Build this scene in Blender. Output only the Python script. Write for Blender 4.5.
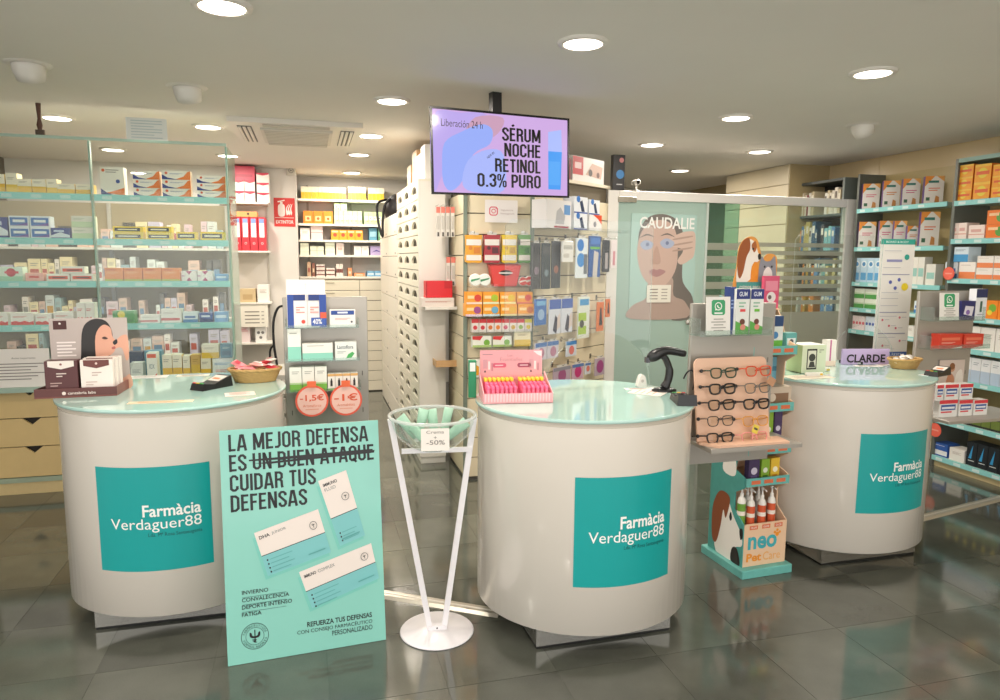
import bpy, bmesh, math, random
from mathutils import Matrix, Vector
random.seed(7)
for o in list(bpy.data.objects): bpy.data.objects.remove(o)
SC = bpy.context.scene
COL = SC.collection
R = math.radians
# ------------------------------------------------------------------ camera
FPX, PITCH, ROLL, CH = 700.0, R(7.4), R(0.4), 1.623
cd = bpy.data.cameras.new('camera'); cam = bpy.data.objects.new('camera', cd); COL.objects.link(cam)
cd.sensor_width = 36.0; cd.lens = FPX * 36.0 / 1000.0; cd.clip_start = 0.05; cd.clip_end = 100
CAMM = Matrix.Translation((0, 0, CH)) @ Matrix.Rotation(math.pi / 2 - PITCH, 4, 'X') @ Matrix.Rotation(ROLL, 4, 'Z')
cam.matrix_world = CAMM
SC.camera = cam
CP = Vector((0, 0, CH)); CR = CAMM.to_3x3()
# ------------------------------------------------------------------ world, exposure
SC.view_settings.view_transform = 'Standard'; SC.view_settings.look = 'None'
SC.view_settings.exposure = 0.13; SC.view_settings.gamma = 1.0; SC.view_settings.use_curve_mapping = False
wd = bpy.data.worlds.new('street_daylight'); SC.world = wd; wd.use_nodes = True
bg = wd.node_tree.nodes['Background']; bg.inputs[0].default_value = (1.0, 0.97, 0.93, 1); bg.inputs[1].default_value = 2.25
LAMP_W = 17.0; LAMP_COL = (1.0, 0.9, 0.79)
# ------------------------------------------------------------------ pixel helpers
YAW = R(15.2); CEIL = 2.6
def ray(x, y):
    return (CR @ Vector(((x - 500) / FPX, -(y - 350) / FPX, -1))).normalized()
def G(x, y, z=0.0):
    d = ray(x, y); t = (z - CH) / d.z
    return CP + d * t
def frame(p, yaw=0.0):
    return Matrix.Translation(p) @ Matrix.Rotation(yaw, 4, 'Z')
class Pl:                                   # local x along the plane, local -y is its front, local z up
    def __init__(s, F): s.F = F.copy(); s.I = F.inverted(); s.yaw = math.atan2(F[1][0], F[0][0])
    def uv(s, x, y, out=0.0):
        o = s.I @ CP; d = s.I.to_3x3() @ ray(x, y)
        t = (-out - o.y) / d.y
        p = o + d * t
        return p.x, p.z
    def box(s, x0, y0, x1, y1, out=0.0):
        xm, ym = (x0 + x1) / 2, (y0 + y1) / 2
        return s.uv(x0, ym, out)[0], s.uv(xm, y1, out)[1], s.uv(x1, ym, out)[0], s.uv(xm, y0, out)[1]
    def pt(s, u, z, out=0.0): return s.F @ Vector((u, -out, z))
    def fr(s, u, z, out=0.0): return s.F @ Matrix.Translation((u, -out, z))
# ------------------------------------------------------------------ materials
MC = {}
def lin(h):
    h = h.lstrip('#'); c = [int(h[i:i+2], 16) / 255 for i in (0, 2, 4)]
    return tuple(v / 12.92 if v <= .04045 else ((v + .055) / 1.055) ** 2.4 for v in c) + (1,)
def M(h, rough=.5, metal=0.0, emit=0.0, noise=0.0, scale=30.0, coat=0.0, spec=.5):
    k = (h, rough, metal, emit, noise, scale, coat, spec)
    if k in MC: return MC[k]
    m = bpy.data.materials.new('mat_' + h.lstrip('#')); m.use_nodes = True
    nt = m.node_tree; b = nt.nodes['Principled BSDF']; c = lin(h)
    b.inputs['Base Color'].default_value = c; b.inputs['Roughness'].default_value = rough
    b.inputs['Metallic'].default_value = metal; b.inputs['Coat Weight'].default_value = coat
    b.inputs['Specular IOR Level'].default_value = spec
    if emit: b.inputs['Emission Color'].default_value = c; b.inputs['Emission Strength'].default_value = emit
    if noise:
        tc = nt.nodes.new('ShaderNodeTexCoord'); n = nt.nodes.new('ShaderNodeTexNoise'); n.inputs['Scale'].default_value = scale; n.inputs['Detail'].default_value = 4
        r = nt.nodes.new('ShaderNodeMixRGB'); r.inputs[1].default_value = tuple(v * (1 - noise) for v in c[:3]) + (1,); r.inputs[2].default_value = tuple(min(1, v * (1 + noise)) for v in c[:3]) + (1,)
        nt.links.new(tc.outputs['Object'], n.inputs['Vector']); nt.links.new(n.outputs['Fac'], r.inputs[0]); nt.links.new(r.outputs[0], b.inputs['Base Color'])
    MC[k] = m; return m
def glass(tint='eef8f4', refl=1.0, rough=0.0, haze=0.0, hazecol='ffffff'):
    k = ('g', tint, refl, rough, haze, hazecol)
    if k in MC: return MC[k]
    m = bpy.data.materials.new('glass_' + tint); m.use_nodes = True; nt = m.node_tree; nt.nodes.clear()
    out = nt.nodes.new('ShaderNodeOutputMaterial'); tr = nt.nodes.new('ShaderNodeBsdfTransparent'); tr.inputs[0].default_value = lin(tint)
    gl = nt.nodes.new('ShaderNodeBsdfGlossy'); gl.inputs['Roughness'].default_value = rough; gl.inputs[0].default_value = (refl, refl, refl, 1)
    lwn = nt.nodes.new('ShaderNodeLayerWeight'); pwn = nt.nodes.new('ShaderNodeMath'); pwn.operation = 'POWER'; pwn.inputs[1].default_value = 4.0; nt.links.new(lwn.outputs['Facing'], pwn.inputs[0])
    fr = nt.nodes.new('ShaderNodeMath'); fr.operation = 'MULTIPLY_ADD'; fr.inputs[1].default_value = .7; fr.inputs[2].default_value = .025; nt.links.new(pwn.outputs[0], fr.inputs[0])
    mx = nt.nodes.new('ShaderNodeMixShader'); nt.links.new(fr.outputs[0], mx.inputs[0])
    src = tr.outputs[0]
    if haze:
        df = nt.nodes.new('ShaderNodeBsdfDiffuse'); df.inputs[0].default_value = lin(hazecol)
        tl = nt.nodes.new('ShaderNodeBsdfTranslucent'); tl.inputs[0].default_value = lin(hazecol)
        a = nt.nodes.new('ShaderNodeMixShader'); a.inputs[0].default_value = .5; nt.links.new(df.outputs[0], a.inputs[1]); nt.links.new(tl.outputs[0], a.inputs[2])
        h = nt.nodes.new('ShaderNodeMixShader'); h.inputs[0].default_value = haze; nt.links.new(tr.outputs[0], h.inputs[1]); nt.links.new(a.outputs[0], h.inputs[2]); src = h.outputs[0]
    nt.links.new(src, mx.inputs[1]); nt.links.new(gl.outputs[0], mx.inputs[2]); nt.links.new(mx.outputs[0], out.inputs[0])
    MC[k] = m; return m
CLEAR = glass('f4fbf8'); ACRYL = glass('fafcfc', .9)
# ------------------------------------------------------------------ mesh builder
def smooth_pts(pts, n=4, closed=True):
    P = [Vector(p) for p in pts]; N = len(P); out = []
    for i in range(N if closed else N - 1):
        g = (lambda k: P[k % N]) if closed else (lambda k: P[min(max(k, 0), N - 1)])
        a, b, c, d = g(i - 1), g(i), g(i + 1), g(i + 2)
        for j in range(n):
            t = j / n
            out.append(.5 * ((2 * b) + (-a + c) * t + (2 * a - 5 * b + 4 * c - d) * t * t + (-a + 3 * b - 3 * c + d) * t ** 3))
    if not closed: out.append(P[-1])
    return [tuple(p) for p in out]
class MB:
    def __init__(s): s.v = []; s.f = []; s.m = []; s.mats = []; s.k = 0; s.sm = []
    def mi(s, m):
        if isinstance(m, str): m = M(m)
        if m not in s.mats: s.mats.append(m)
        return s.mats.index(m)
    def add(s, vs, fs, m, smooth=False, T=None):
        b = len(s.v); i = s.mi(m)
        s.v += [tuple(T @ Vector(v)) for v in vs] if T is not None else [tuple(v) for v in vs]
        for f in fs: s.f.append([b + k for k in f]); s.m.append(i); s.sm.append(smooth)
        return s
    def box(s, x0, y0, z0, x1, y1, z1, m, T=None):
        v = [(x0,y0,z0),(x1,y0,z0),(x1,y1,z0),(x0,y1,z0),(x0,y0,z1),(x1,y0,z1),(x1,y1,z1),(x0,y1,z1)]
        return s.add(v, [(3,2,1,0),(4,5,6,7),(0,1,5,4),(1,2,6,5),(2,3,7,6),(3,0,4,7)], m, False, T)
    def bbox(s, x0, y0, z0, x1, y1, z1, m, b=.004, T=None):       # box with chamfered vertical + top edges
        P = [(x0+b,y0),(x1-b,y0),(x1,y0+b),(x1,y1-b),(x1-b,y1),(x0+b,y1),(x0,y1-b),(x0,y0+b)]
        cx, cy = (x0+x1)/2, (y0+y1)/2
        q = [(cx+(x-cx)*(1-2*b/max(x1-x0,1e-6)), cy+(y-cy)*(1-2*b/max(y1-y0,1e-6))) for x, y in P]
        v = [(x,y,z0+b*.0) for x,y in P] + [(x,y,z1-b) for x,y in P] + [(x,y,z1) for x,y in q]
        f = [tuple(range(7,-1,-1)), tuple(range(16,24))]
        for i in range(8):
            j = (i+1) % 8; f += [(i,j,8+j,8+i),(8+i,8+j,16+j,16+i)]
        return s.add(v, f, m, False, T)
    def rect(s, x0, z0, x1, z1, m, y=None):                       # flat print on the front
        if y is None: s.k += 1; y = -.0004 - .00025 * s.k
        return s.add([(x0,y,z0),(x1,y,z0),(x1,y,z1),(x0,y,z1)], [(0,1,2,3)], m)
    def poly(s, pts, m, y=None):
        if y is None: s.k += 1; y = -.0004 - .00025 * s.k
        return s.add([(p[0], y, p[1]) for p in pts], [tuple(range(len(pts)))], m)
    def disc(s, cx, cz, r, m, y=None, n=20, rz=None):
        rz = rz or r
        return s.poly([(cx + r*math.cos(2*math.pi*i/n), cz + rz*math.sin(2*math.pi*i/n)) for i in range(n)], m, y)
    def ring(s, cx, cz, r0, r1, m, y=None, n=24):
        if y is None: s.k += 1; y = -.0004 - .00025 * s.k
        v = []; f = []
        for i in range(n):
            a = 2*math.pi*i/n
            for r in (r0, r1): v.append((cx + r*math.cos(a), y, cz + r*math.sin(a)))
            j = (i+1) % n; f.append((2*i, 2*i+1, 2*j+1, 2*j))
        return s.add(v, f, m)
    def prism(s, pts, y0, y1, m, ms=None, T=None):                # outline in xz, extruded along y
        n = len(pts); v = [(p[0], y0, p[1]) for p in pts] + [(p[0], y1, p[1]) for p in pts]
        s.add(v, [tuple(range(n)), tuple(range(2*n-1, n-1, -1))], m, False, T)
        return s.add(v, [(i, i+n, (i+1) % n + n, (i+1) % n) for i in range(n)], ms or m, False, T)
    def prismz(s, pts, z0, z1, m, ms=None, smooth=False, T=None):  # outline in xy, extruded along z
        n = len(pts); v = [(p[0], p[1], z0) for p in pts] + [(p[0], p[1], z1) for p in pts]
        s.add(v, [tuple(range(n-1, -1, -1)), tuple(range(n, 2*n))], m, False, T)
        return s.add(v, [(i, (i+1) % n, (i+1) % n + n, i+n) for i in range(n)], ms or m, smooth, T)
    def lathe(s, prof, m, n=24, T=None, sx=1.0, sy=1.0, cap=True):
        v = []; f = []; k = len(prof)
        for i in range(n):
            a = 2*math.pi*i/n
            for r, z in prof: v.append((r*math.cos(a)*sx, r*math.sin(a)*sy, z))
        for i in range(n):
            j = (i+1) % n
            for q in range(k-1): f.append((i*k+q, j*k+q, j*k+q+1, i*k+q+1))
        s.add(v, f, m, True, T)
        if cap:
            if prof[0][0] > 1e-6: s.add([v[i*k] for i in range(n)], [tuple(range(n-1,-1,-1))], m, False, T)
            if prof[-1][0] > 1e-6: s.add([v[i*k+k-1] for i in range(n)], [tuple(range(n))], m, False, T)
        return s
    def tube(s, pts, r, m, n=8, closed=False, T=None):
        P = [Vector(p) for p in pts]; N = len(P); v = []; f = []; up = None
        for i in range(N):
            a = P[i-1] if (i > 0 or closed) else P[i]; b = P[(i+1) % N] if (i < N-1 or closed) else P[i]
            t = (b - a).normalized() if (b-a).length > 1e-9 else Vector((0,0,1))
            if up is None: up = Vector((0,0,1)) if abs(t.z) < .9 else Vector((1,0,0))
            x = t.cross(up).normalized(); up = x.cross(t).normalized()
            rr = r[i] if isinstance(r, (list, tuple)) else r
            for k in range(n):
                c = 2*math.pi*k/n; v.append(P[i] + x*math.cos(c)*rr + up*math.sin(c)*rr)
        for i in range(N if closed else N-1):
            j = (i+1) % N
            for k in range(n): l = (k+1) % n; f.append((i*n+k, i*n+l, j*n+l, j*n+k))
        if not closed: f += [tuple(range(n-1,-1,-1)), tuple(range((N-1)*n, N*n))]
        return s.add(v, f, m, True, T)
    def ball(s, c, r, m, n=12, sz=1.0):
        return s.lathe([(max(1e-5, r*math.sin(math.pi*i/8)), -r*sz*math.cos(math.pi*i/8)) for i in range(9)], m, n, Matrix.Translation(c), cap=False)
    def text(s, t, x0, z0, x1, z1, m, bold=0.0, y=None, wrapf=None, keep=None):   # lettering fitted into a box
        if y is None: s.k += 1; y = -.0004 - .00025 * s.k
        vs, fs = text_data(t, bold)
        w = max(v[0] for v in vs); h = max(v[1] for v in vs)
        if keep == 'l': x1 = x0 + (z1-z0) * w / h
        if keep == 'r': x0 = x1 - (z1-z0) * w / h
        return s.add([(x0 + v[0]/w*(x1-x0), y, z0 + v[1]/h*(z1-z0)) for v in vs], fs, m)
    def mesh(s, name):
        me = bpy.data.meshes.new(name); me.from_pydata(s.v, [], s.f)
        for m in s.mats: me.materials.append(m)
        me.polygons.foreach_set('material_index', s.m); me.polygons.foreach_set('use_smooth', s.sm); me.update()
        return me
    def obj(s, name, parent=None, F=None, label=None, kind=None, wrap=None):
        if wrap: s.v = [wrap(v) for v in s.v]
        return link(name, s.mesh(name), parent, F, label, kind)
def link(name, me, parent=None, F=None, label=None, kind=None):
    o = bpy.data.objects.new(name, me); COL.objects.link(o)
    if parent: o.parent = parent
    if F is not None: o.matrix_local = F
    if label: o['label'] = label
    if kind: o['kind'] = kind
    return o
TD = {}
def text_data(t, bold):
    if (t, bold) in TD: return TD[(t, bold)]
    cu = bpy.data.curves.new('t', 'FONT'); cu.body = t; cu.size = 1; cu.offset = bold; cu.resolution_u = 3
    ob = bpy.data.objects.new('t', cu); me = bpy.data.meshes.new_from_object(ob)
    vs = [tuple(v.co) for v in me.vertices]; fs = [tuple(p.vertices) for p in me.polygons]
    x0 = min(v[0] for v in vs); y0 = min(v[1] for v in vs); vs = [(v[0]-x0, v[1]-y0) for v in vs]
    bpy.data.objects.remove(ob); bpy.data.meshes.remove(me); bpy.data.curves.remove(cu)
    TD[(t, bold)] = (vs, fs); return TD[(t, bold)]
def tag(o, label, cat, group=None):
    o['label'] = label; o['category'] = cat
    if group: o['group'] = group
    return o
def thing(name, label, cat, F, group=None):
    o = bpy.data.objects.new(name, None); COL.objects.link(o); o.empty_display_size = .05; o.matrix_world = F
    return tag(o, label, cat, group)
def struct(o): o['kind'] = 'structure'; return o
# ------------------------------------------------------------------ cartons
# prints: ('r',u0,v0,u1,v1,col) ('c',u,v,r,col) ('p',[(u,v)..],col) ('l',u0,v,u1,n,col) small text lines ('t',text,u0,v0,u1,v1,col)
def carton_mesh(w, h, d, base, prints=(), side=None, top=None, rough=.4):
    b = MB(); sd = M(side or base, rough); x = w / 2
    v = [(-x,0,0),(x,0,0),(x,d,0),(-x,d,0),(-x,0,h),(x,0,h),(x,d,h),(-x,d,h)]
    b.add(v, [(0,1,5,4)], M(base, rough)); b.add(v, [(1,2,6,5),(2,3,7,6),(3,0,4,7),(3,2,1,0)], sd); b.add(v, [(4,5,6,7)], M(top or base, rough))
    b.add([(-x*.98, d*.5-.0008, h+.0003), (x*.98, d*.5-.0008, h+.0003), (x*.98, d*.5+.0008, h+.0003), (-x*.98, d*.5+.0008, h+.0003)], [(0,1,2,3)], '8a857c')
    U = lambda u: -x + u*w
    for p in prints:
        c = M(p[-1], rough) if isinstance(p[-1], str) else p[-1]
        if p[0] == 'r': b.rect(U(p[1]), p[2]*h, U(p[3]), p[4]*h, c)
        elif p[0] == 'c': b.disc(U(p[1]), p[2]*h, p[3]*min(w, h), c, n=14)
        elif p[0] == 'p': b.poly([(U(a), q*h) for a, q in p[1]], c)
        elif p[0] == 't': b.text(p[1], U(p[2]), p[3]*h, U(p[4]), p[5]*h, c, .015)
        elif p[0] == 'l':
            for i in range(p[4]):
                z = (p[2] - i*.075)*h; b.rect(U(p[1]), z, U(p[3] - (.12 if i % 2 else 0)), z + .03*h, c)
    return b
CMC = {}
def carton(F, w, h, d, design, name, label, cat, group=None):
    base, prints, kw = design[0], design[1], (design[2] if len(design) > 2 else {})
    key = (round(w,4), round(h,4), round(d,3), repr(design))
    if key not in CMC: CMC[key] = carton_mesh(w, h, d, base, prints, **kw).mesh(name)
    o = link(name, CMC[key]); o.matrix_world = F
    return tag(o, label, cat, group)
def goods(pl, zs, specs, label, group=None, d=.09, back=.03, name='medicine_carton', cat='carton', gap=.95, rot=None):
    # specs: (x0, ytop, x1, cols, rows, design)
    n = 0; tot = sum(sp[3]*sp[4] for sp in specs)
    for x0, yt, x1, cols, rows, des in specs:
        xm = (x0+x1)/2
        zt = pl.uv(xm, yt, -back)[1]
        ym = yt + 4
        u0 = pl.uv(x0, ym, -back)[0]; u1 = pl.uv(x1, ym, -back)[0]
        w = (u1-u0)/cols; h = max(.02, (zt-zs)/rows)
        for c in range(cols):
            for r in range(rows):
                FF = pl.fr(u0 + w*(c+.5), zs + .0006 + r*(h+.0006), -back); wb_ = w*gap
                if rot is not None:
                    p = FF.translation; wb_ = w*abs(math.cos(rot-pl.yaw))*0 + (x1-x0)/cols/FPX*(p-CP).dot(CR @ Vector((0, 0, -1)))*.93
                    FF = frame(p, rot) @ Matrix.Translation((0, -d/2, 0)); FF.translation += Vector((0, 0, 0))
                carton(FF, wb_, h-.0006, d, des, name, label, cat, group if tot > 1 else None)
# ------------------------------------------------------------------ tall bold condensed lettering (cell .46 x 1, strokes)
_a, _b, _c = .08, .38, .46
def _O(x0=.08, x1=.38, y0=.08, y1=.92, k=.1): return [(x0+k, y0), (x1-k, y0), (x1, y0+k), (x1, y1-k), (x1-k, y1), (x0+k, y1), (x0, y1-k), (x0, y0+k), (x0+k, y0)]
GL = {
 'A': (.5, [[(.06, 0), (.21, .97)], [(.44, 0), (.29, .97)], [(.2, .92), (.3, .92)], [(.12, .26), (.38, .26)]]),
 'B': (.46, [[(.08, 0), (.08, 1)], [(.08, .92), (.28, .92), (.37, .83), (.37, .62), (.29, .53), (.08, .53)], [(.29, .53), (.38, .44), (.38, .17), (.29, .08), (.08, .08)]]),
 'C': (.46, [[(.38, .33), (.38, .18), (.28, .08), (.18, .08), (.08, .18), (.08, .82), (.18, .92), (.28, .92), (.38, .82), (.38, .67)]]),
 'D': (.46, [[(.08, 0), (.08, 1)], [(.08, .92), (.26, .92), (.38, .8), (.38, .2), (.26, .08), (.08, .08)]]),
 'E': (.4, [[(.08, 0), (.08, 1)], [(.08, .92), (.38, .92)], [(.08, .52), (.34, .52)], [(.08, .08), (.38, .08)]]),
 'F': (.38, [[(.08, 0), (.08, 1)], [(.08, .92), (.37, .92)], [(.08, .5), (.33, .5)]]),
 'H': (.46, [[(.08, 0), (.08, 1)], [(.38, 0), (.38, 1)], [(.08, .52), (.38, .52)]]),
 'I': (.16, [[(.08, 0), (.08, 1)]]),
 'J': (.34, [[(.26, 1), (.26, .18), (.18, .08), (.02, .08)]]),
 'L': (.38, [[(.08, 0), (.08, 1)], [(.08, .08), (.36, .08)]]),
 'M': (.6, [[(.08, 0), (.08, 1)], [(.52, 0), (.52, 1)], [(.1, .95), (.3, .12)], [(.5, .95), (.3, .12)]]),
 'N': (.48, [[(.08, 0), (.08, 1)], [(.4, 0), (.4, 1)], [(.1, .96), (.38, .04)]]),
 'O': (.46, [_O()]), '0': (.46, [_O()]),
 'P': (.44, [[(.08, 0), (.08, 1)], [(.08, .92), (.27, .92), (.37, .82), (.37, .54), (.27, .44), (.08, .44)]]),
 'Q': (.46, [_O(), [(.24, .2), (.42, -.04)]]),
 'R': (.46, [[(.08, 0), (.08, 1)], [(.08, .92), (.27, .92), (.37, .82), (.37, .6), (.27, .5), (.08, .5)], [(.26, .5), (.36, .4), (.37, .1), (.4, 0)]]),
 'S': (.44, [[(.37, .7), (.37, .82), (.27, .92), (.17, .92), (.08, .82), (.08, .68), (.37, .34), (.37, .18), (.28, .08), (.17, .08), (.08, .18), (.08, .3)]]),
 'T': (.42, [[(.21, 0), (.21, 1)], [(.02, .92), (.4, .92)]]),
 'U': (.46, [[(.08, 1), (.08, .18), (.18, .08), (.28, .08), (.38, .18), (.38, 1)]]),
 '3': (.44, [[(.08, .7), (.08, .82), (.18, .92), (.27, .92), (.37, .82), (.37, .63), (.28, .53), (.2, .53)], [(.28, .53), (.37, .43), (.37, .18), (.27, .08), (.17, .08), (.08, .18), (.08, .3)]]),
 '.': (.2, [[(.1, 0), (.1, .15)]]), ' ': (.2, []),
 '%': (.62, [_O(.06, .22, .54, .95, .05), _O(.4, .56, .05, .46, .05), [(.14, -.02), (.48, 1.02)]]),
}
def big_text(b, s, x0, z0, x1, z1, m, sw=.15, y=None, acute=None):
    if y is None: b.k += 1; y = -.0004 - .00025*b.k
    adv = 0; pos = []
    for ch in s: pos.append(adv); adv += GL[ch][0] + .045
    adv -= .045; kx = (x1-x0)/adv; kz = z1-z0
    def stroke(P, w):
        P = [Vector((p[0], p[1])) for p in P]; N = len(P); closed = (P[0]-P[-1]).length < 1e-6
        L, Rr = [], []
        for i in range(N):
            a = P[i-1] if i else (P[-2] if closed else None); c = P[i+1] if i < N-1 else (P[1] if closed else None)
            d0 = (P[i]-a).normalized() if a is not None else None; d1 = (c-P[i]).normalized() if c is not None else None
            if d0 is None: d0 = d1
            if d1 is None: d1 = d0
            n0 = Vector((-d0.y, d0.x)); n1 = Vector((-d1.y, d1.x)); n = (n0+n1).normalized(); k = w/2/max(.5, n.dot(n0))
            L.append(P[i]+n*k); Rr.append(P[i]-n*k)
        return L, Rr
    for ch, px in zip(s, pos):
        sts = list(GL[ch][1])
        if ch == acute: sts.append([(.17, 1.1), (.29, 1.24)])
        for P in sts:
            w = .1 if ch == '%' else sw
            L, Rr = stroke(P, w); n = len(L)
            v = [(x0 + (px+q.x)*kx, y, z0 + q.y*kz) for q in L + Rr]
            b.add(v, [(i+n, i+1+n, i+1, i) for i in range(n-1)], m)
# ================================================================== the room
W = lambda p, yaw=YAW: Pl(frame(p, yaw))
DL = -math.pi/2 + YAW                       # faces that look left and run into the depth of the shop
Wv = Vector((math.cos(YAW), math.sin(YAW), 0)); Dv = Vector((-math.sin(YAW), math.cos(YAW), 0))
ROOM = frame((0, 0, 0), YAW)                # local x = shop width, local y = shop depth
RI = ROOM.inverted()
def floor_mat(base, vari):
    m = bpy.data.materials.new('polished_floor_tile'); m.use_nodes = True; nt = m.node_tree; b = nt.nodes['Principled BSDF']
    oi = nt.nodes.new('ShaderNodeObjectInfo'); tc = nt.nodes.new('ShaderNodeTexCoord')
    n1 = nt.nodes.new('ShaderNodeTexNoise'); n1.inputs['Scale'].default_value = 3.0; n1.inputs['Detail'].default_value = 6
    n2 = nt.nodes.new('ShaderNodeTexNoise'); n2.inputs['Scale'].default_value = 220.0
    nt.links.new(tc.outputs['Object'], n1.inputs['Vector']); nt.links.new(tc.outputs['Object'], n2.inputs['Vector'])
    r = nt.nodes.new('ShaderNodeValToRGB'); r.color_ramp.elements[0].position = .3; r.color_ramp.elements[1].position = .75
    r.color_ramp.elements[0].color = lin(base); r.color_ramp.elements[1].color = lin(vari)
    ma = nt.nodes.new('ShaderNodeMath'); ma.operation = 'MULTIPLY_ADD'; ma.inputs[1].default_value = .35
    mb = nt.nodes.new('ShaderNodeMath'); mb.operation = 'MULTIPLY_ADD'; mb.inputs[1].default_value = .3
    nt.links.new(n2.outputs['Fac'], ma.inputs[0]); nt.links.new(n1.outputs['Fac'], ma.inputs[2])
    nt.links.new(oi.outputs['Random'], mb.inputs[0]); nt.links.new(ma.outputs[0], mb.inputs[2])
    s = nt.nodes.new('ShaderNodeMath'); s.operation = 'SUBTRACT'; s.inputs[1].default_value = .3
    nt.links.new(mb.outputs[0], s.inputs[0]); nt.links.new(s.outputs[0], r.inputs[0]); nt.links.new(r.outputs[0], b.inputs['Base Color'])
    b.inputs['Roughness'].default_value = .09; b.inputs['Specular IOR Level'].default_value = .8; b.inputs['IOR'].default_value = 1.6
    return m
TILE = floor_mat('4a4c45', '62645b')
b = MB(); b.box(-7.5, -3.5, -.06, 7.5, 12.5, -.006, M('2c2d29', .5))
floor = struct(b.obj('floor', None, ROOM))
c0 = RI @ G(836, 628); ts = .44
b = MB(); g = .0012; b.box(g, g, -.0055, ts-g, ts-g, 0, TILE); tile_me = b.mesh('floor_tile')
ntile = 0
for i in range(-14, 10):
    for j in range(-5, 14):
        x = c0.x + i*ts; y = c0.y + j*ts
        pw = ROOM @ Vector((x+ts/2, y+ts/2, 0)); v = CR.inverted() @ (pw - CP)
        if v.z > -.8: continue
        px, py = 500 + FPX*v.x/-v.z, 350 - FPX*v.y/-v.z
        if -160 < px < 1160 and 440 < py < 860 and ntile < 298:
            t = link('floor_tile', tile_me, floor, Matrix.Translation((x, y, 0))); ntile += 1
b = MB(); b.box(c0.x-14*ts-3, -3.4, -.0056, 7.4, 12.4, -.0016, TILE); b.obj('far_floor_tiles', floor, None, None, 'stuff')
b = MB(); b.box(-7.5, -1.2, CEIL, 7.5, 12.5, CEIL+.08, M('e9e4dc', .75, noise=.03, scale=2.0))
ceiling = struct(b.obj('ceiling', None, ROOM))
CREAM = M('e0d2b0', .42, noise=.05, scale=6.0); WHITEW = M('dcd8d2', .65, noise=.03, scale=4.0); BEIGE = M('cbb78f', .25, noise=.06, scale=3.0)
DARKGAP = M('6b6250', .7); POSTG = M('7f8b7d', .4, .3)
# back wall
pb = G(340, 178, CEIL); PB = W(Vector((pb.x, pb.y, 0)))
b = MB(); b.box(-7, 0, 0, 9, .15, CEIL, WHITEW); struct(b.obj('wall_back', None, PB.F))
# left block wall with the red sign
ps = G(265, 168, CEIL); PS = W(Vector((ps.x, ps.y, 0)))
sx1 = PS.uv(298, 250)[0]; sx0 = PS.uv(150, 250)[0]
b = MB(); b.box(sx0-1.5, 0, 0, sx1, .55, CEIL, WHITEW); struct(b.obj('wall_niche', None, PS.F))
# left wall
pa = G(30, 494); A = W(Vector((pa.x, pa.y, 0)))
SLAT_CREAM = M('e3d6b8', .4, noise=.05, scale=5.0)
def slat_wall(name, F, w, z0, z1, step, thick=.02, struct_=True, parent=None, mat=None):
    o = None
    b = MB(); b.box(0, .004, z0, w, .05, z1, DARKGAP)
    o = b.obj(name, parent, F)
    if struct_: struct(o)
    n = int((z1-z0)/step); me = None
    bb = MB(); bb.bbox(0, -thick, .004, w, .003, step-.004, mat or SLAT_CREAM, .002); me = bb.mesh('slat_board')
    for k in range(n): link('slat_board', me, o, Matrix.Translation((0, 0, z0 + k*step)))
    return o
lw = A.pt(-.75, 0, .0)
slat_wall('wall_left', frame(lw + Dv*3.6 - Wv*.35, math.pi/2 + YAW + math.pi), 6.0, 0, CEIL, .2)
# right wall, its panels and the step
pr = G(1000, 488); RS = Pl(frame((pr.x, pr.y, 0), DL))          # front line of the right wall shelving
b = MB(); b.box(-6, .42, 0, 6.5, .6, CEIL, M('a8966f', .4))
wr = struct(b.obj('wall_right', None, RS.F))
def wall_panels(u0, u1, step, z0, z1, zs, y, parent, mat):
    u = u0
    while u < u1 - .01:
        e = min(u+step, u1)
        for k in range(int(round((z1-z0)/zs))):
            bb = MB(); bb.bbox(u+.002, y-.012, z0+k*zs+.002, e-.002, y, z0+(k+1)*zs-.002, mat, .002); bb.obj('wall_panel', parent)
        u = e
wall_panels(-3.0, 3.0, 1.2, 0, CEIL, .325, .42, wr, BEIGE)
b = MB(); b.box(-3.6, -.06, 0, -2.46, .42, CEIL, M('a8966f', .4))
wst = struct(b.obj('wall_step', None, RS.F))
me_b = MB(); me_b.bbox(-3.58, -.075, .004, -2.47, -.06, .196, SLAT_CREAM, .002); me_b = me_b.mesh('slat_board')
for k in range(13): link('slat_board', me_b, wst, Matrix.Translation((0, 0, k*.2)))
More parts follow.
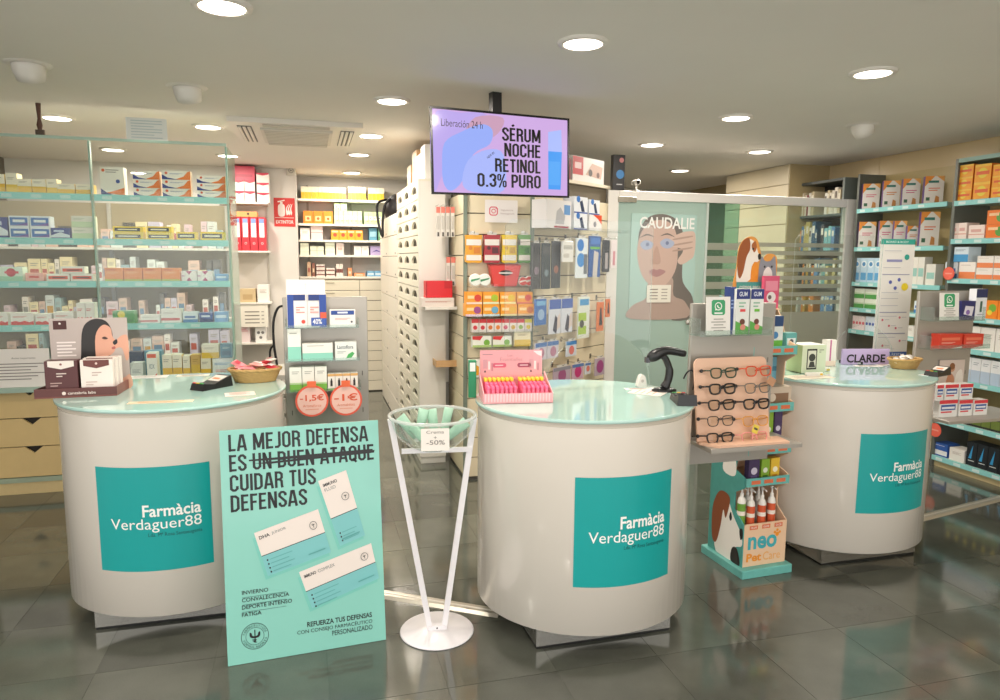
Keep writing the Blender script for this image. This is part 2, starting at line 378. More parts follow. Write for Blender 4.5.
# ------------------------------------------------------------------ ceiling lamps
ring_m = M('e6e0d8', .4); DIFF = M('fff4e6', .5, 0, 9.0)
LAMPS = []
def ceiling_lamp(p, label, r=.1, group=None):
    t = thing('ceiling_light', label, 'ceiling light', frame(p), group)
    b = MB(); b.lathe([(r*.86, -.004), (r*.9, -.014), (r*1.12, -.012), (r*1.16, 0)], ring_m, 28, cap=False); b.obj('trim_ring', t)
    b = MB(); b.lathe([(r*.86, -.012), (1e-5, -.012)], DIFF, 28, cap=False); b.obj('diffuser', t)
    ld = bpy.data.lights.new('downlight', 'AREA'); ld.shape = 'DISK'; ld.size = r*1.7; ld.energy = LAMP_W; ld.color = LAMP_COL
    lo = bpy.data.objects.new('downlight', ld); COL.objects.link(lo); lo.parent = t; lo.location = (0, 0, -.018)
SPOTS = [(222, 5, 'cut off by the top photo edge'), (583, 42, 'largest lit one above and right of the screen'), (873, 72, 'nearest the right wall'),
 (392, 100, 'just left of the wall screen'), (736, 117, 'between the screen and the right wall'), (57, 117, 'beside the small bracket on the left glass'),
 (208, 126, 'just left of the air conditioner'), (371, 135, 'just right of the air conditioner'), (359, 154, 'middle of the row of three behind the air conditioner'), (352, 172, 'last before the back shelves'),
 (652, 144, 'above the frosted door'), (760, 151, 'above the bookcase corner'), (680, 170, 'farthest one behind the white partition'), (113, 149, 'seen through the left glass screen'), (228, 155, 'above the red folders')]
for x, y, s in SPOTS: ceiling_lamp(G(x, y, CEIL), 'round lit ceiling downlight ' + s)
for q in ((-2.2, .9), (-.3, 1.1), (1.7, 1.2)):
    ceiling_lamp(Vector((q[0], q[1], CEIL)), 'round lit ceiling downlight in the row above the entrance', group='downlights near the entrance')
def eyeball(x, y, s, rz):
    p = G(x, y, CEIL); t = thing('swivel_spotlight', 'white unlit swivel spotlight in the ceiling ' + s, 'spotlight', frame(p, rz))
    b = MB(); b.lathe([(.075, -.006), (.1, -.008), (.112, 0)], ring_m, 24, cap=False); b.obj('trim_ring', t)
    T = Matrix.Translation((0, 0, .005)) @ Matrix.Rotation(R(28), 4, 'X')
    b = MB(); b.lathe([(1e-5, -.05), (.045, -.055), (.058, -.085), (.066, -.085), (.076, -.04), (.078, 0), (.06, .035), (1e-5, .045)], M('dedad2', .4), 24, T, cap=False); b.obj('swivel_head', t)
eyeball(28, 64, 'above the left glass screen', R(20)); eyeball(187, 87, 'in front of the air conditioner', R(10)); eyeball(862, 125, 'near the bookcase', R(-60))
# ------------------------------------------------------------------ air conditioner cassette
ac = [RI @ G(x, y, CEIL) for x, y in ((226, 116), (361, 123), (356, 145), (240, 139))]
cx = sum(p.x for p in ac)/4; cy = sum(p.y for p in ac)/4; hx = (ac[1].x-ac[0].x + ac[2].x-ac[3].x)/4; hy = abs(ac[3].y-ac[0].y + ac[2].y-ac[1].y)/4
t = thing('air_conditioner', 'white ceiling cassette air conditioner with side louvres', 'air conditioner', ROOM @ Matrix.Translation((cx, cy, CEIL)))
AW = M('e2ddd4', .4)
b = MB(); b.box(-hx, -hy, -.035, hx, hy, 0, AW); b.obj('panel', t)
b = MB(); b.box(-hx*.55, -hy*.62, -.05, hx*.55, hy*.62, -.0352, M('d4cec4', .45)); gi = b.obj('intake_grille', t)
for k in range(9):
    b = MB(); y = -hy*.55 + k*hy*1.1/8; b.box(-hx*.5, y, -.053, hx*.5, y+.012, -.0502, M('beb8ae', .5)); b.obj('grille_slat', gi)
for sx in (-1, 1):
    b = MB()
    b.box(sx*hx*.78-.05, -hy*.7, -.0385, sx*hx*.78+.05, hy*.7, -.0352, M('4c4a46', .5)); lv = b.obj('louvre', t)
    for k in range(3):
        b = MB(); b.box(sx*hx*.78-.045+k*.033, -hy*.68, -.046, sx*hx*.78-.025+k*.033, hy*.68, -.0386, AW); b.obj('louvre_blade', lv)
for sy in (-1, 1):
    b = MB(); b.box(-hx*.5, sy*hy*.84-.04, -.042, hx*.5, sy*hy*.84+.04, -.0352, M('c4beb4', .5)); b.obj('air_flap', t)
# ================================================================== the three round counters
TEAL = M('0f9c9a', .35); WHITEC = M('dcd5ca', .22, coat=.3); TOPG = M('b4d8cf', .06, coat=.6); STEEL = M('a9a8a2', .25, .9)
CRX, CRY, CZB, CZT = .485, .462, .088, .965
def counter(cx, cy, label, logo, lines):
    F = frame((cx, cy, 0), YAW); I = F.inverted()
    t = thing('service_counter', label, 'counter', F, None)
    n = 72; ell = lambda k: [(math.cos(2*math.pi*i/n)*CRX*k, math.sin(2*math.pi*i/n)*CRY*k) for i in range(n)]
    b = MB(); b.lathe([(.96, CZB), (1, CZB+.012), (1, CZT)], WHITEC, n, None, CRX, CRY); b.obj('curved_body', t)
    b = MB(); b.lathe([(.992, CZT+.0005), (.992, .984)], M('c9c0b2', .4), n, None, CRX, CRY); b.obj('spacer_ring', t)
    b = MB(); b.lathe([(.99, .9845), (1.0, .987), (1.0, .998), (.993, 1.0)], TOPG, n, None, .498, .474); b.obj('glass_worktop', t)
    b = MB(); b.box(-.32, -.325, .0125, .3, .33, CZB+.002, M('b4b2ac', .15, .85)); b.obj('plinth', t); b = MB(); b.box(-.318, -.322, .001, .298, .328, .0122, M('161614', .5)); b.obj('plinth_foot', t)
    def hit(x, y):
        o = I @ CP; d = I.to_3x3() @ ray(x, y)
        a = (d.x/CRX)**2 + (d.y/CRY)**2; q = 2*(o.x*d.x/CRX**2 + o.y*d.y/CRY**2); c = (o.x/CRX)**2 + (o.y/CRY)**2 - 1
        s = (-q - math.sqrt(max(0, q*q - 4*a*c))) / (2*a); p = o + d*s
        return math.atan2(p.x/CRX, -p.y/CRY)*.475, p.z
    def wrap(v):
        th = v[0]/.475; k = 1 - v[1]/.475
        return (CRX*k*math.sin(th), -CRY*k*math.cos(th), v[2])
    x0, y0, x1, y1 = logo; xm, ym = (x0+x1)/2, (y0+y1)/2
    s0, s1 = hit(x0, ym)[0], hit(x1, ym)[0]; z0, z1 = hit(xm, y1)[1], hit(xm, y0)[1]
    print('logo', round(s0, 3), round(s1, 3), round(z0, 3), round(z1, 3))
    b = MB(); v = []; f = []
    for i in range(25):
        s = s0 + (s1-s0)*i/24; v += [(s, -.0012, z0), (s, -.0012, z1)]
        if i: f.append((2*i-2, 2*i, 2*i+1, 2*i-1))
    b.add(v, f, TEAL); lg = b.obj('logo_panel', t, wrap=wrap)
    LW = M('f2f2ee', .5); b = MB()
    U = lambda u: s0 + u*(s1-s0); V = lambda q: z0 + q*(z1-z0)
    b.text('Farmàcia', U(.42), V(.525), U(.91), V(.64), LW, .02, -.002)
    b.text('Verdaguer88', U(.13), V(.375), U(.91), V(.51), LW, 0, -.002)
    b.text('Lda. Mª Rosa Santaeugenia', U(.46), V(.325), U(.91), V(.37), M('0b4a4c', .5), 0, -.002)
    b.obj('lettering', lg, wrap=wrap)
    return F
CL, CM, CRT = (-1.536, 3.273), (.384, 3.146), (1.955, 3.98)
F1 = counter(*CL, 'round white counter with teal logo panel behind the turquoise poster', (99, 467, 212, 571), 0)
F2 = counter(*CM, 'round white counter with teal logo panel beside the bowl stand', (574, 477, 669, 586), 0)
F3 = counter(*CRT, 'round white counter with teal logo panel in front of the right wall shelves', (858, 434, 923.5, 513), 0)
ZT = 1.0006
# clear screens with an arched opening, standing on each counter
def screen(F, x0, x1, yb, zt, ax, ar, label):
    t = thing('counter_screen', label, 'screen', F @ Matrix.Translation((0, yb, ZT)))
    pts = [(x0, 0)] + [(ax - ar, 0)] + [(ax - ar*math.cos(math.pi*i/20), ar*math.sin(math.pi*i/20)) for i in range(1, 20)] + [(ax + ar, 0), (x1, 0), (x1, zt-.03), (x1-.03, zt), (x0+.03, zt), (x0, zt-.03)]
    b = MB(); b.prism(pts, 0, .004, ACRYL, glass('d8ece8', 1.0, .2, .35, 'f4fffc')); b.obj('acrylic_sheet', t)
    for q in (x0+.03, x1-.06):
        b = MB(); b.box(q, -.015, 0, q+.03, -.0005, .02, glass('e8f4f2', 1, .1, .2)); b.obj('foot', t)
pm = Pl(F2 @ Matrix.Translation((0, .19, 0)))
u0, u1 = pm.uv(505, 300)[0], pm.uv(673, 300)[0]; aa, ab = pm.uv(545, 385)[0], pm.uv(650, 385)[0]
screen(F2, max(u0, -.42), min(u1, .42), .19, pm.uv(640, 222)[1]-1.0, (aa+ab)/2, (ab-aa)/2, 'clear acrylic counter screen with arched opening on the middle counter')
pl_ = Pl(F1 @ Matrix.Translation((0, .19, 0)))
aa, ab = pl_.uv(128, 372)[0], pl_.uv(222, 372)[0]; u1 = pl_.uv(231, 300)[0]
screen(F1, max(-.42, aa-.1), min(u1, .42), .19, .74, (aa+ab)/2, (ab-aa)/2, 'clear acrylic counter screen with arched opening on the left counter')
p3 = Pl(F3 @ Matrix.Translation((0, .19, 0)))
aa, ab = p3.uv(828, 365)[0], p3.uv(893, 365)[0]; u0 = p3.uv(792, 300)[0]
screen(F3, max(u0, -.42), min(u0+.8, .42), .19, p3.uv(830, 235)[1]-1.0, (aa+ab)/2, (ab-aa)/2, 'clear acrylic counter screen with arched opening on the right counter')

# ================================================================== turquoise poster leaning on the left counter
bl, br = G(228, 667), G(386, 640); ux = (br-bl).normalized(); back = Vector((-ux.y, ux.x, 0)); lean = R(7.5)
up = (Vector((0, 0, 1))*math.cos(lean) + back*math.sin(lean)); nb = ux.cross(up)*-1
Fp = Matrix(((ux.x, -nb.x*-1, up.x, (bl.x+br.x)/2), (ux.y, -nb.y*-1, up.y, (bl.y+br.y)/2), (ux.z, -nb.z*-1, up.z, .002), (0, 0, 0, 1)))
yb_ = up.cross(ux); Fp = Matrix(((ux.x, yb_.x, up.x, (bl.x+br.x)/2), (ux.y, yb_.y, up.y, (bl.y+br.y)/2), (ux.z, yb_.z, up.z, .002), (0, 0, 0, 1)))
PP = Pl(Fp); pw = (br-bl).length; ph = PP.uv(297.5, 425.5)[1]
print('poster', pw, ph)
t = thing('poster_board', 'tall turquoise advertising poster board leaning against the left counter', 'poster', Fp)
PT = M('84c9bb', .18, coat=.4); BK = M('161a1c', .4); PW = M('e9ded6', .3); PM = M('79bfc0', .3); PL_ = M('5aa5a2', .4)
b = MB(); b.box(-pw/2, 0, 0, pw/2, .012, ph, PT); b.obj('board', t)
def ptxt(b, s, x0, y0, x1, y1, m, bold=0.0):
    u0, v0, u1, v1 = PP.box(x0, y0, x1, y1); b.text(s, u0, v0, u1, v1, m, bold)
b = MB(); X = lambda u: -pw/2 + u*pw; Z = lambda v: ph*(1-v)
def big(s, u0, u1, v0, v1): big_text(b, s, X(u0), Z(v1), X(u1), Z(v0), BK, .135)
big('LA MEJOR DEFENSA', .05, .93, .02, .092); big('ES UN BUEN ATAQUE', .05, .965, .106, .178); big('CUIDAR TUS', .05, .58, .192, .264); big('DEFENSAS', .05, .52, .278, .35)
b.poly([(X(.17), Z(.139)), (X(.17), Z(.132)), (X(.955), Z(.128)), (X(.96), Z(.138)), (X(.5), Z(.144))], BK); b.poly([(X(.2), Z(.15)), (X(.97), Z(.134)), (X(.965), Z(.146)), (X(.3), Z(.157))], BK)
b.obj('headline', t)
def pack(quad, w, h, frac, title, sub, dotx, dotv, tall=False):
    b = MB(); b.k = 4; q = [PP.uv(*p) for p in quad]            # corners: top left, top right, bottom right, bottom left
    def T(p):
        s, r = p[0]/w+.5, p[1]/h+.5
        return tuple((q[3][i]*(1-s) + q[2][i]*s)*(1-r) + (q[0][i]*(1-s) + q[1][i]*s)*r for i in (0, 1))
    zf = -h/2 + h*frac
    b.rect(-w/2-.014, -h/2-.012, w/2-.01, h/2-.02, M('76c4b7', .25)); b.rect(-w/2, -h/2, w/2, h/2, PW); b.rect(-w/2, -h/2, w/2, zf, PM); b.rect(-w/2, zf-.0015, w/2, zf+.0015, BK)
    b.text(title, -w/2+.014, h/2-.034, -w/2+(w*.6 if tall else .014+w*.16), h/2-.02, BK, .02)
    b.text(sub, -w/2+(.014 if tall else .024+w*.16), h/2-(.056 if tall else .034), -w/2+w*(.5 if tall else .46), h/2-(.042 if tall else .02), M('777c7c', .4))
    for i in range(4 if not tall else 3): b.rect(-w/2+.03, zf-.025-i*.017-(.05 if tall else 0), -w/2+.03+w*(.35-.07*(i % 2))*(1.6 if tall else 1), zf-.022-i*.017-(.05 if tall else 0), PL_); b.disc(-w/2+.02, zf-.023-i*.017-(.05 if tall else 0), .004, BK, n=8)
    b.rect(w/2-.1 if not tall else -w/2+.02, -h/2+.022, w/2-.02, -h/2+.027, PL_)
    dx, dz = dotx*w, zf + (h/2-zf)*dotv; b.ring(dx, dz, .0155, .0175, BK, n=20)
    b.rect(dx-.001, dz-.01, dx+.001, dz+.008, BK); b.poly([(dx-.007, dz+.008), (dx-.005, dz+.001), (dx+.005, dz+.001), (dx+.007, dz+.008), (dx+.004, dz+.004), (dx-.004, dz+.004)], BK)
    b.v = [(T((p[0], p[2]))[0], p[1], T((p[0], p[2]))[1]) for p in b.v]
    b.obj('printed_pack', t)
pack(((254, 533), (318, 509), (331, 552), (268, 576)), .3, .19, .46, 'DHA', 'JUNIOR', .36, .45)
pack(((318, 481), (346, 470), (365, 535), (340, 546)), .13, .3, .42, 'IMMUNO', 'FLUID', .22, .4, True)
pack(((299, 572), (371, 543), (379, 578), (312, 608)), .34, .165, .46, 'IMMUNO', 'COMPLEX', .37, .5)
b = MB(); b.k = 4
for i, s in enumerate(('INVIERNO', 'CONVALECENCIA', 'DEPORTE INTENSO', 'FATIGA')):
    yy = (590, 597.4, 604.6, 612)[i]; u, v = PP.uv(242, yy+5); b.text(s, u, v, u+.05, v+.016, BK, .008, keep='l')
    if i < 3: b.rect(u, v-.012, u+.17, v-.0105, M('3a5a58', .5))
b.obj('season_list', t)
b = MB(); b.k = 4; ptxt(b, 'REFUERZA TUS DEFENSAS', 307, 617, 372, 622, BK, .02); ptxt(b, 'CON CONSEJO FARMACÉUTICO', 297, 624, 372.5, 629.6, BK); ptxt(b, 'PERSONALIZADO', 332, 627.4, 372.5, 632.2, BK)
b.obj('tagline', t)
b = MB(); b.k = 4; u, v = PP.uv(255, 636); b.ring(u, v, .051, .053, BK, n=40); b.ring(u, v, .034, .0355, BK, n=32)
for half, s in ((1, 'FARMACEUTICOS'), (-1, 'FORMULADORES')):
    for i, ch in enumerate(s):
        a = math.pi/2 + half*(1.25 - 2.5*i/(len(s)-1)); vs, fs = text_data(ch, .0); w = max(p[0] for p in vs); rr = .0435
        rot = a - math.pi/2 if half > 0 else a + math.pi/2
        if half < 0: a = -a; a = -math.pi/2 - 1.25 + 2.5*i/(len(s)-1); rot = a + math.pi/2
        q = [((p[0]-w/2)*.0125, (p[1]-.35)*.0125) for p in vs]
        b.add([(u + rr*math.cos(a) + x*math.cos(rot) - z*math.sin(rot), -.0024, v + rr*math.sin(a) + x*math.sin(rot) + z*math.cos(rot)) for x, z in q], fs, BK)
b.rect(u-.002, v-.026, u+.002, v+.026, BK); b.poly(smooth_pts([(u-.02, v+.016), (u-.018, v-.002), (u, v-.008), (u+.018, v-.002), (u+.02, v+.016), (u+.013, v+.014), (u+.01, v+.004), (u, v), (u-.01, v+.004), (u-.013, v+.014)]), BK)
b.poly(smooth_pts([(u-.009, v-.012), (u+.008, v-.015), (u-.006, v-.022), (u+.006, v-.026), (u+.006, v-.023), (u-.011, v-.019), (u+.003, v-.0165), (u-.01, v-.015)]), BK)
b.obj('emblem', t)

# ================================================================== bowl stand
pbs = G(437, 631); Fb = frame((pbs.x, pbs.y, 0), R(8)); WP = M('e6e3e6', .3)
t = thing('bowl_stand', 'white metal stand with round foot holding a clear bowl', 'display stand', Fb)
b = MB(); b.lathe([(1e-5, .001), (.158, .001), (.162, .004), (.158, .009), (1e-5, .01)], WP, 48); b.obj('round_foot', t)
def bar(b, p, q, w, d, m):
    p, q = Vector(p), Vector(q); z = (q-p).normalized(); y = Vector((0, 1, 0)); x = y.cross(z).normalized(); y = z.cross(x)
    v = [];
    for o in (p, q):
        for sx, sy in ((-1, -1), (1, -1), (1, 1), (-1, 1)): v.append(o + x*w/2*sx + y*d/2*sy)
    b.add(v, [(3, 2, 1, 0), (4, 5, 6, 7), (0, 1, 5, 4), (1, 2, 6, 5), (2, 3, 7, 6), (3, 0, 4, 7)], m)
BZ = .968; BRr = .181
b = MB(); bar(b, (-.03, 0, .01), (-.19, 0, BZ-.012), .024, .018, WP); b.obj('leg', t)
b = MB(); bar(b, (.03, 0, .01), (.162, 0, BZ-.012), .024, .018, WP); b.obj('leg', t)
b = MB(); bar(b, (-.145, -.012, .82), (.15, -.012, .82), .02, .012, WP); b.obj('cross_bar', t)
b = MB(); b.box(-.035, -.012, .0102, .035, .012, .03, WP); b.disc(0, .02, .004, M('333333'), -.0125, 10); b.obj('leg_bracket', t)
t2 = thing('clear_bowl', 'clear acrylic bowl of mint tubes on the white stand', 'bowl', Fb @ Matrix.Translation((-.014, 0, BZ-.165)))
prof = [(1e-5, .012)] + [(BRr*math.sin(math.pi/2*i/8)*.98, .012 + .153*(1-math.cos(math.pi/2*i/8))) for i in range(1, 9)]
b = MB(); b.lathe(prof, glass('eef6f3', 1.0, .02, .06), 48, cap=False); b.obj('bowl_wall', t2)
b = MB(); b.tube([(BRr*math.cos(2*math.pi*i/48), BRr*math.sin(2*math.pi*i/48), .166) for i in range(48)], .007, glass('e8f0ee', 1.0, .1, .45), 8, True); b.obj('rim', t2)
MINT = M('a3cbb4', .4); CAPW = M('eceae4', .35)
tubes = [(-.11, 0, .11, -38, 15), (-.062, .05, .115, 12, -20), (-.008, .06, .11, -8, 10), (.045, .06, .115, 14, 25), (.075, -.03, .1, 50, -15), (.0, -.03, .06, 80, 60), (-.06, -.06, .085, -55, -40)]
for k, (x, y, z, tilt, rz) in enumerate(tubes):
    t = thing('cream_tube', 'mint green squeeze tube with white cap in the clear bowl', 'tube', Fb @ Matrix.Translation((x, y, BZ-.165+z)) @ Matrix.Rotation(R(rz), 4, 'Z') @ Matrix.Rotation(R(tilt), 4, 'Y'), 'mint tubes in the bowl')
    b = MB(); n = 12; v = []; prof = [(.017, .017, -.045), (.019, .018, -.03), (.021, .012, .02), (.024, .001, .07)]
    for rx, ry, z in prof: v += [(rx*math.cos(2*math.pi*i/n), ry*math.sin(2*math.pi*i/n), z) for i in range(n)]
    f = [(q*n+i, q*n+(i+1) % n, (q+1)*n+(i+1) % n, (q+1)*n+i) for q in range(3) for i in range(n)] + [tuple(range(n-1, -1, -1)), tuple(range(3*n, 4*n))]
    b.add(v, f, MINT, True); b.obj('tube_body', t)
    b = MB(); b.lathe([(.015, -.065), (.0155, -.0455)], CAPW, 12); b.obj('cap', t)
b = MB(); b.box(-.056, -.001, 0, .056, .0015, .088, M('ece6de', .6)); b.k = 8; b.text('Crema', -.035, .068, .035, .08, M('8a8580')); b.text('+', -.006, .047, .006, .058, M('8a8580')); b.text('-50%', -.035, .024, .038, .042, M('7a7570'))
o = b.obj('price_sign', None, Fb @ Matrix.Translation((-.012, -BRr-.012, BZ-.1)) @ Matrix.Rotation(R(-8), 4, 'X')); tag(o, 'white handwritten price card on the front of the clear bowl', 'sign')

# ================================================================== floor cable trunking
def trunk(p, q, label):
    p, q = Vector(p), Vector(q); L = (q-p).length; yaw = math.atan2((q-p).y, (q-p).x)
    b = MB(); b.prism([(-.04, 0), (.04, 0), (.025, .012), (-.025, .012)], 0, L, M('b9b4a8', .3, .6)); b.prism([(-.006, .0121), (.006, .0121), (.004, .014), (-.004, .014)], 0, L, M('d6d2c8', .3, .4))
    o = b.obj('cable_cover', None, Matrix.Translation((p.x, p.y, .0008)) @ Matrix.Rotation(yaw-math.pi/2, 4, 'Z')); tag(o, label, 'cable cover')
trunk(G(330, 586), G(500, 614), 'grey metal floor cable cover running behind the bowl stand')
trunk(G(915, 520), G(1030, 491), 'grey metal floor cable cover right of the right counter')
# ================================================================== carton designs
D = {}
D['yel'] = ('efe6d4', [('r', 0, 0, 1, .48, 'e6b52f'), ('l', .12, .8, .7, 2, 'a8a093')], dict(side='e2c069'))
D['yel2'] = ('efe6d4', [('r', 0, 0, 1, .42, 'eac24a'), ('l', .15, .75, .75, 2, 'b0a898')], dict(side='e8d9a8'))
D['blue'] = ('e9eef2', [('r', .06, .12, .94, .85, '2f6fb8'), ('p', [(.06, .12), (.94, .12), (.94, .4), (.5, .22)], '6a4aa0'), ('r', .2, .42, .8, .66, 'f2f4f6')], dict(side='e4e6e6'))
D['navy'] = ('263a86', [('p', [(0, .3), (.5, .6), (1, .35), (1, .12), (0, .1)], 'dfe6ee'), ('r', .15, .62, .7, .8, 'c8d4ea')], dict(side='24357a'))
D['pgreen'] = ('ece8d8', [('r', 0, 0, 1, .5, 'cfe0b8'), ('l', .1, .75, .6, 2, '8fa07c')])
D['wgreen'] = ('dfeede', [('r', 0, 0, 1, .35, '9fd0b0'), ('c', .55, .62, .3, 'c23a44'), ('r', .3, .55, .85, .7, 'd84a50')])
D['pink'] = ('f2b3a6', [('r', .2, .4, .75, .65, 'd9574f')])
D['oband'] = ('efe8de', [('r', .08, .28, .92, .72, 'e2512a'), ('r', .25, .42, .8, .58, '43302a')])
D['rwave'] = ('efe8e2', [('p', [(0, 0), (1, 0), (1, .32), (.8, .22), (.6, .36), (.4, .24), (.2, .34), (0, .26)], 'df3f30'), ('l', .1, .7, .7, 2, 'd0625a')])
D['bigo'] = ('ece6dc', [('p', [(0, 0), (.45, .07), (1, 0), (1, .28), (.55, .16), (.2, .09)], 'ec7d26'), ('p', [(0, 0), (.5, .04), (.25, .1), (0, .24)], '2b3c78'), ('c', .14, .88, .07, 'e0632a'), ('l', .24, .88, .8, 2, '9a938c'), ('c', .74, .5, .09, '3a58a0')])
D['lipo'] = ('ece6dc', [('p', [(.45, 0), (1, 0), (1, 1), (.9, .9), (.75, .35)], 'ea7a24'), ('p', [(0, 0), (.55, 0), (.2, .2), (0, .55)], '2b3f8c'), ('c', .15, .72, .16, 'dd5a2a'), ('l', .27, .68, .72, 2, '6c7aa8')], dict(side='e8c9a8'))
D['yblk'] = ('f0cf20', [('r', .06, .25, .9, .78, '2b2720'), ('r', .16, .42, .8, .62, 'e8dfc0')])
D['oran'] = ('f08a24', [('r', 0, 0, 1, .16, 'b8c02c'), ('l', .12, .68, .8, 2, 'f8c890'), ('r', .1, .8, .6, .92, 'd96a18')])
D['mtri'] = ('eee6e2', [('p', [(.3, 1), (.7, 1), (.5, .62)], 'b8336e'), ('p', [(.3, 0), (.7, 0), (.5, .38)], 'b8336e'), ('r', 0, .45, .2, .58, 'd0a0b8')])
D['lblue'] = ('6aa4d8', [('r', .1, .4, .9, .7, 'cfe2f2')])
D['grny'] = ('3f9a4a', [('c', .4, .72, .28, 'e8d33a'), ('r', .1, .15, .9, .3, '2d7a3c')])
D['redl'] = ('eee8e2', [('r', 0, .16, .9, .34, 'c9463c'), ('l', .1, .72, .7, 2, 'b8b0aa')], dict(side='f0ece6'))
D['bwht'] = ('dfe9f0', [('r', 0, .0, 1, .3, '3f86c0'), ('r', .12, .42, .85, .62, '4a78b8')])
D['dkbl'] = ('3b62a8', [('p', [(0, 0), (1, 0), (1, .3), (0, .5)], '223e78'), ('r', .15, .55, .8, .75, 'dfe8f4')])
D['gwht'] = ('d9dbd8', [('l', .15, .6, .8, 3, '9aa0a4'), ('r', 0, 0, 1, .1, 'a8b4c0')])
D['dnavy'] = ('25365a', [('l', .2, .6, .8, 2, '8a98b8')])
D['slate'] = ('4f8aa6', [('r', .1, .2, .9, .5, '3a6a88'), ('l', .2, .75, .8, 2, 'cfe0e6')])
D['wor'] = ('f0eee8', [('r', .08, .82, .92, .96, 'e2562c'), ('p', [(.1, .02), (.95, .02), (.95, .26), (.5, .1)], 'e2562c'), ('t', 'IOX', .25, .42, .75, .6, '8a98a0')])
D['tan'] = ('dcb64e', [('r', 0, .6, 1, 1, 'd2ac68'), ('l', .2, .8, .8, 2, 'b08a40')])
D['wpink'] = ('e8eaec', [('l', .1, .75, .9, 2, '7aa8d8'), ('l', .15, .4, .8, 2, 'e08a8a')])
# ================================================================== left glass cabinet with drawers
RAIL = M('86cfc8', .3); DRAW = M('d8bd84', .4, noise=.08, scale=8.0)
ax0 = A.uv(0, 300)[0] - .5; ax1 = A.uv(233, 300)[0]; axm = A.uv(96.5, 260)[0]
zw = A.uv(20, 386)[1]
Tc = thing('glass_cabinet', 'tall glass shelf cabinet with pale wood drawers behind the left counter', 'cabinet', A.F)
b = MB(); b.box(ax0, .03, .001, ax1, .52, zw-.034, M('2a241c', .7)); b.obj('carcass', Tc)
b = MB(); b.box(ax0, -.085, zw-.032, ax1, .55, zw, M('9db7a8', .3)); b.obj('worktop', Tc)
zd = [A.uv(30, y)[1] for y in (388.5, 418, 446.5, 477)]
zl = A.uv(30, 482)[1]
b = MB(); b.box(ax0, -.006, zl, ax1, .03, zd[3]-.002, M('9fae97', .4)); b.obj('rail', Tc)
b = MB(); b.box(ax0, .004, .001, ax1, .03, zl-.002, M('d6c08c', .45, noise=.06)); b.obj('kick_board', Tc)
nx = A.uv(30, 400)[0]; dw = .78
for k in range(-1, 3):
    u0 = max(ax0, nx-dw/2+k*dw); u1 = min(ax1, nx+dw/2+k*dw)
    if u1-u0 < .1: continue
    for r in range(3):
        zt, zb = zd[r]-.003, zd[r+1]+.003; c = nx+k*dw
        pts = [(u0+.003, zb), (u1-.003, zb), (u1-.003, zt)]
        if u0+.1 < c < u1-.1: pts += [(c+.055, zt), (c, zt-.045), (c-.055, zt)]
        pts += [(u0+.003, zt)]
        b = MB(); b.prism(pts, 0, .018, DRAW); b.obj('drawer', Tc)
POSTM = M('8fae9f', .3)
ztop = A.uv(96, 141)[1]; zys = [A.uv(50, y)[1] for y in (193.5, 238.5, 281.5, 325)]
for (u0, u1) in ((ax0, axm-.01), (axm+.012, ax1-.012)):
    for z in zys:
        b = MB(); b.box(u0, .0, z-.008, u1, .34, z, glass('f2faf7', 1.0, .02, .06, 'dff0ea')); sh = b.obj('glass_shelf', Tc)
        b = MB(); b.box(u0, -.012, z-.04, u1, -.0005, z+.003, RAIL); pr_ = b.obj('price_rail', sh)
        b = MB()
        for i in range(int((u1-u0)/.17)):
            uu = u0+.05+i*.17; b.rect(uu, z-.03, uu+.06, z-.008, M('b9dcd6', .4), -.0126)
        b.obj('price_labels', sh, None, None, 'stuff')
for u, y1 in ((axm, .34), (ax1-.006, .34)):
    b = MB(); b.box(u-.006, -.012, zw+.0005, u+.006, .02, ztop, POSTM); b.obj('post', Tc)
b = MB(); b.box(ax1-.003, .021, zw+.0005, ax1+.003, .5, ztop, glass('cfe6dc', 1, 0)); b.obj('side_pane', Tc)
for u0, u1 in ((ax0, axm-.007), (axm+.007, ax1-.013)):
    b = MB(); b.box(u0, -.03, zw+.0005, u1, -.025, ztop, glass('fafdfb', .8)); b.obj('front_pane', Tc)
b = MB(); b.box(ax0, -.034, ztop, ax1, -.02, ztop+.018, M('a9c4b6', .3)); b.obj('top_edge', Tc)
b = MB(); b.box(A.uv(41, 125)[0]-.025, -.036, ztop+.02, A.uv(41, 125)[0]+.025, -.015, ztop+.05, M('4a3a2c', .5)); b.lathe([(.012, 0), (.018, .03), (.01, .07), (.016, max(.1, CEIL-ztop-.052))], M('5a3a2c', .5), 10, Matrix.Translation((A.uv(41, 125)[0], -.026, ztop+.0505))); b.obj('ceiling_bracket', Tc)
u0, v0, u1, v1 = A.box(126, 118, 167, 140, .045)
b = MB(); b.box(0, 0, 0, u1-u0, .002, min(CEIL-.004, v1)-v0, M('dfe3de', .6)); b.k = 2
for i in range(7): b.rect(.03, .012+i*.018, u1-u0-.03-.05*(i % 3 == 1), .018+i*.018, M('b9c8c8', .6))
tag(b.obj('paper_notice', None, A.fr(u0, v0, .045)), 'white printed notice taped at the ceiling above the left glass cabinet', 'notice')
LB = 'of the left glass cabinet'
goods(A, zys[0], [(-6, 174, 4.5, 1, 1, D['yel']), (5, 173, 17, 1, 1, D['yel2']), (17, 179, 46, 2, 1, D['yel']), (46, 179, 57, 1, 1, D['yel2']), (57, 184, 93, 2, 1, D['yel'])], 'white and yellow medicine carton on the top shelf, left bay ' + LB, 'yellow cartons on the top shelf of the glass cabinet')
goods(A, zys[1], [(-12, 217, 7.5, 1, 1, D['navy'])], 'dark blue carton cut by the photo edge, second shelf ' + LB)
goods(A, zys[1], [(8, 216, 50, 2, 2, D['blue'])], 'white carton with blue oval, second shelf, left bay ' + LB, 'blue oval cartons in the glass cabinet')
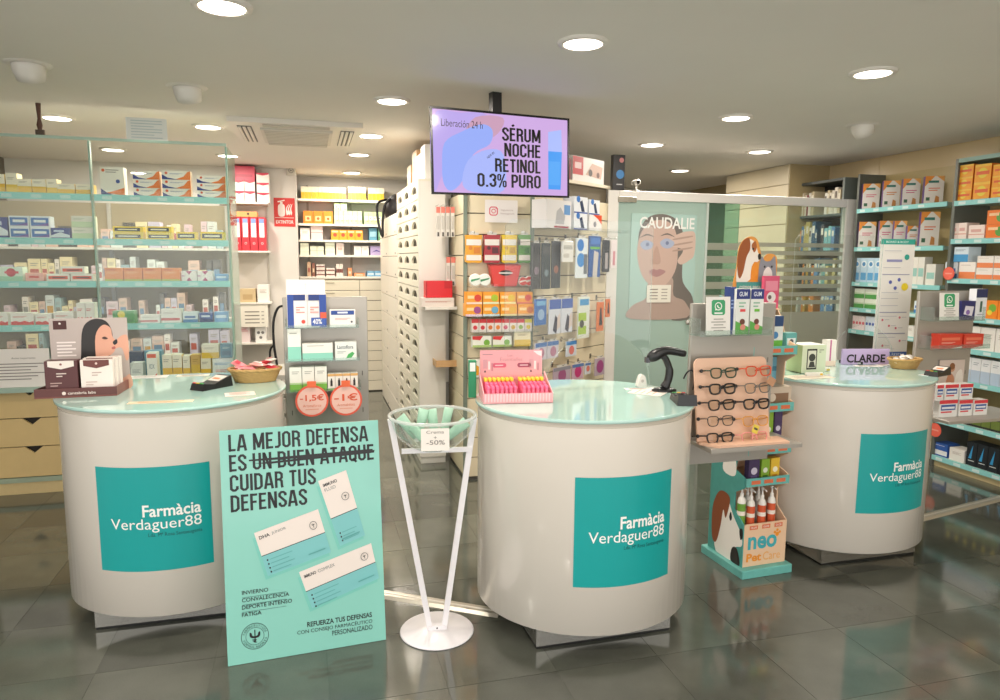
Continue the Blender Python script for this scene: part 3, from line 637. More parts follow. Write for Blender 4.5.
goods(A, zys[1], [(50.5, 228, 70, 1, 1, D['navy'])], 'low dark blue carton beside the blue oval cartons ' + LB)
goods(A, zys[1], [(70.5, 216, 94, 1, 2, D['pgreen'])], 'pale green and white carton, second shelf, left bay ' + LB, 'pale green cartons in the glass cabinet')
goods(A, zys[2], [(-4, 267, 23, 1, 1, D['wgreen'])], 'white and green carton with red oval, third shelf ' + LB)
goods(A, zys[2], [(25, 273, 44, 1, 1, D['pink'])], 'small salmon pink carton, third shelf ' + LB)
goods(A, zys[2], [(46, 274, 94, 2, 1, D['oband']), ], 'long white carton with orange band, third shelf, left bay ' + LB, 'orange band cartons in the glass cabinet')
zz = A.uv(70, 274)[1] + .001
goods(A, zz, [(60, 266.5, 85, 1, 1, D['oband'])], 'orange band carton lying on top of the two others ' + LB)
goods(A, zys[3], [(-8, 313, 8, 1, 1, D['rwave']), (10, 313, 34, 1, 1, D['rwave']), (35, 314, 52, 1, 1, D['rwave']), (53, 312, 74, 1, 1, D['rwave']), (76, 303, 94, 2, 1, D['rwave'])], 'white carton with red wavy base, lowest shelf, left bay ' + LB, 'red wave cartons in the glass cabinet')
goods(A, zys[0], [(99, 167, 124, 1, 1, D['bigo'])], 'large white carton with orange and navy swoosh, top shelf ' + LB)
goods(A, zys[0], [(132, 171, 160, 1, 3, D['lipo']), (161, 171, 191, 1, 3, D['lipo']), (196, 176, 226, 1, 3, D['lipo'])], 'stacked white carton with orange corner, top shelf, right bay ' + LB, 'stacked orange corner cartons', d=.07)
goods(A, zys[1], [(112, 226.5, 144, 1, 2, D['yblk']), (146, 226.5, 172, 1, 2, D['yblk']), (176, 232, 197, 1, 1, D['yblk']), (200, 232, 225, 1, 1, D['yblk'])], 'yellow carton with black name band, second shelf, right bay ' + LB, 'yellow and black cartons')
goods(A, zys[2], [(104, 268, 180, 4, 1, D['oran'])], 'bright orange carton with lime base, third shelf ' + LB, 'orange cartons in the glass cabinet')
goods(A, zys[2], [(181, 271, 213, 2, 1, D['mtri'])], 'white carton with magenta triangles, third shelf ' + LB, 'magenta triangle cartons')
goods(A, zys[2], [(215, 274, 228, 1, 1, D['lblue'])], 'small light blue carton, right end of third shelf ' + LB)
goods(A, zys[3], [(112, 311, 135, 1, 1, D['grny'])], 'green carton with yellow patch, lowest shelf, right bay ' + LB)
goods(A, zys[3], [(140, 315, 160, 1, 1, D['redl'])], 'low white carton with red stripe, lowest shelf ' + LB)
goods(A, zys[3], [(160.5, 309, 182, 1, 1, D['redl'])], 'taller white carton with red stripe, lowest shelf ' + LB)
goods(A, zys[3], [(182.5, 312, 198, 1, 1, D['bwht'])], 'white and blue carton, lowest shelf, right bay ' + LB)
goods(A, zys[3], [(199, 313, 213, 1, 1, D['dkbl'])], 'dark blue carton, lowest shelf, right bay ' + LB)
goods(A, zys[3], [(214, 312, 228, 1, 1, D['lblue'])], 'light blue carton at the right end, lowest shelf ' + LB)
ZW = zw
goods(A, ZW, [(144, 351, 162, 1, 1, D['slate'])], 'tall slate blue carton on the cabinet worktop behind the left counter', back=.2)
goods(A, ZW, [(128, 352, 143.5, 1, 1, D['dnavy'])], 'tall navy carton on the cabinet worktop behind the left counter', back=.2)
goods(A, ZW, [(130, 363, 143, 1, 1, D['gwht'])], 'low grey white carton in front of the navy one on the worktop', back=.04)
goods(A, ZW, [(146, 353, 157, 1, 1, D['wor'])], 'white carton with orange top and base on the cabinet worktop', back=.04)
goods(A, ZW, [(162, 355, 182, 2, 1, D['yel']), (182.5, 356, 190, 1, 1, D['yel'])], 'white and yellow carton on the worktop behind the left counter', 'yellow cartons on the worktop', back=.04)
goods(A, ZW, [(190.5, 355, 200, 1, 1, D['tan'])], 'tan and yellow carton on the worktop behind the left counter', back=.04)
goods(A, ZW, [(200.5, 358.5, 211, 1, 1, D['yel'])], 'white and yellow carton under the wider one on the worktop', back=.04)
goods(A, ZW, [(212, 358.5, 232, 1, 1, D['wpink'])], 'white carton with pink and blue lines on the worktop', back=.04)
zz = A.uv(210, 358.5, -.04)[1] + .001
goods(A, zz, [(201, 344.5, 219, 1, 1, D['yel2'])], 'wide yellow and cream carton stacked on two others on the worktop', back=.04)
goods(A, zz, [(220, 344, 232, 1, 1, D['slate'])], 'blue carton stacked at the right end of the worktop', back=.04)
u0, v0, u1, v1 = A.box(-20, 349, 50, 383, .06)
t = thing('counter_notice', 'white printed notice in a clear holder at the left edge', 'notice', A.fr((u0+u1)/2, ZW+.001, .06))
w, h = u1-u0, v1-ZW
b = MB(); b.box(-w/2, 0, 0, w/2, .004, h, M('ece8e2', .5)); b.k = 2; b.text('Aviso importante', -.02, h*.72, .12, h*.78, M('6a6660'))
for i in range(6): b.rect(-w*.42, h*(.6-.08*i), w*(.42-.1*(i % 3)), h*(.6-.08*i)+.006, M('8a867f', .6))
b.obj('sheet', t); b = MB(); b.box(-w/2, .0045, 0, w/2, .016, .012, M('8fae9f', .3)); b.obj('holder_foot', t)
# ------------------------------------------------------------------ stock rack behind the glass cabinet
A2 = Pl(A.fr(0, 0, -1.5))
t = thing('stock_rack', 'white stock rack seen through the left glass cabinet', 'rack', A2.fr(0, 0))
r0, r1 = ax0-.3, A2.uv(226, 250)[0]; zr = [.35, .72, 1.06, 1.38, 1.7]
for z in zr:
    b = MB(); b.box(r0, 0, z-.02, r1, .3, z, M('d8d6cc', .5)); b.obj('shelf', t)
for u in (r0, (r0+r1)/2, r1-.03):
    b = MB(); b.box(u, .3, .001, u+.03, .33, 2.1, M('b8b6ac', .5)); b.obj('upright', t)
b = MB(); b.box(r0, .331, 0.02, r1, .345, 2.1, M('a89d80', .6)); b.obj('back_panel', t)
KC = ['e6dcd2', 'd9b9a9', 'cfd4d2', 'e8d9b0', 'c9c2d4', 'f0e6e0', '9fb8bc', 'd8c0c6', '5a5650', 'e0e4e0']
kd = {c: (c, [('r', .15, .3, .85, .6, random.choice(['b9645a', '6a8aa8', '8a8a80', 'c99a4a'])), ('l', .2, .8, .8, 2, '9a948c')]) for c in KC}
kn = dict(e6dcd2='cream', d9b9a9='peach', cfd4d2='light grey', e8d9b0='straw yellow', c9c2d4='lilac', f0e6e0='off white', **{'9fb8bc': 'grey blue', 'd8c0c6': 'dusty pink', '5a5650': 'dark grey', 'e0e4e0': 'whitish'})
for ri, z in enumerate(zr[1:]):
    u = r0 + .25
    while u < r1 - .08:
        c = random.choice(KC); w = random.choice([.035, .05, .05, .07, .1]); h = random.uniform(.12, .24)
        carton(A2.fr(u+w/2, z+.001, -.04), w*.94, h, .15, kd[c], 'stock_carton', kn[c] + ' carton on the ' + ['lowest', 'second', 'third', 'top'][ri] + ' visible shelf of the stock rack behind glass', 'carton', 'stock rack cartons ' + kn[c] + ' ' + str(ri))
        u += w + (.09 if random.random() < .12 else .002)



# ================================================================== niche shelf with red folders
sa = PS.uv(233, 230)[0]-.12; sb = PS.uv(270, 230)[0]
Tn = thing('wall_shelf_unit', 'white wall shelves with red folders beside the fire sign', 'shelf', PS.fr(0, 0))
WS = M('e6e2da', .45)
nz = [PS.uv(250, y)[1] for y in (204, 251, 301)] + [PS.uv(250, 340)[1]]
for z in nz:
    b = MB(); b.box(sa, -.3, z-.018, sb, -.002, z, WS); b.obj('shelf_board', Tn)
b = MB(); b.box(sb-.03, -.02, nz[-1]-.3, sb-.015, -.002, nz[0]+.35, M('c9c5bd', .5)); b.obj('upright_rail', Tn)
PN = Pl(PS.fr(0, 0, .28))
dr = ('eee4e0', [('r', 0, .86, 1, 1, 'c8304a'), ('p', [(.0, .86), (.5, .72), (1, .86)], 'c8304a')], dict(side='e4dcd8'))
dr2 = ('d23a58', [('r', .1, .2, .9, .4, 'b92a48')])
goods(PN, nz[0], [(233, 180, 255, 2, 2, dr)], 'white storage box with red lid on the top wall shelf', 'red lid boxes on the wall shelf', d=.22, back=.01)
zz = PN.uv(244, 180)[1]+.002
goods(PN, zz, [(232, 166, 255, 1, 1, dr2)], 'crimson box on top of the white boxes on the wall shelf', d=.22, back=.01)
goods(PN, nz[0], [(256, 173, 269, 1, 3, dr)], 'smaller white box with red lid stacked at the shelf end', 'small red lid boxes on the wall shelf', d=.22, back=.01)
u0 = PN.uv(233, 235)[0]; u1 = PN.uv(266, 235)[0]; hz = PN.uv(250, 217)[1]-nz[1]
for k in range(4):
    w = (u1-u0)/4
    t = thing('ring_binder', 'red ring binder with white spine label on the wall shelf', 'binder', PN.fr(u0+w*(k+.5), nz[1]+.001, -.01), 'red ring binders on the wall shelf')
    b = MB(); b.bbox(-w*.47, 0, 0, w*.47, .25, hz, M('c42f3c', .4), .003); b.obj('cover', t)
    b = MB(); b.rect(-w*.3, hz*.4, w*.3, hz*.95, M('e8e6ea', .5)); b.rect(-w*.3, hz*.82, w*.3, hz*.95, M('7a96c8', .5)); b.obj('spine_label', t)
    b = MB(); b.ring(0, hz*.22, .008, .013, M('c9c9c9', .3, .8), n=14); b.obj('finger_ring', t)
b = MB(); b.bbox(u0-.02, 0, 0, u0+w*3, .2, .055, M('d89a5c', .5), .003); b.disc(u0+w*1.9, .03, .012, M('2a241f'), n=12)
tag(b.obj('file_box', None, PN.fr(0, nz[1]+hz+.003, -.02)), 'flat tan file box lying on the red binders', 'box')
ca = ('c9b48c', [('r', .2, .2, .8, .6, 'b89e74')]); wb = ('e8e4de', [('l', .2, .7, .8, 3, 'b8b0a8')])
goods(PN, nz[2], [(239, 289, 256, 1, 1, ca)], 'small kraft box on the third wall shelf', d=.2, back=.02)
goods(PN, nz[2], [(257, 285, 269, 1, 1, wb)], 'white carton on the third wall shelf', d=.2, back=.02)
goods(PN, nz[3], [(238, 322, 250, 1, 1, ('e4d4d4', [('l', .2, .7, .8, 3, 'c86a7a')]))], 'pale pink carton on the lowest wall shelf', d=.2, back=.02)
goods(PN, nz[3], [(255, 326, 266, 1, 1, ('e6e6e4', [('c', .3, .6, .15, '777777'), ('c', .7, .6, .15, '777777'), ('c', .5, .3, .15, '777777')]))], 'white carton with grey dots on the lowest wall shelf', d=.2, back=.02)
u0, v0, u1, v1 = PN.box(240, 305, 268, 327, .01)
b = MB(); b.box(0, 0, 0, u1-u0, .003, nz[2]-.022-v0, M('e6e2d6', .6)); b.k = 1
for i in range(4): b.rect(.05, .04+i*.04, .2, .052+i*.04, M('8a867c')); b.rect(.22, .04+i*.04, u1-u0-.04, .052+i*.04, M('aaa69c'))
tag(b.obj('paper_list', None, PN.fr(u0, v0, .01)), 'cream paper list hanging from the wall shelf edge', 'notice')
# fire sign
u0, v0, u1, v1 = PS.box(274, 198, 295, 226.5)
t = thing('fire_sign', 'red fire extinguisher sign on the white wall', 'sign', PS.fr(u0, v0)); w, h = u1-u0, v1-v0; RD = M('cf2f2a', .4); SW = M('f2e8e4', .5)
b = MB(); b.box(0, -.006, 0, w, -.001, h, RD); b.obj('plate', t)
b = MB(); b.k = 24; b.rect(w*.05, h*.3, w*.95, h*.315, SW); b.text('EXTINTOR', w*.08, h*.1, w*.92, h*.22, SW, .02)
b.poly(smooth_pts([(w*.22, h*.38), (w*.5, h*.38), (w*.52, h*.7), (w*.44, h*.78), (w*.28, h*.78), (w*.2, h*.7)]), SW); b.rect(w*.3, h*.78, w*.42, h*.86, SW); b.poly([(w*.2, h*.84), (w*.52, h*.9), (w*.52, h*.94), (w*.18, h*.88)], SW)
for k in range(3): b.poly(smooth_pts([(w*(.6+.1*k), h*.4), (w*(.7+.08*k), h*.48), (w*(.62+.1*k), h*.62), (w*(.74+.07*k), h*.8), (w*(.58+.1*k), h*.64)]), SW)
b.obj('pictogram', t)
u, v = PS.uv(291, 171)
b = MB(); b.bbox(-.05, -.04, -.05, .05, -.001, .05, M('d2ccc2', .4), .01); b.ring(0, 0, .02, .028, M('8a857c'), -.041); b.disc(0, 0, .008, M('55514a'), -.041)
tag(b.obj('alarm_box', None, PS.fr(u, v)), 'small white alarm box high on the wall above the fire sign', 'alarm')
# ================================================================== back wall shelves and drawers
B0, B1 = PB.uv(299, 240)[0], PB.uv(388, 240)[0]
bz = [PB.uv(340, y, .3)[1] for y in (199.5, 224, 240, 255, 276.5)]
Tb = thing('back_shelves', 'white back wall shelves above cream drawers', 'shelf', PB.fr(0, 0))
for z in bz:
    b = MB(); b.box(B0, -.3, z-.025, B1+.3, -.002, z, M('ebe6da', .45)); b.obj('shelf_board', Tb)
for u in (B0+.1, PB.uv(350, 240)[0]):
    b = MB(); b.box(u, -.02, bz[-1]-.024, u+.025, -.002, CEIL-.1, M('b0aa9e', .5)); b.obj('upright_rail', Tb)
PBf = Pl(PB.fr(0, 0, .28))
d1 = ('f0e6cc', [('r', 0, 0, 1, .55, 'e6b83a')]); d2 = ('ea8422', [('r', .2, .2, .8, .6, 'f2c890'), ('c', .5, .4, .15, 'e05a28')]); d3 = ('b8d49a', [('r', .1, .35, .9, .65, 'e6e8d8'), ('c', .4, .5, .14, '3a4a3a'), ('c', .7, .25, .12, 'e09a4a')])
lb = ' of the back wall shelves'
goods(PBf, bz[0], [(301, 187, 346, 13, 1, d1), (348, 187, 366, 5, 1, d1), (368, 188, 384, 4, 1, d1)], 'narrow white and yellow carton on the top shelf' + lb, 'yellow cartons on the back shelves', d=.2, back=.01)
goods(PBf, bz[1], [(303, 211, 333, 3, 1, d2)], 'orange carton with white panel on the second shelf' + lb, 'orange cartons on the back shelves', d=.2, back=.01)
goods(PBf, bz[1], [(334, 211, 362, 6, 1, d3), (364, 212, 382, 4, 1, d3)], 'small pale green carton on the second shelf' + lb, 'pale green cartons on the back shelves', d=.2, back=.01)
zz = PBf.uv(350, 211)[1]+.001
goods(PBf, zz, [(334, 203, 347, 2, 1, d3)], 'pale green carton stacked on the others, second shelf' + lb, 'stacked pale green cartons on the back shelves', d=.2, back=.01)
goods(PBf, bz[2], [(300, 228, 310, 1, 1, wb)], 'white carton at the left end of the third shelf' + lb, d=.2, back=.01)
goods(PBf, bz[2], [(310.5, 226, 323, 1, 1, ('e8d0cc', [('r', 0, .5, 1, .56, 'c99a94')]))], 'pale pink carton on the third shelf' + lb, d=.2, back=.01)
d4 = ('ee9a2c', [('c', .5, .5, .25, 'd8402c'), ('r', .1, .75, .9, .9, 'f6d8a0')])
goods(PBf, bz[2], [(331, 230, 363, 4, 1, d4)], 'orange carton with red dot on the third shelf' + lb, 'orange red dot cartons on the back shelves', d=.2, back=.01)
goods(PBf, bz[2], [(369, 228, 377, 1, 1, ('5f9ab0', [('r', .1, .3, .9, .7, '9ac4d0')]))], 'teal blue carton on the third shelf' + lb, d=.2, back=.01)
goods(PBf, bz[2], [(378, 228, 384, 1, 1, ('6aa078', [('r', .1, .3, .9, .7, '9ac4a0')]))], 'green carton on the third shelf' + lb, d=.2, back=.01)
d5 = ('dde2cc', [('r', 0, .45, 1, .5, 'b0b8a0')])
goods(PBf, bz[3], [(300, 243, 309, 1, 2, d5), (310, 246, 324, 2, 1, d5), (325, 242.5, 335, 1, 2, d5)], 'pale sage carton on the fourth shelf' + lb, 'sage cartons on the back shelves', d=.2, back=.01)
goods(PBf, bz[3], [(336, 243, 344, 1, 1, ('e2cfc6', [('r', .2, .4, .8, .6, 'c8a89c')]))], 'dusty rose carton on the fourth shelf' + lb, d=.2, back=.01)
goods(PBf, bz[3], [(354, 246, 369, 2, 1, wb)], 'white carton on the fourth shelf' + lb, 'white cartons on the fourth back shelf', d=.2, back=.01)
goods(PBf, bz[3], [(370, 246, 383, 1, 1, ('b4a4cc', [('p', [(.1, .3), (.5, .6), (.9, .3), (.5, .45)], '4a3a8a')]))], 'lilac carton on the fourth shelf' + lb, d=.2, back=.01)
goods(PBf, bz[4], [(307, 262, 311, 1, 1, ('c9a88a', [('r', .2, .3, .8, .6, 'a05a4a')])), (312, 263, 315, 1, 1, ('8a5a4a', [('r', .2, .3, .8, .6, 'e0c8a8')]))], 'upright brown carton on the lowest shelf' + lb, 'brown cartons on the back shelves', d=.2, back=.01)
d6 = ('e2d6cc', [('r', 0, .3, 1, .6, '7a4a44')])
goods(PBf, bz[4], [(316, 264.5, 325, 1, 3, d6), (326, 268, 335, 1, 2, d6)], 'flat white carton with brown band on the lowest shelf' + lb, 'brown band cartons on the back shelves', d=.2, back=.01)
goods(PBf, bz[4], [(336, 264, 343, 2, 1, d6)], 'upright carton with brown band on the lowest shelf' + lb, 'upright brown band cartons', d=.2, back=.01)
goods(PBf, bz[4], [(348, 268, 352, 1, 1, ('e89a6a', [('r', .2, .3, .8, .6, 'f2d0b8')])), (354, 273, 365, 1, 1, ('e89a6a', [('r', .2, .3, .8, .6, 'f2d0b8')]))], 'salmon orange carton on the lowest shelf' + lb, 'salmon cartons on the back shelves', d=.2, back=.01)
goods(PBf, bz[4], [(367, 271, 382, 2, 1, ('7aaed0', [('r', .1, .3, .9, .6, 'd8e8f0')]))], 'light blue carton on the lowest shelf' + lb, 'light blue cartons on the back shelves', d=.2, back=.01)
# drawers
CRD = M('ddd6c2', .4)
Td = thing('drawer_cabinet', 'cream drawer cabinet under the back wall shelves', 'cabinet', PB.fr(0, 0))
zb0 = bz[-1]-.03
b = MB(); b.box(B0, -.42, .001, B1+.3, -.002, zb0, M('6e6654', .6)); b.obj('carcass', Td)
n = 11; hh = (zb0-.02)/n; cw = (B1+.3-B0)/2
b = MB(); b.bbox(.003, -.016, .003, cw-.003, 0, hh-.004, CRD, .002); me = b.mesh('drawer')
b = MB(); b.box(cw/2-.05, -.022, hh*.7, cw/2+.05, -.0165, hh*.78, M('a8a08c', .4)); mh = b.mesh('drawer_pull')
for i in range(n):
    for c in range(2):
        o = link('drawer', me, Td, Matrix.Translation((B0+c*cw, -.4205, .01+i*hh))); link('drawer_pull', mh, o)
# ================================================================== drawer block with half moon openings
ph0 = G(420, 464); H = Pl(frame((ph0.x, ph0.y, 0), DL))
hl = -H.uv(398, 300)[0]; hf = -H.uv(381.5, 300)[0]; hz1 = H.uv(418, 181)[1]
print('moon cabinet', hl, hf, hz1)
DW = M('e2ddcc', .4)
Th = thing('moon_drawer_cabinet', 'tall cream drawer cabinet with half moon finger holes', 'cabinet', H.fr(0, 0))
ew = (G(446, 464) - ph0).length
b = MB(); b.box(-hl, .02, .06, 0, ew-.002, hz1, M('4a4438', .7)); b.obj('carcass', Th)
b = MB(); b.box(.0005, 0, .06, .02, ew, hz1, M('e4e0d8', .45)); b.obj('end_panel', Th)
b = MB(); b.box(-hl, .012, .001, .0, ew, .058, M('e8e6e0', .4)); b.obj('plinth', Th)
b = MB(); b.box(-hl, .0, hz1+.0005, .02, ew, hz1+.02, DW); b.obj('top_board', Th)
rows, cols = 16, 3; ch = (hz1-.06)/rows; cw = hl/cols; rr = min(cw, ch)*.27
arc = [(cw/2 + cw*.33*math.cos(math.pi*i/10), ch*.38 + ch*.44*math.sin(math.pi*i/10)) for i in range(11)]
pts = [(.002, .003), (cw-.002, .003), (cw-.002, ch*.38)] + arc + [(.002, ch*.38)]   # lower part + hole ceiling handled by two strips
b = MB()
b.prism([(.002, .003), (cw-.002, .003), (cw-.002, ch*.38), (.002, ch*.38)], 0, .018, DW)
b.prism([(cw-.002, ch*.38), (cw-.002, ch-.003), (.002, ch-.003), (.002, ch*.38)] + arc[::-1], 0, .018, DW)
me = b.mesh('moon_drawer')
for r in range(rows):
    for c in range(cols): link('moon_drawer', me, Th, Matrix.Translation((-hl+c*cw, 0, .06+r*ch)))
Tl = thing('plain_drawer_cabinet', 'cream drawer cabinet with plain fronts and black keyholes, farther along', 'cabinet', H.fr(0, 0))
b = MB(); b.box(-hf, .02, .001, -hl-.003, ew, hz1-.15, M('6a6454', .7)); b.obj('carcass', Tl)
n = 10; ch = (hz1-.16)/n; cw = (hf-hl-.003)/2
b = MB(); b.bbox(.003, -.004, .003, cw-.003, .019, ch-.004, M('ddd8ca', .45), .003); b.rect(cw*.8, ch*.1, cw*.86, ch*.18, M('2a2722'), -.005); me = b.mesh('drawer')
for r in range(n):
    for c in range(2): link('drawer', me, Tl, Matrix.Translation((-hf+c*cw, 0, .01+r*ch)))
# boxes and bag on top of the drawers
kr = ('a9855c', [('r', .45, 0, .55, 1, 'b9956c')]); zt = hz1+.0205
HT = Pl(H.fr(0, 0, -.06))
def onH(u, y, w, h, d, des, label): carton(HT.fr(u, zt, -y), w, h, d, des, 'storage_box', label, 'box')
onH(-.13, 0, .2, .26, .2, wb, 'white box nearest the screen on the drawer cabinet')
onH(-.36, 0, .24, .22, .2, ('e8e4dc', [('l', .2, .6, .8, 2, 'b8b0a8')]), 'second white box on top of the drawer cabinet')
onH(-.3, .21, .32, .3, .18, kr, 'tall brown cardboard box behind the white boxes')
onH(-.72, .02, .26, .3, .24, kr, 'brown cardboard box at the middle of the drawer cabinet top')
onH(-1.05, .02, .24, .22, .24, ('b08c62', [('r', .2, .3, .8, .6, 'd8c8b0')]), 'smaller brown box at the far end of the drawer cabinet top')
pbag = G(388, 190, 2.0); BG = M('1d1c1e', .6)
bb = Tl.matrix_world @ Vector((-(hl+hf)/2-.2, .12, hz1-.148))
t = thing('black_bag', 'black fabric bag with hanging strap on top of the far drawers', 'bag', frame(bb, DL))
b = MB()
v = []; f = []; n = 14
for k, (zz_, s) in enumerate(((0, .85), (.06, 1.0), (.15, .95), (.22, .6), (.25, .2))):
    for i in range(n): a = 2*math.pi*i/n; v.append((.26*s*math.cos(a)*(1+.06*math.sin(3*a+k)), .13*s*math.sin(a)*(1+.08*math.cos(4*a)), zz_))
for k in range(4):
    for i in range(n): f.append((k*n+i, k*n+(i+1) % n, (k+1)*n+(i+1) % n, (k+1)*n+i))
f += [tuple(range(n-1, -1, -1)), tuple(range(4*n, 5*n))]; b.add(v, f, BG, True); b.obj('bag_body', t)
b = MB(); b.tube(smooth_pts([(-.1, -.1, .2), (-.05, -.2, .15), (0, -.2, -.05), (.03, -.16, -.2), (.06, -.16, -.05), (.1, -.14, .12), (.12, -.08, .2)], 4, False), .014, BG, 6); b.obj('strap', t)
# ================================================================== centre column with slat boards
pc = G(465, 480); C = W(Vector((pc.x, pc.y, 0)))
cw_ = C.uv(531, 300)[0]; CYR = R(50)
pk = C.pt(cw_, 0); C2 = Pl(frame((pk.x, pk.y, 0), CYR)); c2w = C2.uv(607, 300)[0]
ctop = C2.uv(590, 186)[1]; cl = .62
print('column', cw_, c2w, ctop)
Tcol = thing('slat_column', 'cream slat wall column under the screen', 'display column', C.F)
I0 = C.I
e2 = I0 @ C2.pt(c2w, 0); e3 = Vector((e2.x-.1, max(e2.y, cl)+.25, 0))
outl = [(0.0, .022), (cw_-.012, .022), (e2.x-.028, e2.y+.01), (e2.x-.03, e2.y+.1), (.1, cl+.05), (.022, cl)]
b = MB(); b.prismz(outl, .02, ctop, DARKGAP); b.obj('core', Tcol)
b = MB(); b.prismz([(-.01, -.01), (cw_, -.01), (e2.x, e2.y-.005), (e2.x, e2.y+.12), (.1, cl+.06), (-.01, cl)], ctop+.0005, ctop+.025, M('e2d8c0', .45)); b.obj('top_board', Tcol)
b = MB(); b.prismz([(.005, .01), (cw_-.01, .01), (e2.x-.03, e2.y), (.1, cl), (.01, cl)], .001, .0195, M('55504a', .5)); b.obj('base', Tcol)
step = .148; nb = int((ctop-.02)/step)
L2 = I0 @ C2.F
for (F, w) in ((Matrix.Identity(4), cw_), (L2, c2w), (I0 @ frame(C.pt(0, 0) + Dv*cl, DL), cl)):
    b = MB(); b.bbox(.006, 0, .004, w-.006, .02, step-.004, SLAT_CREAM, .002); me = b.mesh('slat_board')
    for k in range(nb): link('slat_board', me, Tcol, F @ Matrix.Translation((0, 0, .02+k*step)))
for u in (.0, cw_):
    b = MB(); b.bbox(u-.014, -.016, .02, u+.014, .004, ctop-.001, POSTG, .003); b.obj('metal_post', Tcol)
HK = M('b8b6b0', .25, .9)
def hook(F, z, x, L):                         # a prong hook, child of the column
    b = MB(); b.tube([(x, 0, z), (x, -L, z+.004), (x, -L-.01, z+.015)], .0025, HK, 6); b.box(x-.012, -.004, z-.02, x+.012, -.0005, z+.02, HK); b.obj('hook', Tcol, I0 @ F)
def shelfplate(F, x0, x1, z, dpt, name='shelf_plate', m=None):
    b = MB(); b.box(x0, -dpt, z-.006, x1, -.001, z, m or ACRYL); b.box(x0, -dpt-.003, z-.006, x1, -dpt-.0003, z+.018, m or ACRYL); b.obj(name, Tcol, I0 @ F)
# ---- hanging packs
def hang(pl, x0, y0, x1, y1, out, design, name, label, cat, group=None, thick=.02, shape='box', n=1, hk=True):
    u0, v0, u1, v1 = pl.box(x0, y0, x1, y1, out); w = (u1-u0)/n; h = v1-v0
    base, prints = design[0], design[1]
    for i in range(n):
        uc = u0+w*(i+.5)
        t = thing(name, label, cat, pl.fr(uc, v0, out), group if n > 1 or group else None)
        b = MB(); ww = w*.93
        if shape == 'pouch':
            P = smooth_pts([(-ww*.5, 0), (0, -.004), (ww*.5, 0), (ww*.47, h*.5), (ww*.5, h*.93), (ww*.5, h), (0, h*1.0), (-ww*.5, h), (-ww*.5, h*.93), (-ww*.47, h*.5)], 3)
            b.prism(P, 0, thick, M(base, .3))
        else: b.bbox(-ww/2, 0, 0, ww/2, thick, h, M(base, .3), .003)
        U = lambda u: -ww/2+u*ww
        for p in prints:
            if p[0] == 'r': b.rect(U(p[1]), p[2]*h, U(p[3]), p[4]*h, M(p[5], .3))
            elif p[0] == 'c': b.disc(U(p[1]), p[2]*h, p[3]*min(ww, h), M(p[4], .3), n=14)
            elif p[0] == 'p': b.poly([(U(a), c*h) for a, c in p[1]], M(p[2], .3))
            elif p[0] == 't': b.text(p[1], U(p[2]), p[3]*h, U(p[4]), p[5]*h, M(p[6], .3), .015)
        b.obj('pack_body', t)
        b = MB(); b.box(-ww*.3, .002, h, ww*.3, .004, h+.018, M('d8d4cc', .5)); b.obj('hang_tab', t)
        if hk: hook(pl.F, v0+h+.008, uc, out+.01)
PCH = lambda c, c2: (c, [('r', .04, .62, .96, .84, 'efe8de'), ('r', .04, .06, .96, .26, 'efe8de'), ('c', .3, .52, .12, c2), ('r', .5, .32, .9, .55, c2)])
for x0, x1, c, c2, nm in ((465, 482.5, 'e8a41e', 'd9801c', 'orange'), (483.5, 500.5, 'b02a34', '5a1a20', 'dark red'), (501.5, 517.5, 'ecc81c', 'c99a18', 'yellow'), (518, 531, '5f9a44', '3d7a34', 'green')):
    hang(C, x0, 235, x1, 262, .05, PCH(c, c2), 'sweets_pouch', nm + ' and white sweets pouch on the column front', 'pouch', thick=.03, shape='pouch')
hang(C, 505, 208, 506, 209, .0, ('c9c9c9', []), 'wire_end', 'x', 'x') if False else None
# notice with camera icon
u0, v0, u1, v1 = C.box(485, 200, 517.5, 222.5, .03)
t = thing('social_sign', 'white card with pink camera icon under the screen', 'sign', C.fr(u0, v0, .03)); w, h = u1-u0, v1-v0
b = MB(); b.box(0, 0, 0, w, .003, h, M('ebe5e2', .5)); b.obj('card', t)
b = MB(); PKC = M('d8506a', .5); cx, cz, r = w*.26, h*.5, h*.2
def rr_ring(b, cx, cz, r, th, m):
    P = lambda q, k: [(cx+x*q, cz+z*q) for x, z in ((-1+k, -1), (1-k, -1), (1, -1+k), (1, 1-k), (1-k, 1), (-1+k, 1), (-1, 1-k), (-1, -1+k))]
    o, i = P(r, .4), P(r-th, .35); b.k += 1; y = -.0004-.00025*b.k
    v = [(p[0], y, p[1]) for p in o+i]; b.add(v, [(k, (k+1) % 8, (k+1) % 8+8, k+8) for k in range(8)], m)
rr_ring(b, cx, cz, r, .007, PKC); b.ring(cx, cz, r*.35, r*.52, PKC); b.disc(cx+r*.55, cz+r*.55, r*.12, PKC, n=10)
b.text('Síguenos', w*.48, h*.5, w*.86, h*.6, M('b9a8a8')); b.text('Instagram', w*.48, h*.34, w*.9, h*.44, M('b9a8a8')); b.obj('print', t)
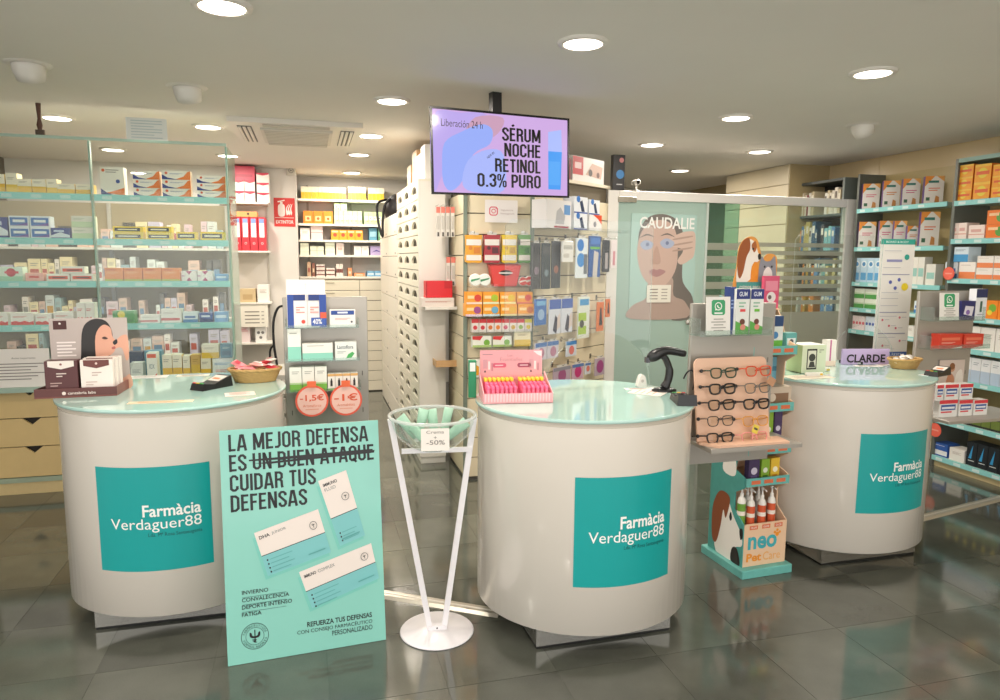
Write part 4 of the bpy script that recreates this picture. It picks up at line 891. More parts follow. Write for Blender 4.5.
# scoop, tins, rounds
zs_ = C.uv(500, 286)[1]; shelfplate(C.F, C.uv(467, 286)[0], C.uv(536, 286)[0]-.02, zs_, .1, 'acrylic_shelf')
PC1 = Pl(C.fr(0, 0, .1))
u0, v0, u1, v1 = PC1.box(490, 264, 521, 285.5)
t = thing('red_bin', 'red open bin with dark round badge on the column', 'bin', PC1.fr((u0+u1)/2, zs_+.001)); w, h = u1-u0, v1-zs_
RDB = M('d8423c', .35)
b = MB(); k = .72
v = [(-w/2*k, 0.005, 0), (w/2*k, .005, 0), (w/2*k, .08, 0), (-w/2*k, .08, 0), (-w/2, 0, h*.93), (w/2, 0, h*.93), (w/2, .09, h), (-w/2, .09, h)]
b.add(v, [(3, 2, 1, 0), (0, 1, 5, 4), (1, 2, 6, 5), (2, 3, 7, 6), (3, 0, 4, 7)], RDB); b.add([(x*.93, .002+y*.94, z+.004 if z == 0 else z-.01) for x, y, z in v], [(0, 1, 2, 3), (4, 5, 1, 0), (5, 6, 2, 1), (6, 7, 3, 2), (7, 4, 0, 3)], M('8a2a2c', .5)); b.obj('bin_body', t)
b = MB(); b.disc(0, h*.6, .045, M('2a2222'), -.002, 18, .02); b.rect(-.05, h*.57, .05, h*.62, M('e8e0dc'), -.0035); b.obj('badge', t)
def tin(px, py, r, m1, m2, name, label, grp):
    u, v = PC1.uv(px, py, -.01); t = thing(name, label, 'tin', PC1.fr(u, zs_+.001+r, -.01), grp)
    b = MB(); b.lathe([(1e-5, 0), (r*.94, 0), (r, .006), (r, .022), (1e-5, .022)], M('e8e6de', .4), 20, Matrix.Rotation(R(-90), 4, 'X')); b.obj('tin_body', t)
    b = MB(); b.disc(0, 0, r*.85, M(m1, .4), -.001, 20); b.poly([(-r*.7, -r*.3), (r*.6, r*.1), (r*.75, r*.35), (-r*.75, r*.05)], M(m2, .4), -.002); b.obj('tin_print', t)
tin(475.5, 279.5, .045, 'e8ece6', '4a9a6a', 'round_tin', 'white round tin with green band, left of the pair on the column', None); tin(485, 279.5, .045, 'e8ece6', '3f8a5a', 'round_tin', 'white round tin with green band next to the red bin', None)
tin(523, 280.5, .035, 'd8483c', 'f0e0d8', 'round_tin', 'small red round tin next to the red bin', None); tin(529.5, 280.5, .038, 'd8483c', 'f0e0d8', 'round_tin', 'small red round tin at the column edge', None)
def orb(c, c2): return ('efa02c', [('c', .72, .5, .3, c), ('r', .08, .45, .5, .7, 'f6d49a'), ('r', 0, 0, 1, .16, c2)])
OR = [orb('d8402c', 'f0d8c8'), orb('a8c030', 'e0e8c0'), orb('e8c020', 'f0e0a0'), orb('d84a3a', 'e07050')]
OR2 = [orb('a04a8a', 'e8c8d8'), orb('6aa8c8', 'd0e4ea'), orb('e8b020', 'f0dca0'), orb('c86a30', 'f0c8a0')]
zq = C.uv(500, 316, .12)[1]; shelfplate(C.F, C.uv(465, 310)[0], C.uv(537, 310)[0]-.02, zq, .13, 'acrylic_shelf')
PC2 = Pl(C.fr(0, 0, .12)); zh = PC2.uv(500, 304)[1]
for i in range(4):
    nm = ('pink', 'blue', 'yellow', 'brown')[i]; x0 = 465+17.6*i
    goods(PC2, zq, [(x0, 304, x0+17.4, 1, 1, OR2[i])], 'orange sweets box with %s dot, lower row on the column front' % nm, name='sweets_box', d=.08, back=0, cat='box')
    nm = ('red', 'lime', 'gold', 'scarlet')[i]; x0 = 466+16.8*i
    goods(PC2, zh+.0005, [(x0, 292, x0+16.6, 1, 1, OR[i])], 'orange sweets box with %s dot, upper row on the column front' % nm, name='sweets_box', d=.08, back=0, cat='box')
zq = C.uv(500, 332, .1)[1]; shelfplate(C.F, C.uv(470, 330)[0], C.uv(535, 330)[0]-.01, zq, .11, 'acrylic_shelf')
for i, c in enumerate(('d8404a', 'd8404a', 'e07a3a', 'e8883a', 'd85a78', 'd8b04a', '8ab04a', 'e0c83a')):
    x0 = 471.5+7.6*i; nm = ('red', 'crimson', 'orange', 'amber', 'pink', 'ochre', 'green', 'yellow')[i]
    goods(PC1, zq, [(x0, 319, x0+7.4, 1, 1, ('efe6e0', [('r', 0, .7, 1, 1, 'd23a3e' if i < 7 else 'e0d03a'), ('c', .5, .35, .3, c)]))], 'tiny white and red sweets box with %s dot on the column' % nm, name='sweets_box', d=.04, back=.01, cat='box')
zq = C.uv(500, 347, .1)[1]; shelfplate(C.F, C.uv(471, 340)[0], C.uv(533, 340)[0]-.01, zq, .11, 'acrylic_shelf')
dg = ('eef0e4', [('p', [(0, 1), (.55, 1), (.4, .62), (0, .7)], 'd8383a'), ('c', .75, .4, .28, '7ab040'), ('r', 0, 0, 1, .2, 'b8d080')])
goods(PC1, zq, [(472, 336, 492, 1, 1, dg), (492.5, 336, 512, 1, 1, dg)], 'white and green sweets box with red corner on the column', 'green sweets boxes', name='sweets_box', d=.05, back=.01, cat='box')
goods(PC1, zq, [(514, 331.5, 531, 1, 1, ('efe4c0', [('r', 0, 0, 1, .45, 'e2c050'), ('l', .2, .8, .8, 2, 'b0a080')]))], 'cream and yellow carton on the column', name='sweets_box', d=.05, back=.01, cat='box')
zq = C.uv(475, 377.5, .1)[1]; shelfplate(C.F, C.uv(467, 370)[0], C.uv(485, 370)[0], zq, .11, 'acrylic_shelf')
goods(PC1, zq, [(469, 360, 481, 1, 1, ('efeae2', [('p', [(.15, .1), (.85, .1), (.85, .6), (.5, .75), (.15, .5)], 'e8a020'), ('c', .5, .35, .15, 'c8501c'), ('l', .3, .88, .7, 1, '777777')]))], 'white carton with orange picture low on the column', name='sweets_box', d=.05, back=.01, cat='box')
# ---- right hand face: shelf with boxes, hanging packs
zs2 = C2.uv(565, 229, .16)[1]; shelfplate(C2.F, .01, c2w-.02, zs2, .2, 'acrylic_shelf')
P2 = Pl(C2.fr(0, 0, .18))
dwh = ('e6e4e4', [('p', [(.35, .15), (.7, .15), (.75, .45), (.55, .75), (.4, .6)], 'b8b8bc'), ('r', .3, .02, .9, .08, 'b03a4a'), ('r', .7, .5, .95, .85, '6a9ad0')])
goods(P2, zs2, [(546, 200, 572, 1, 1, dwh)], 'large white appliance box on the column shelf', name='appliance_box', d=.13, back=.0, cat='box')
dsy = ('e6eaf0', [('p', [(.55, .1), (.8, .1), (.6, .8), (.4, .7)], '2a3a5a'), ('c', .3, .85, .2, '3a7ac8'), ('r', 0, 0, 1, .08, '3a5aa8')])
goods(P2, zs2, [(574, 197, 588, 1, 2, dsy)], 'blue and white device box stacked on the column shelf', 'blue device boxes on the column', name='appliance_box', d=.1, back=0, cat='box')
goods(P2, zs2, [(589, 215, 602, 1, 1, ('ebe6e4', [('p', [(.3, 1), (1, 1), (1, .4), (.7, .75)], 'e0502c'), ('c', .45, .4, .18, '8a8a90')]))], 'white device box with orange corner on the column shelf', name='appliance_box', d=.1, back=0, cat='box')
zz = P2.uv(595, 215)[1]+.001
goods(P2, zz, [(589, 200, 600, 1, 1, dsy)], 'blue and white device box on top of the orange cornered one', name='appliance_box', d=.1, back=0, cat='box')
ztc = ctop+.0256
P2b = Pl(C2.fr(0, 0, .0))
goods(P2b, ztc, [(572, 158, 605, 1, 1, ('e8e2de', [('r', 0, .25, .32, .98, 'c02a34'), ('r', .06, .5, .26, .75, 'e8c8c8'), ('p', [(.4, .3), (.9, .2), (.95, .7), (.6, .8)], 'c9a898'), ('c', .55, .4, .15, '4a4040'), ('c', .8, .35, .12, '6a4a44')]))], 'large white and red appliance box on top of the column', name='appliance_box', d=.12, back=.0, cat='box')
goods(P2b, ztc, [(560, 157, 571, 1, 1, ('8a2430', [('r', .2, .2, .8, .8, '6a1a24')]))], 'dark red box behind the screen on top of the column', name='appliance_box', d=.1, back=.0, cat='box')
lb = ' on the column'
hang(C2, 532, 243, 541, 289, .16, ('4a4a4a', [('r', .1, .75, .9, .92, '2a2a2a'), ('c', .5, .4, .3, '8a7a84')]), 'insole_pack', 'dark grey insole pack, first in the hanging row' + lb, 'pack', thick=.015)
hang(C2, 542, 243, 551, 289, .16, ('3c4446', [('r', .1, .75, .9, .92, '5a5a5a'), ('c', .5, .35, .25, '7a8a90')]), 'insole_pack', 'dark grey insole pack, second in the hanging row' + lb, 'pack', thick=.015)
hang(C2, 552, 241, 561, 288, .16, ('454a4c', [('r', .1, .75, .9, .92, '2a2a2a'), ('c', .45, .4, .28, '9a6a5a')]), 'insole_pack', 'dark grey insole pack, third in the hanging row' + lb, 'pack', thick=.015)
hang(C2, 562, 241, 574, 262, .2, ('e4e2dc', [('r', .1, .6, .9, .8, 'b8b8b0'), ('r', .1, .2, .6, .4, 'c8c4bc')]), 'white_pack', 'small white hanging pack beside the insoles' + lb, 'pack', thick=.015)
hang(C2, 576, 238, 588, 278, .16, ('dfe6ea', [('c', .35, .82, .3, '2a7ac8'), ('c', .4, .45, .35, '3a8ad0'), ('r', .65, .1, .95, .6, '6a7078')]), 'insole_pack', 'white insole pack with blue foot picture' + lb, 'pack', thick=.015)
hang(C2, 589, 236, 601, 277, .16, ('2f5a9c', [('p', [(.3, 0), (.7, 0), (.8, .6), (.4, .65)], 'c9c2bc'), ('r', .05, .68, .9, .74, '6ab04a'), ('r', .1, .8, .9, .95, '4a7ac0')]), 'insole_pack', 'blue insole pack with green stripe' + lb, 'pack', thick=.015)
hang(C2, 603, 240, 610, 272, .16, ('26282c', [('r', .3, .1, .7, .6, 'b0a8a8')]), 'insole_pack', 'narrow black insole pack at the right edge' + lb, 'pack', thick=.015)
hang(C2, 611, 240, 617, 268, .13, ('e8dcdc', [('r', .3, .1, .7, .6, 'd08a94')]), 'insole_pack', 'narrow pale pink pack at the right edge' + lb, 'pack', thick=.015)
hang(C2, 535, 299, 547, 325, .12, ('3e6fb4', [('r', .1, .75, .9, .92, '7ab0d8'), ('c', .5, .4, .3, '9ab8d8')]), 'support_pack', 'blue foot support pack, left of the second hanging row' + lb, 'pack', thick=.015)
hang(C2, 549, 299, 573, 333, .12, ('d6dae4', [('r', 0, .72, 1, 1, '4a66b0'), ('p', [(.3, .1), (.6, 0), (.8, .4), (.5, .55)], '3a3a4a'), ('p', [(.65, .1), (.95, .2), (.9, .6), (.7, .5)], 'd8c8c0')]), 'support_pack', 'pale blue foot support pack with picture' + lb, 'pack', thick=.015, n=2, group='pale blue support packs on the column')
hang(C2, 578, 297, 590, 338, .12, ('e2e6dc', [('r', 0, .1, .7, .3, 'a8c838'), ('r', 0, .42, .7, .62, 'a8c838'), ('c', .3, .35, .2, '4a4a40'), ('r', .1, .8, .9, .95, '4a9ad0')]), 'support_pack', 'white and lime green pack in the second hanging row' + lb, 'pack', thick=.015)
hang(C2, 597, 302, 604, 331, .12, ('e07838', [('p', [(.3, .2), (.8, .2), (.6, .8), (.4, .8)], '2a2220')]), 'razor_pack', 'orange hanging pack with black picture' + lb, 'pack', thick=.012)
hang(C2, 606, 299, 610.5, 317, .12, ('e07838', [('p', [(.3, .2), (.8, .2), (.6, .8), (.4, .8)], '2a2220')]), 'razor_pack', 'smaller orange hanging pack beside the white frame' + lb, 'pack', thick=.012)
hang(C2, 535, 342, 559, 359, .1, ('d2ccd6', [('r', 0, .75, 1, 1, '4a78b8'), ('c', .5, .4, .3, 'b87a94')]), 'toe_pack', 'pink toe pad pack in the third hanging row' + lb, 'pack', thick=.012, n=2, group='third row toe packs')
hang(C2, 566, 341, 577, 356, .1, ('cfd6e0', [('r', 0, .75, 1, 1, '4a88c8'), ('c', .5, .4, .3, 'd87a74')]), 'toe_pack', 'blue topped toe pad pack, right of the third hanging row' + lb, 'pack', thick=.012)
hang(C2, 553, 367, 571, 384, .1, ('b8a4b4', [('c', .5, .5, .4, 'a05a84'), ('r', 0, .8, 1, 1, '8a8a94')]), 'toe_pack', 'large mauve toe pad pack in the lowest hanging row' + lb, 'pack', thick=.012)
hang(C2, 572, 364, 584, 379, .1, ('c8a8b8', [('c', .5, .5, .4, 'c03a78'), ('r', 0, .8, 1, 1, '5a7ab0')]), 'toe_pack', 'magenta toe pad pack in the lowest hanging row' + lb, 'pack', thick=.012)
hang(C2, 585, 363, 591, 374, .1, ('d0d4dc', [('c', .5, .5, .3, 'd87a6a'), ('r', 0, .8, 1, 1, '5a7ab0')]), 'toe_pack', 'small white toe pad pack in the lowest hanging row' + lb, 'pack', thick=.012)
hang(C2, 595, 358, 605, 375, .1, ('b8a8b4', [('c', .5, .5, .38, 'a04a84')]), 'toe_pack', 'mauve toe pad pack at the right end of the lowest row' + lb, 'pack', thick=.012)
# ================================================================== end panel of the moon cabinet: shelf, red box, hooks
E1 = W(Vector(H.pt(.02, 0, 0)) - Dv*.012)
ze = E1.uv(438, 307, .2)[1]
t = thing('wall_ledge', 'small white ledge on the end of the drawer cabinet', 'shelf', E1.fr(0, 0))
b = MB(); b.box(E1.uv(421, 305)[0], -.2, ze-.02, E1.uv(452, 305)[0], -.001, ze, M('dcd8d0', .5)); b.obj('board', t)
PE = Pl(E1.fr(0, 0, .18))
goods(PE, ze, [(421, 298, 455, 1, 1, ('ddd2ca', [('l', .1, .6, .9, 2, 'c06a5a')]))], 'flat white box under the red box on the ledge', name='counter_box', cat='box', d=.12, back=.0)
zz = PE.uv(438, 298)[1]+.001
goods(PE, zz, [(425, 281, 453, 1, 1, ('d8262e', [('r', 0, .0, .05, 1, 'b01c26'), ('r', .7, .55, 1, 1, 'c01e28')]))], 'bright red box on the small white ledge', name='counter_box', cat='box', d=.1, back=.02)
zt2 = E1.uv(446, 367, .15)[1]
b = MB(); u0, u1 = E1.uv(436, 360, .15)[0], E1.uv(458, 360, .15)[0]; WD = M('c9a070', .5, noise=.1)
b.box(u0, -.15, zt2, u1, -.001, zt2+.01, WD); b.box(u0, -.15, zt2+.0102, u1, -.142, zt2+.05, WD); b.box(u0, -.1415, zt2+.0102, u0+.008, -.001, zt2+.05, WD); b.box(u1-.008, -.1415, zt2+.0102, u1, -.001, zt2+.05, WD)
tag(b.obj('wooden_tray', None, E1.F), 'small pale wooden tray fixed low beside the column', 'tray')
for (x0, y0, x1, y1, n, lab, zy) in ((436, 207, 454, 237, 4, 'clear packet with red top hanging high beside the column', .12), (446, 257, 460, 286, 3, 'clear packet with pink top hanging lower beside the column', .1)):
    u0, v0, u1, v1 = E1.box(x0, y0, x1, y1, zy)
    for i in range(n):
        w = (u1-u0)/n; t = thing('blister_packet', lab, 'packet', E1.fr(u0+w*(i+.5), v0, zy - .0 + .012*i), lab.replace('clear packet', 'packets'))
        h = v1-v0; b = MB(); b.bbox(-w*.44, 0, 0, w*.44, .01, h, M('d6d2cc', .3), .002); b.rect(-w*.44, h*.8, w*.44, h, M('d8786a')); b.rect(-w*.2, h*.02, w*.2, h*.16, M('4a4642')); b.rect(-w*.3, h*.25, w*.3, h*.7, M('bdb9b2')); b.obj('card', t)
        b = MB(); b.tube([(0, zy+.012*i+.002, h+.012), (0, -.012, h+.014)], .0022, HK, 6); b.obj('hang_hook', t)
# ================================================================== wall screen
tvl = CP + ray(432, 150) * 1; yv = R(28)
dl = 4.02
def at_y(x, y, Y): d = ray(x, y); return CP + d*(Y/d.y)
tl_, bl_ = at_y(432, 106, dl), at_y(432, 194, dl)
TV = Pl(frame((bl_.x, bl_.y, bl_.z), yv) @ Matrix.Rotation(R(-1.25), 4, 'Y')); tw = TV.uv(569, 158)[0]; th = tw*.5625
print('tv', tw, tl_.z-bl_.z, TV.uv(569, 118), TV.uv(566, 198))
t = thing('wall_screen', 'large flat screen showing a lilac serum advert, hung from the ceiling', 'screen', TV.fr(0, 0))
th = tl_.z - bl_.z
b = MB(); b.bbox(0, .002, 0, tw, .012, th, M('131313', .3), .002); b.bbox(.12, .0122, .05, tw-.06, .05, th-.05, M('131313', .4), .004); b.obj('casing', t)
b = MB(); bw = .012
for q in ((0, 0, tw, bw), (0, th-bw, tw, th), (0, bw, bw, th-bw), (tw-bw, bw, tw, th-bw)): b.box(q[0], -.004, q[1], q[2], .0018, q[3], M('101010', .25))
b.obj('bezel', t)
EM = 1.0
def em(h):
    m = M(h, .12, 0, EM); m.node_tree.nodes['Principled BSDF'].inputs['Base Color'].default_value = (.004, .004, .004, 1); return m
x0, x1, z0, z1 = bw, tw-bw, bw, th-bw; SX = lambda u: x0+u*(x1-x0); SZ = lambda v: z1-v*(z1-z0)
b = MB(); b.rect(x0, z0, x1, z1, em('c9a6dc'), .0012); sc = b.obj('display', t)
b = MB(); yy = .0009
b.poly(smooth_pts([(SX(u), SZ(v)) for u, v in ((0, .1), (.2, .02), (.38, .02), (.34, .3), (.2, .5), (.06, .8), (0, .98))]), em('b7a3e4'), .0008)
b.poly(smooth_pts([(SX(u), SZ(v)) for u, v in ((.3, .06), (.5, .04), (.46, .24), (.3, .4), (.22, .3))]), em('c59ab4'), .0005)
b.poly(smooth_pts([(SX(u), SZ(v)) for u, v in ((.06, .7), (.08, .4), (.2, .25), (.34, .14), (.42, .2), (.4, .38), (.28, .52), (.2, .85), (.12, .98), (.07, .9))]), em('94a8f0'), .0002)
b.poly(smooth_pts([(SX(u), SZ(v)) for u, v in ((.2, .9), (.24, .6), (.38, .45), (.5, .5), (.5, .95), (.3, .99))]), em('a5b2f2'), -.0001)
b.obj('advert_picture', sc)
b = MB(); BT = M('0c0a10', .4)
b.text('Liberación 24 h', SX(.06), SZ(.2), SX(.35), SZ(.11), M('3a3048', .4), .0, -.0006); b.obj('advert_caption', sc); b = MB()
big_text(b, 'SERUM', SX(.49), SZ(.325), SX(.785), SZ(.155), BT, .15, -.0006, 'E'); big_text(b, 'NOCHE', SX(.505), SZ(.52), SX(.785), SZ(.35), BT, .15, -.0006); big_text(b, 'RETINOL', SX(.435), SZ(.72), SX(.785), SZ(.55), BT, .15, -.0006); big_text(b, '0.3% PURO', SX(.305), SZ(.915), SX(.785), SZ(.745), BT, .15, -.0006)
b.obj('advert_headline', sc); b = MB(); k0 = len(b.v); b.text('NEW IN', 0, 0, .055, .014, BT, .01, -.0006); b.v[k0:] = [(SX(.385)+p[0]*.8-p[2]*.6, p[1], SZ(.565)+p[0]*.6+p[2]*.8) for p in b.v[k0:]]
b.obj('advert_tag', sc)
b = MB(); b.poly([(SX(u), SZ(v)) for u, v in ((.845, .17), (.95, .13), (.955, .42), (.845, .42))], em('a8b8f4'), -.0002); b.poly([(SX(u), SZ(v)) for u, v in ((.845, .42), (.955, .42), (.945, .92), (.845, .92))], em('4a9aec'), -.0002); b.rect(SX(.85), SZ(.86), SX(.94), SZ(.55), em('5aa6f0'), -.0005); b.obj('advert_bottle', sc)
b = MB()
for u in (.25, .72): b.box(tw*u-.02, .052, th-.16, tw*u+.02, .07, th+.01, M('1a1a1a', .4)); 
b.box(tw*.2, .0705, th-.1, tw*.8, .09, th-.04, M('1a1a1a', .4)); b.box(tw*.5-.03, .0702, th-.12, tw*.5+.03, .12, CEIL-bl_.z-.002, M('1a1a1a', .4)); b.obj('ceiling_mount', t)
# ================================================================== white framed glass partition
pq = C2.pt(c2w, 0) + Vector((.0, -.01, 0)); PYW = R(17)
dpart = G(612, 190, 2.17)
PT0 = at_y(607, 250, pq.y - .02)
Q = Pl(frame((PT0.x, PT0.y, 0), PYW)); qz = Q.uv(612, 190)[1]; q1 = Q.uv(854, 260)[0]
print('partition', qz, Q.uv(850, 202)[1], q1)
FRW = M('e9e6e0', .4)
Tp = thing('glass_partition', 'white framed glass partition with frosted door and stripes', 'partition', Q.F)
qa, qb, qc, qd = 0, Q.uv(617, 270)[0], Q.uv(706, 270)[0], Q.uv(843, 270)[0]
def fb(x0, z0, x1, z1, nm='frame_bar', d=.06, m=FRW):
    b = MB(); b.bbox(x0, 0, z0, x1, d, z1, m, .003); return b.obj(nm, Tp)
fb(0, .001, qb, qz); fb(qd, .001, q1, qz); fb(qb+.0005, qz-.075, qd-.0005, qz); fb(qc-.012, .07, qc+.006, qz-.0755, 'mullion', .05, M('c9d2cc', .4)); fb(qb+.0005, .001, qd-.0005, .07)
frost = glass('e6f3ef', .8, 0, .8, 'd6ece5'); b = MB(); b.box(qb+.002, .02, .0705, qc-.0125, .03, qz-.0755, frost); dr_ = b.obj('frosted_door', Tp)
b = MB(); u0, v0, u1, v1 = Q.box(619, 196, 638, 202, .02); b.bbox(u0, -.004, v0, u1, .0195, v1, M('b8b4a8', .25, .8), .004); b.obj('hinge_plate', dr_)
u, v = Q.uv(687, 322); b = MB(); b.lathe([(.012, 0), (.012, .03), (.024, .032), (.024, .05), (1e-5, .052)], M('d8d6d0', .25, .7), 16, Matrix.Translation((u, .0195, v)) @ Matrix.Rotation(R(90), 4, 'X')); b.obj('door_knob', dr_)
qm = Q.uv(738, 270)[0]
teal_g = glass('a8d4c8', .8, .05, .45, '7fbcae')
b = MB(); b.box(qc+.0065, .02, .0705, qm, .03, qz-.0755, glass('c2e2d8', .9, .02, .12, 'a8d4c8')); b.obj('striped_pane', Tp)
b = MB(); b.box(qm+.002, .02, .0705, qd-.001, .03, qz-.0755, glass('eef6f2', .9, 0, .04)); b.obj('clear_pane', Tp)
FR = glass('dfe8e2', .6, .2, .72, 'dcd8cc')
for k in range(6):
    z1_ = Q.uv(720, 243+k*13.0)[1]; z0_ = Q.uv(720, 250+k*13.0)[1]
    b = MB(); b.box(qc+.01, .016, z0_, qm-.002, .0195, z1_, FR); b.obj('frosted_stripe', Tp)
for k in range(8):
    z1_ = Q.uv(800, 243+k*8.2)[1]; z0_ = Q.uv(800, 247.2+k*8.2)[1]
    b = MB(); b.box(qm+.004, .016, z0_, qd-.003, .0195, z1_, FR); b.obj('frosted_stripe', Tp)
b = MB(); b.box(qm+.004, .016, Q.uv(800, 345)[1], qd-.003, .0195, Q.uv(800, 312)[1], FR); b.obj('frosted_band', Tp)
# poster behind the door
u0, v0, u1, v1 = Q.box(630, 214, 695, 318, -.013); w, h = u1-u0, v1-v0
t = thing('face_poster', 'large faded portrait poster on the frosted door', 'poster', Q.fr(u0, v0, -.013))
b = MB(); b.box(0, 0, 0, w, .004, h, M('b0cfc8', .4)); b.obj('sheet', t)
b = MB(); sk = M('cbb0a4', .4); hr = M('77716c', .4); S = lambda pts: smooth_pts([(w*a, h*c) for a, c in pts])
b.poly(S(((.16, .62), (.12, .82), (.24, .96), (.46, 1.0), (.68, .95), (.8, .8), (.8, .55), (.82, .35), (.98, .2), (.98, .0), (.6, .0), (.5, .3))), hr)
b.poly(S(((.02, .0), (.04, .12), (.26, .2), (.3, .36), (.64, .4), (.68, .22), (.86, .16), (.9, .0))), M('b7a196', .4))
b.poly(S(((.1, .62), (.14, .8), (.28, .92), (.5, .94), (.66, .86), (.72, .64), (.68, .44), (.5, .3), (.34, .31), (.18, .42))), sk)
b.poly(S(((.56, .76), (.74, .82), (.86, .84), (.98, .82), (.98, .62), (.9, .56), (.78, .52), (.72, .56), (.8, .66), (.62, .7))), M('d2b9ac', .4))
for k in range(3): b.poly(S(((.66, .77-.055*k), (.92, .8-.055*k), (.92, .785-.055*k), (.66, .755-.055*k))), M('b49a8e', .4))
b.poly(S(((.14, .71), (.22, .75), (.34, .72), (.3, .67), (.2, .66))), M('aab4cc', .4)); b.poly(S(((.44, .73), (.54, .77), (.66, .73), (.6, .68), (.5, .68))), M('aab4cc', .4)); b.disc(w*.25, h*.71, h*.018, M('7a84a4', .4)); b.disc(w*.55, h*.725, h*.018, M('7a84a4', .4))
b.poly(S(((.13, .77), (.24, .81), (.35, .78), (.24, .795))), hr); b.poly(S(((.44, .79), (.55, .82), (.67, .78), (.55, .805))), hr); b.poly(S(((.32, .55), (.39, .7), (.46, .55), (.39, .52))), M('bda094', .4)); b.poly(S(((.28, .45), (.36, .475), (.4, .465), (.45, .475), (.54, .45), (.4, .4))), M('b08a8a', .4))
b.obj('portrait', t)
b = MB(); b.k = 20; b.text('CAUDALIE', w*.12, h*.86, w*.96, h*.97, M('f2f4f0', .5, 0, 0), .02); b.obj('lettering', t)
u0, v0, u1, v1 = Q.box(647, 285, 671, 302.5, .002); w, h = u1-u0, v1-v0
b = MB(); b.box(0, 0, 0, w, .002, h, M('eeeade', .5)); b.k = 1
for k in range(4): b.rect(w*.12, h*(.18+.18*k), w*.45, h*(.24+.18*k), M('9a9488')); b.rect(w*.6, h*(.18+.18*k), w*.85, h*(.24+.18*k), M('b0aa9e'))
tag(b.obj('door_notice', None, Q.fr(u0, v0, -.002)), 'small white opening hours notice stuck on the frosted door', 'notice')
# black box and security camera on the frame
zt = qz+.001
b0 = Q.box(612.5, 155, 624, 187, -.02)
carton(Q.fr((b0[0]+b0[2])/2, zt, -.005), b0[2]-b0[0], b0[3]-zt, .05, ('17171a', [('c', .6, .45, .35, '3a86c8'), ('c', .7, .85, .2, 'd88a8a'), ('l', .3, .15, .8, 1, 'c8c8c8')]), 'product_box', 'narrow black product box standing on the white partition frame', 'box')
pcam = G(638, 176, CEIL)
u, v = Q.uv(638, 184, 0)
t = thing('security_camera', 'small white security camera on top of the partition frame', 'camera', Q.fr(u, zt, -.03))
b = MB(); b.lathe([(.025, 0), (.025, .008), (.008, .012), (.008, .05)], M('cfcac2', .4), 16); b.obj('bracket', t)
b = MB(); b.lathe([(1e-5, -.05), (.022, -.05), (.024, .03), (1e-5, .035)], M('cfcac2', .4), 16, Matrix.Translation((0, 0, .072)) @ Matrix.Rotation(R(90), 4, 'X') ); b.obj('camera_body', t)
b = MB(); b.disc(0, .072, .016, M('1a1a1a', .1), -.0355, 16); b.obj('lens', t)
# ================================================================== right wall shelving
GRN = M('8fb0a6', .35); RAIL2 = M('8fd0cf', .3); DGR = M('6d716b', .4, .3); 
R1 = Pl(RS.fr(0, 0, -.1))
def bay(pl, xl, xr, ys, xref, ztop_px, label, dep, topx):
    u0, u1 = pl.uv(xl, 250)[0], pl.uv(xr, 250)[0]
    ztop = pl.uv(*topx)[1]
    t = thing('wall_shelving', label, 'shelf', pl.fr(0, 0))
    zz = [pl.uv(xref, y)[1] for y in ys]
    b = MB(); b.box(u0-.025, .0, .001, u0, dep, ztop, DGR); b.obj('side_panel', t)
    b = MB(); b.box(u0+.0005, dep-.015, .08, u1, dep, ztop, M('b3a070', .35, noise=.06)); b.obj('back_panel', t)
    b = MB(); b.box(u0+.0005, .02, .001, u1, dep-.016, .07, M('c9b88c', .4)); b.obj('plinth', t)
    for z in zz:
        b = MB(); b.box(u0+.001, .0, z-.025, u1, dep-.016, z, M('a9c4ba', .35)); s = b.obj('shelf_board', t)
        b = MB(); b.box(u0+.001, -.012, z-.034, u1, -.0005, z+.004, RAIL2); b.obj('price_rail', s)
        b = MB()
        for i in range(int((u1-u0)/.16)): b.rect(u0+.04+i*.16, z-.027, u0+.1+i*.16, z-.005, M('cfe6e4', .4), -.0126)
        if b.v: b.obj('price_labels', s, None, None, 'stuff')
    return t, zz, u0, u1, ztop
tb1, zb1, a0, a1, zt1 = bay(R1, 855, 944, (206.5, 247, 284, 311.5, 335), 895, 0, 'turquoise edged wall shelves next to the bookcase', .3, (900, 168))
tb2, zb2, g0, g1, zt2_ = bay(RS, 951, 1060, (200, 239, 279.5, 318, 350, 383, 428, 468), 975, 0, 'turquoise edged wall shelves at the right edge', .36, (951, 160))
b = MB(); b.box(g0+.0005, .0, zt2_-.03, g1, .34, zt2_, GRN); b.obj('top_board', tb2)
lr = ' by the bookcase'
def bie(c): return ('ece6de', [('p', [(0, 1), (.5, 1), (.2, .78), (0, .62)], 'e8902c'), ('p', [(.6, 1), (1, 1), (1, .8)], 'f0b060'), ('r', .18, .76, .72, .84, '2f7a6a'), ('l', .2, .55, .8, 2, c), ('r', .1, .12, .3, .24, '3a6a4a'), ('p', [(.55, .05), (.8, .05), (.78, .25), (.6, .3)], 'c98a4a')], dict(side='5a3a7a'))
prp = ('5a3a7a', [('r', .2, .2, .8, .6, '7a5a9a')])
bi = [bie(c) for c in ('d8607a', 'd88a3a', 'c8507a', 'e0703a', 'd86a8a')]
for i, (x0, yt, x1) in enumerate(((863, 184, 879.5), (883.5, 181, 899.5), (903, 179, 919.5), (925, 176.5, 943))):
    nm = ('first', 'second', 'third', 'fourth')[i]
    goods(R1, zb1[0], [(x0, yt, x1, 1, 1, bi[i])], nm + ' white and orange diet carton from the bookcase, top row' + lr, name='diet_carton', d=.06, back=.08, rot=R(-17))
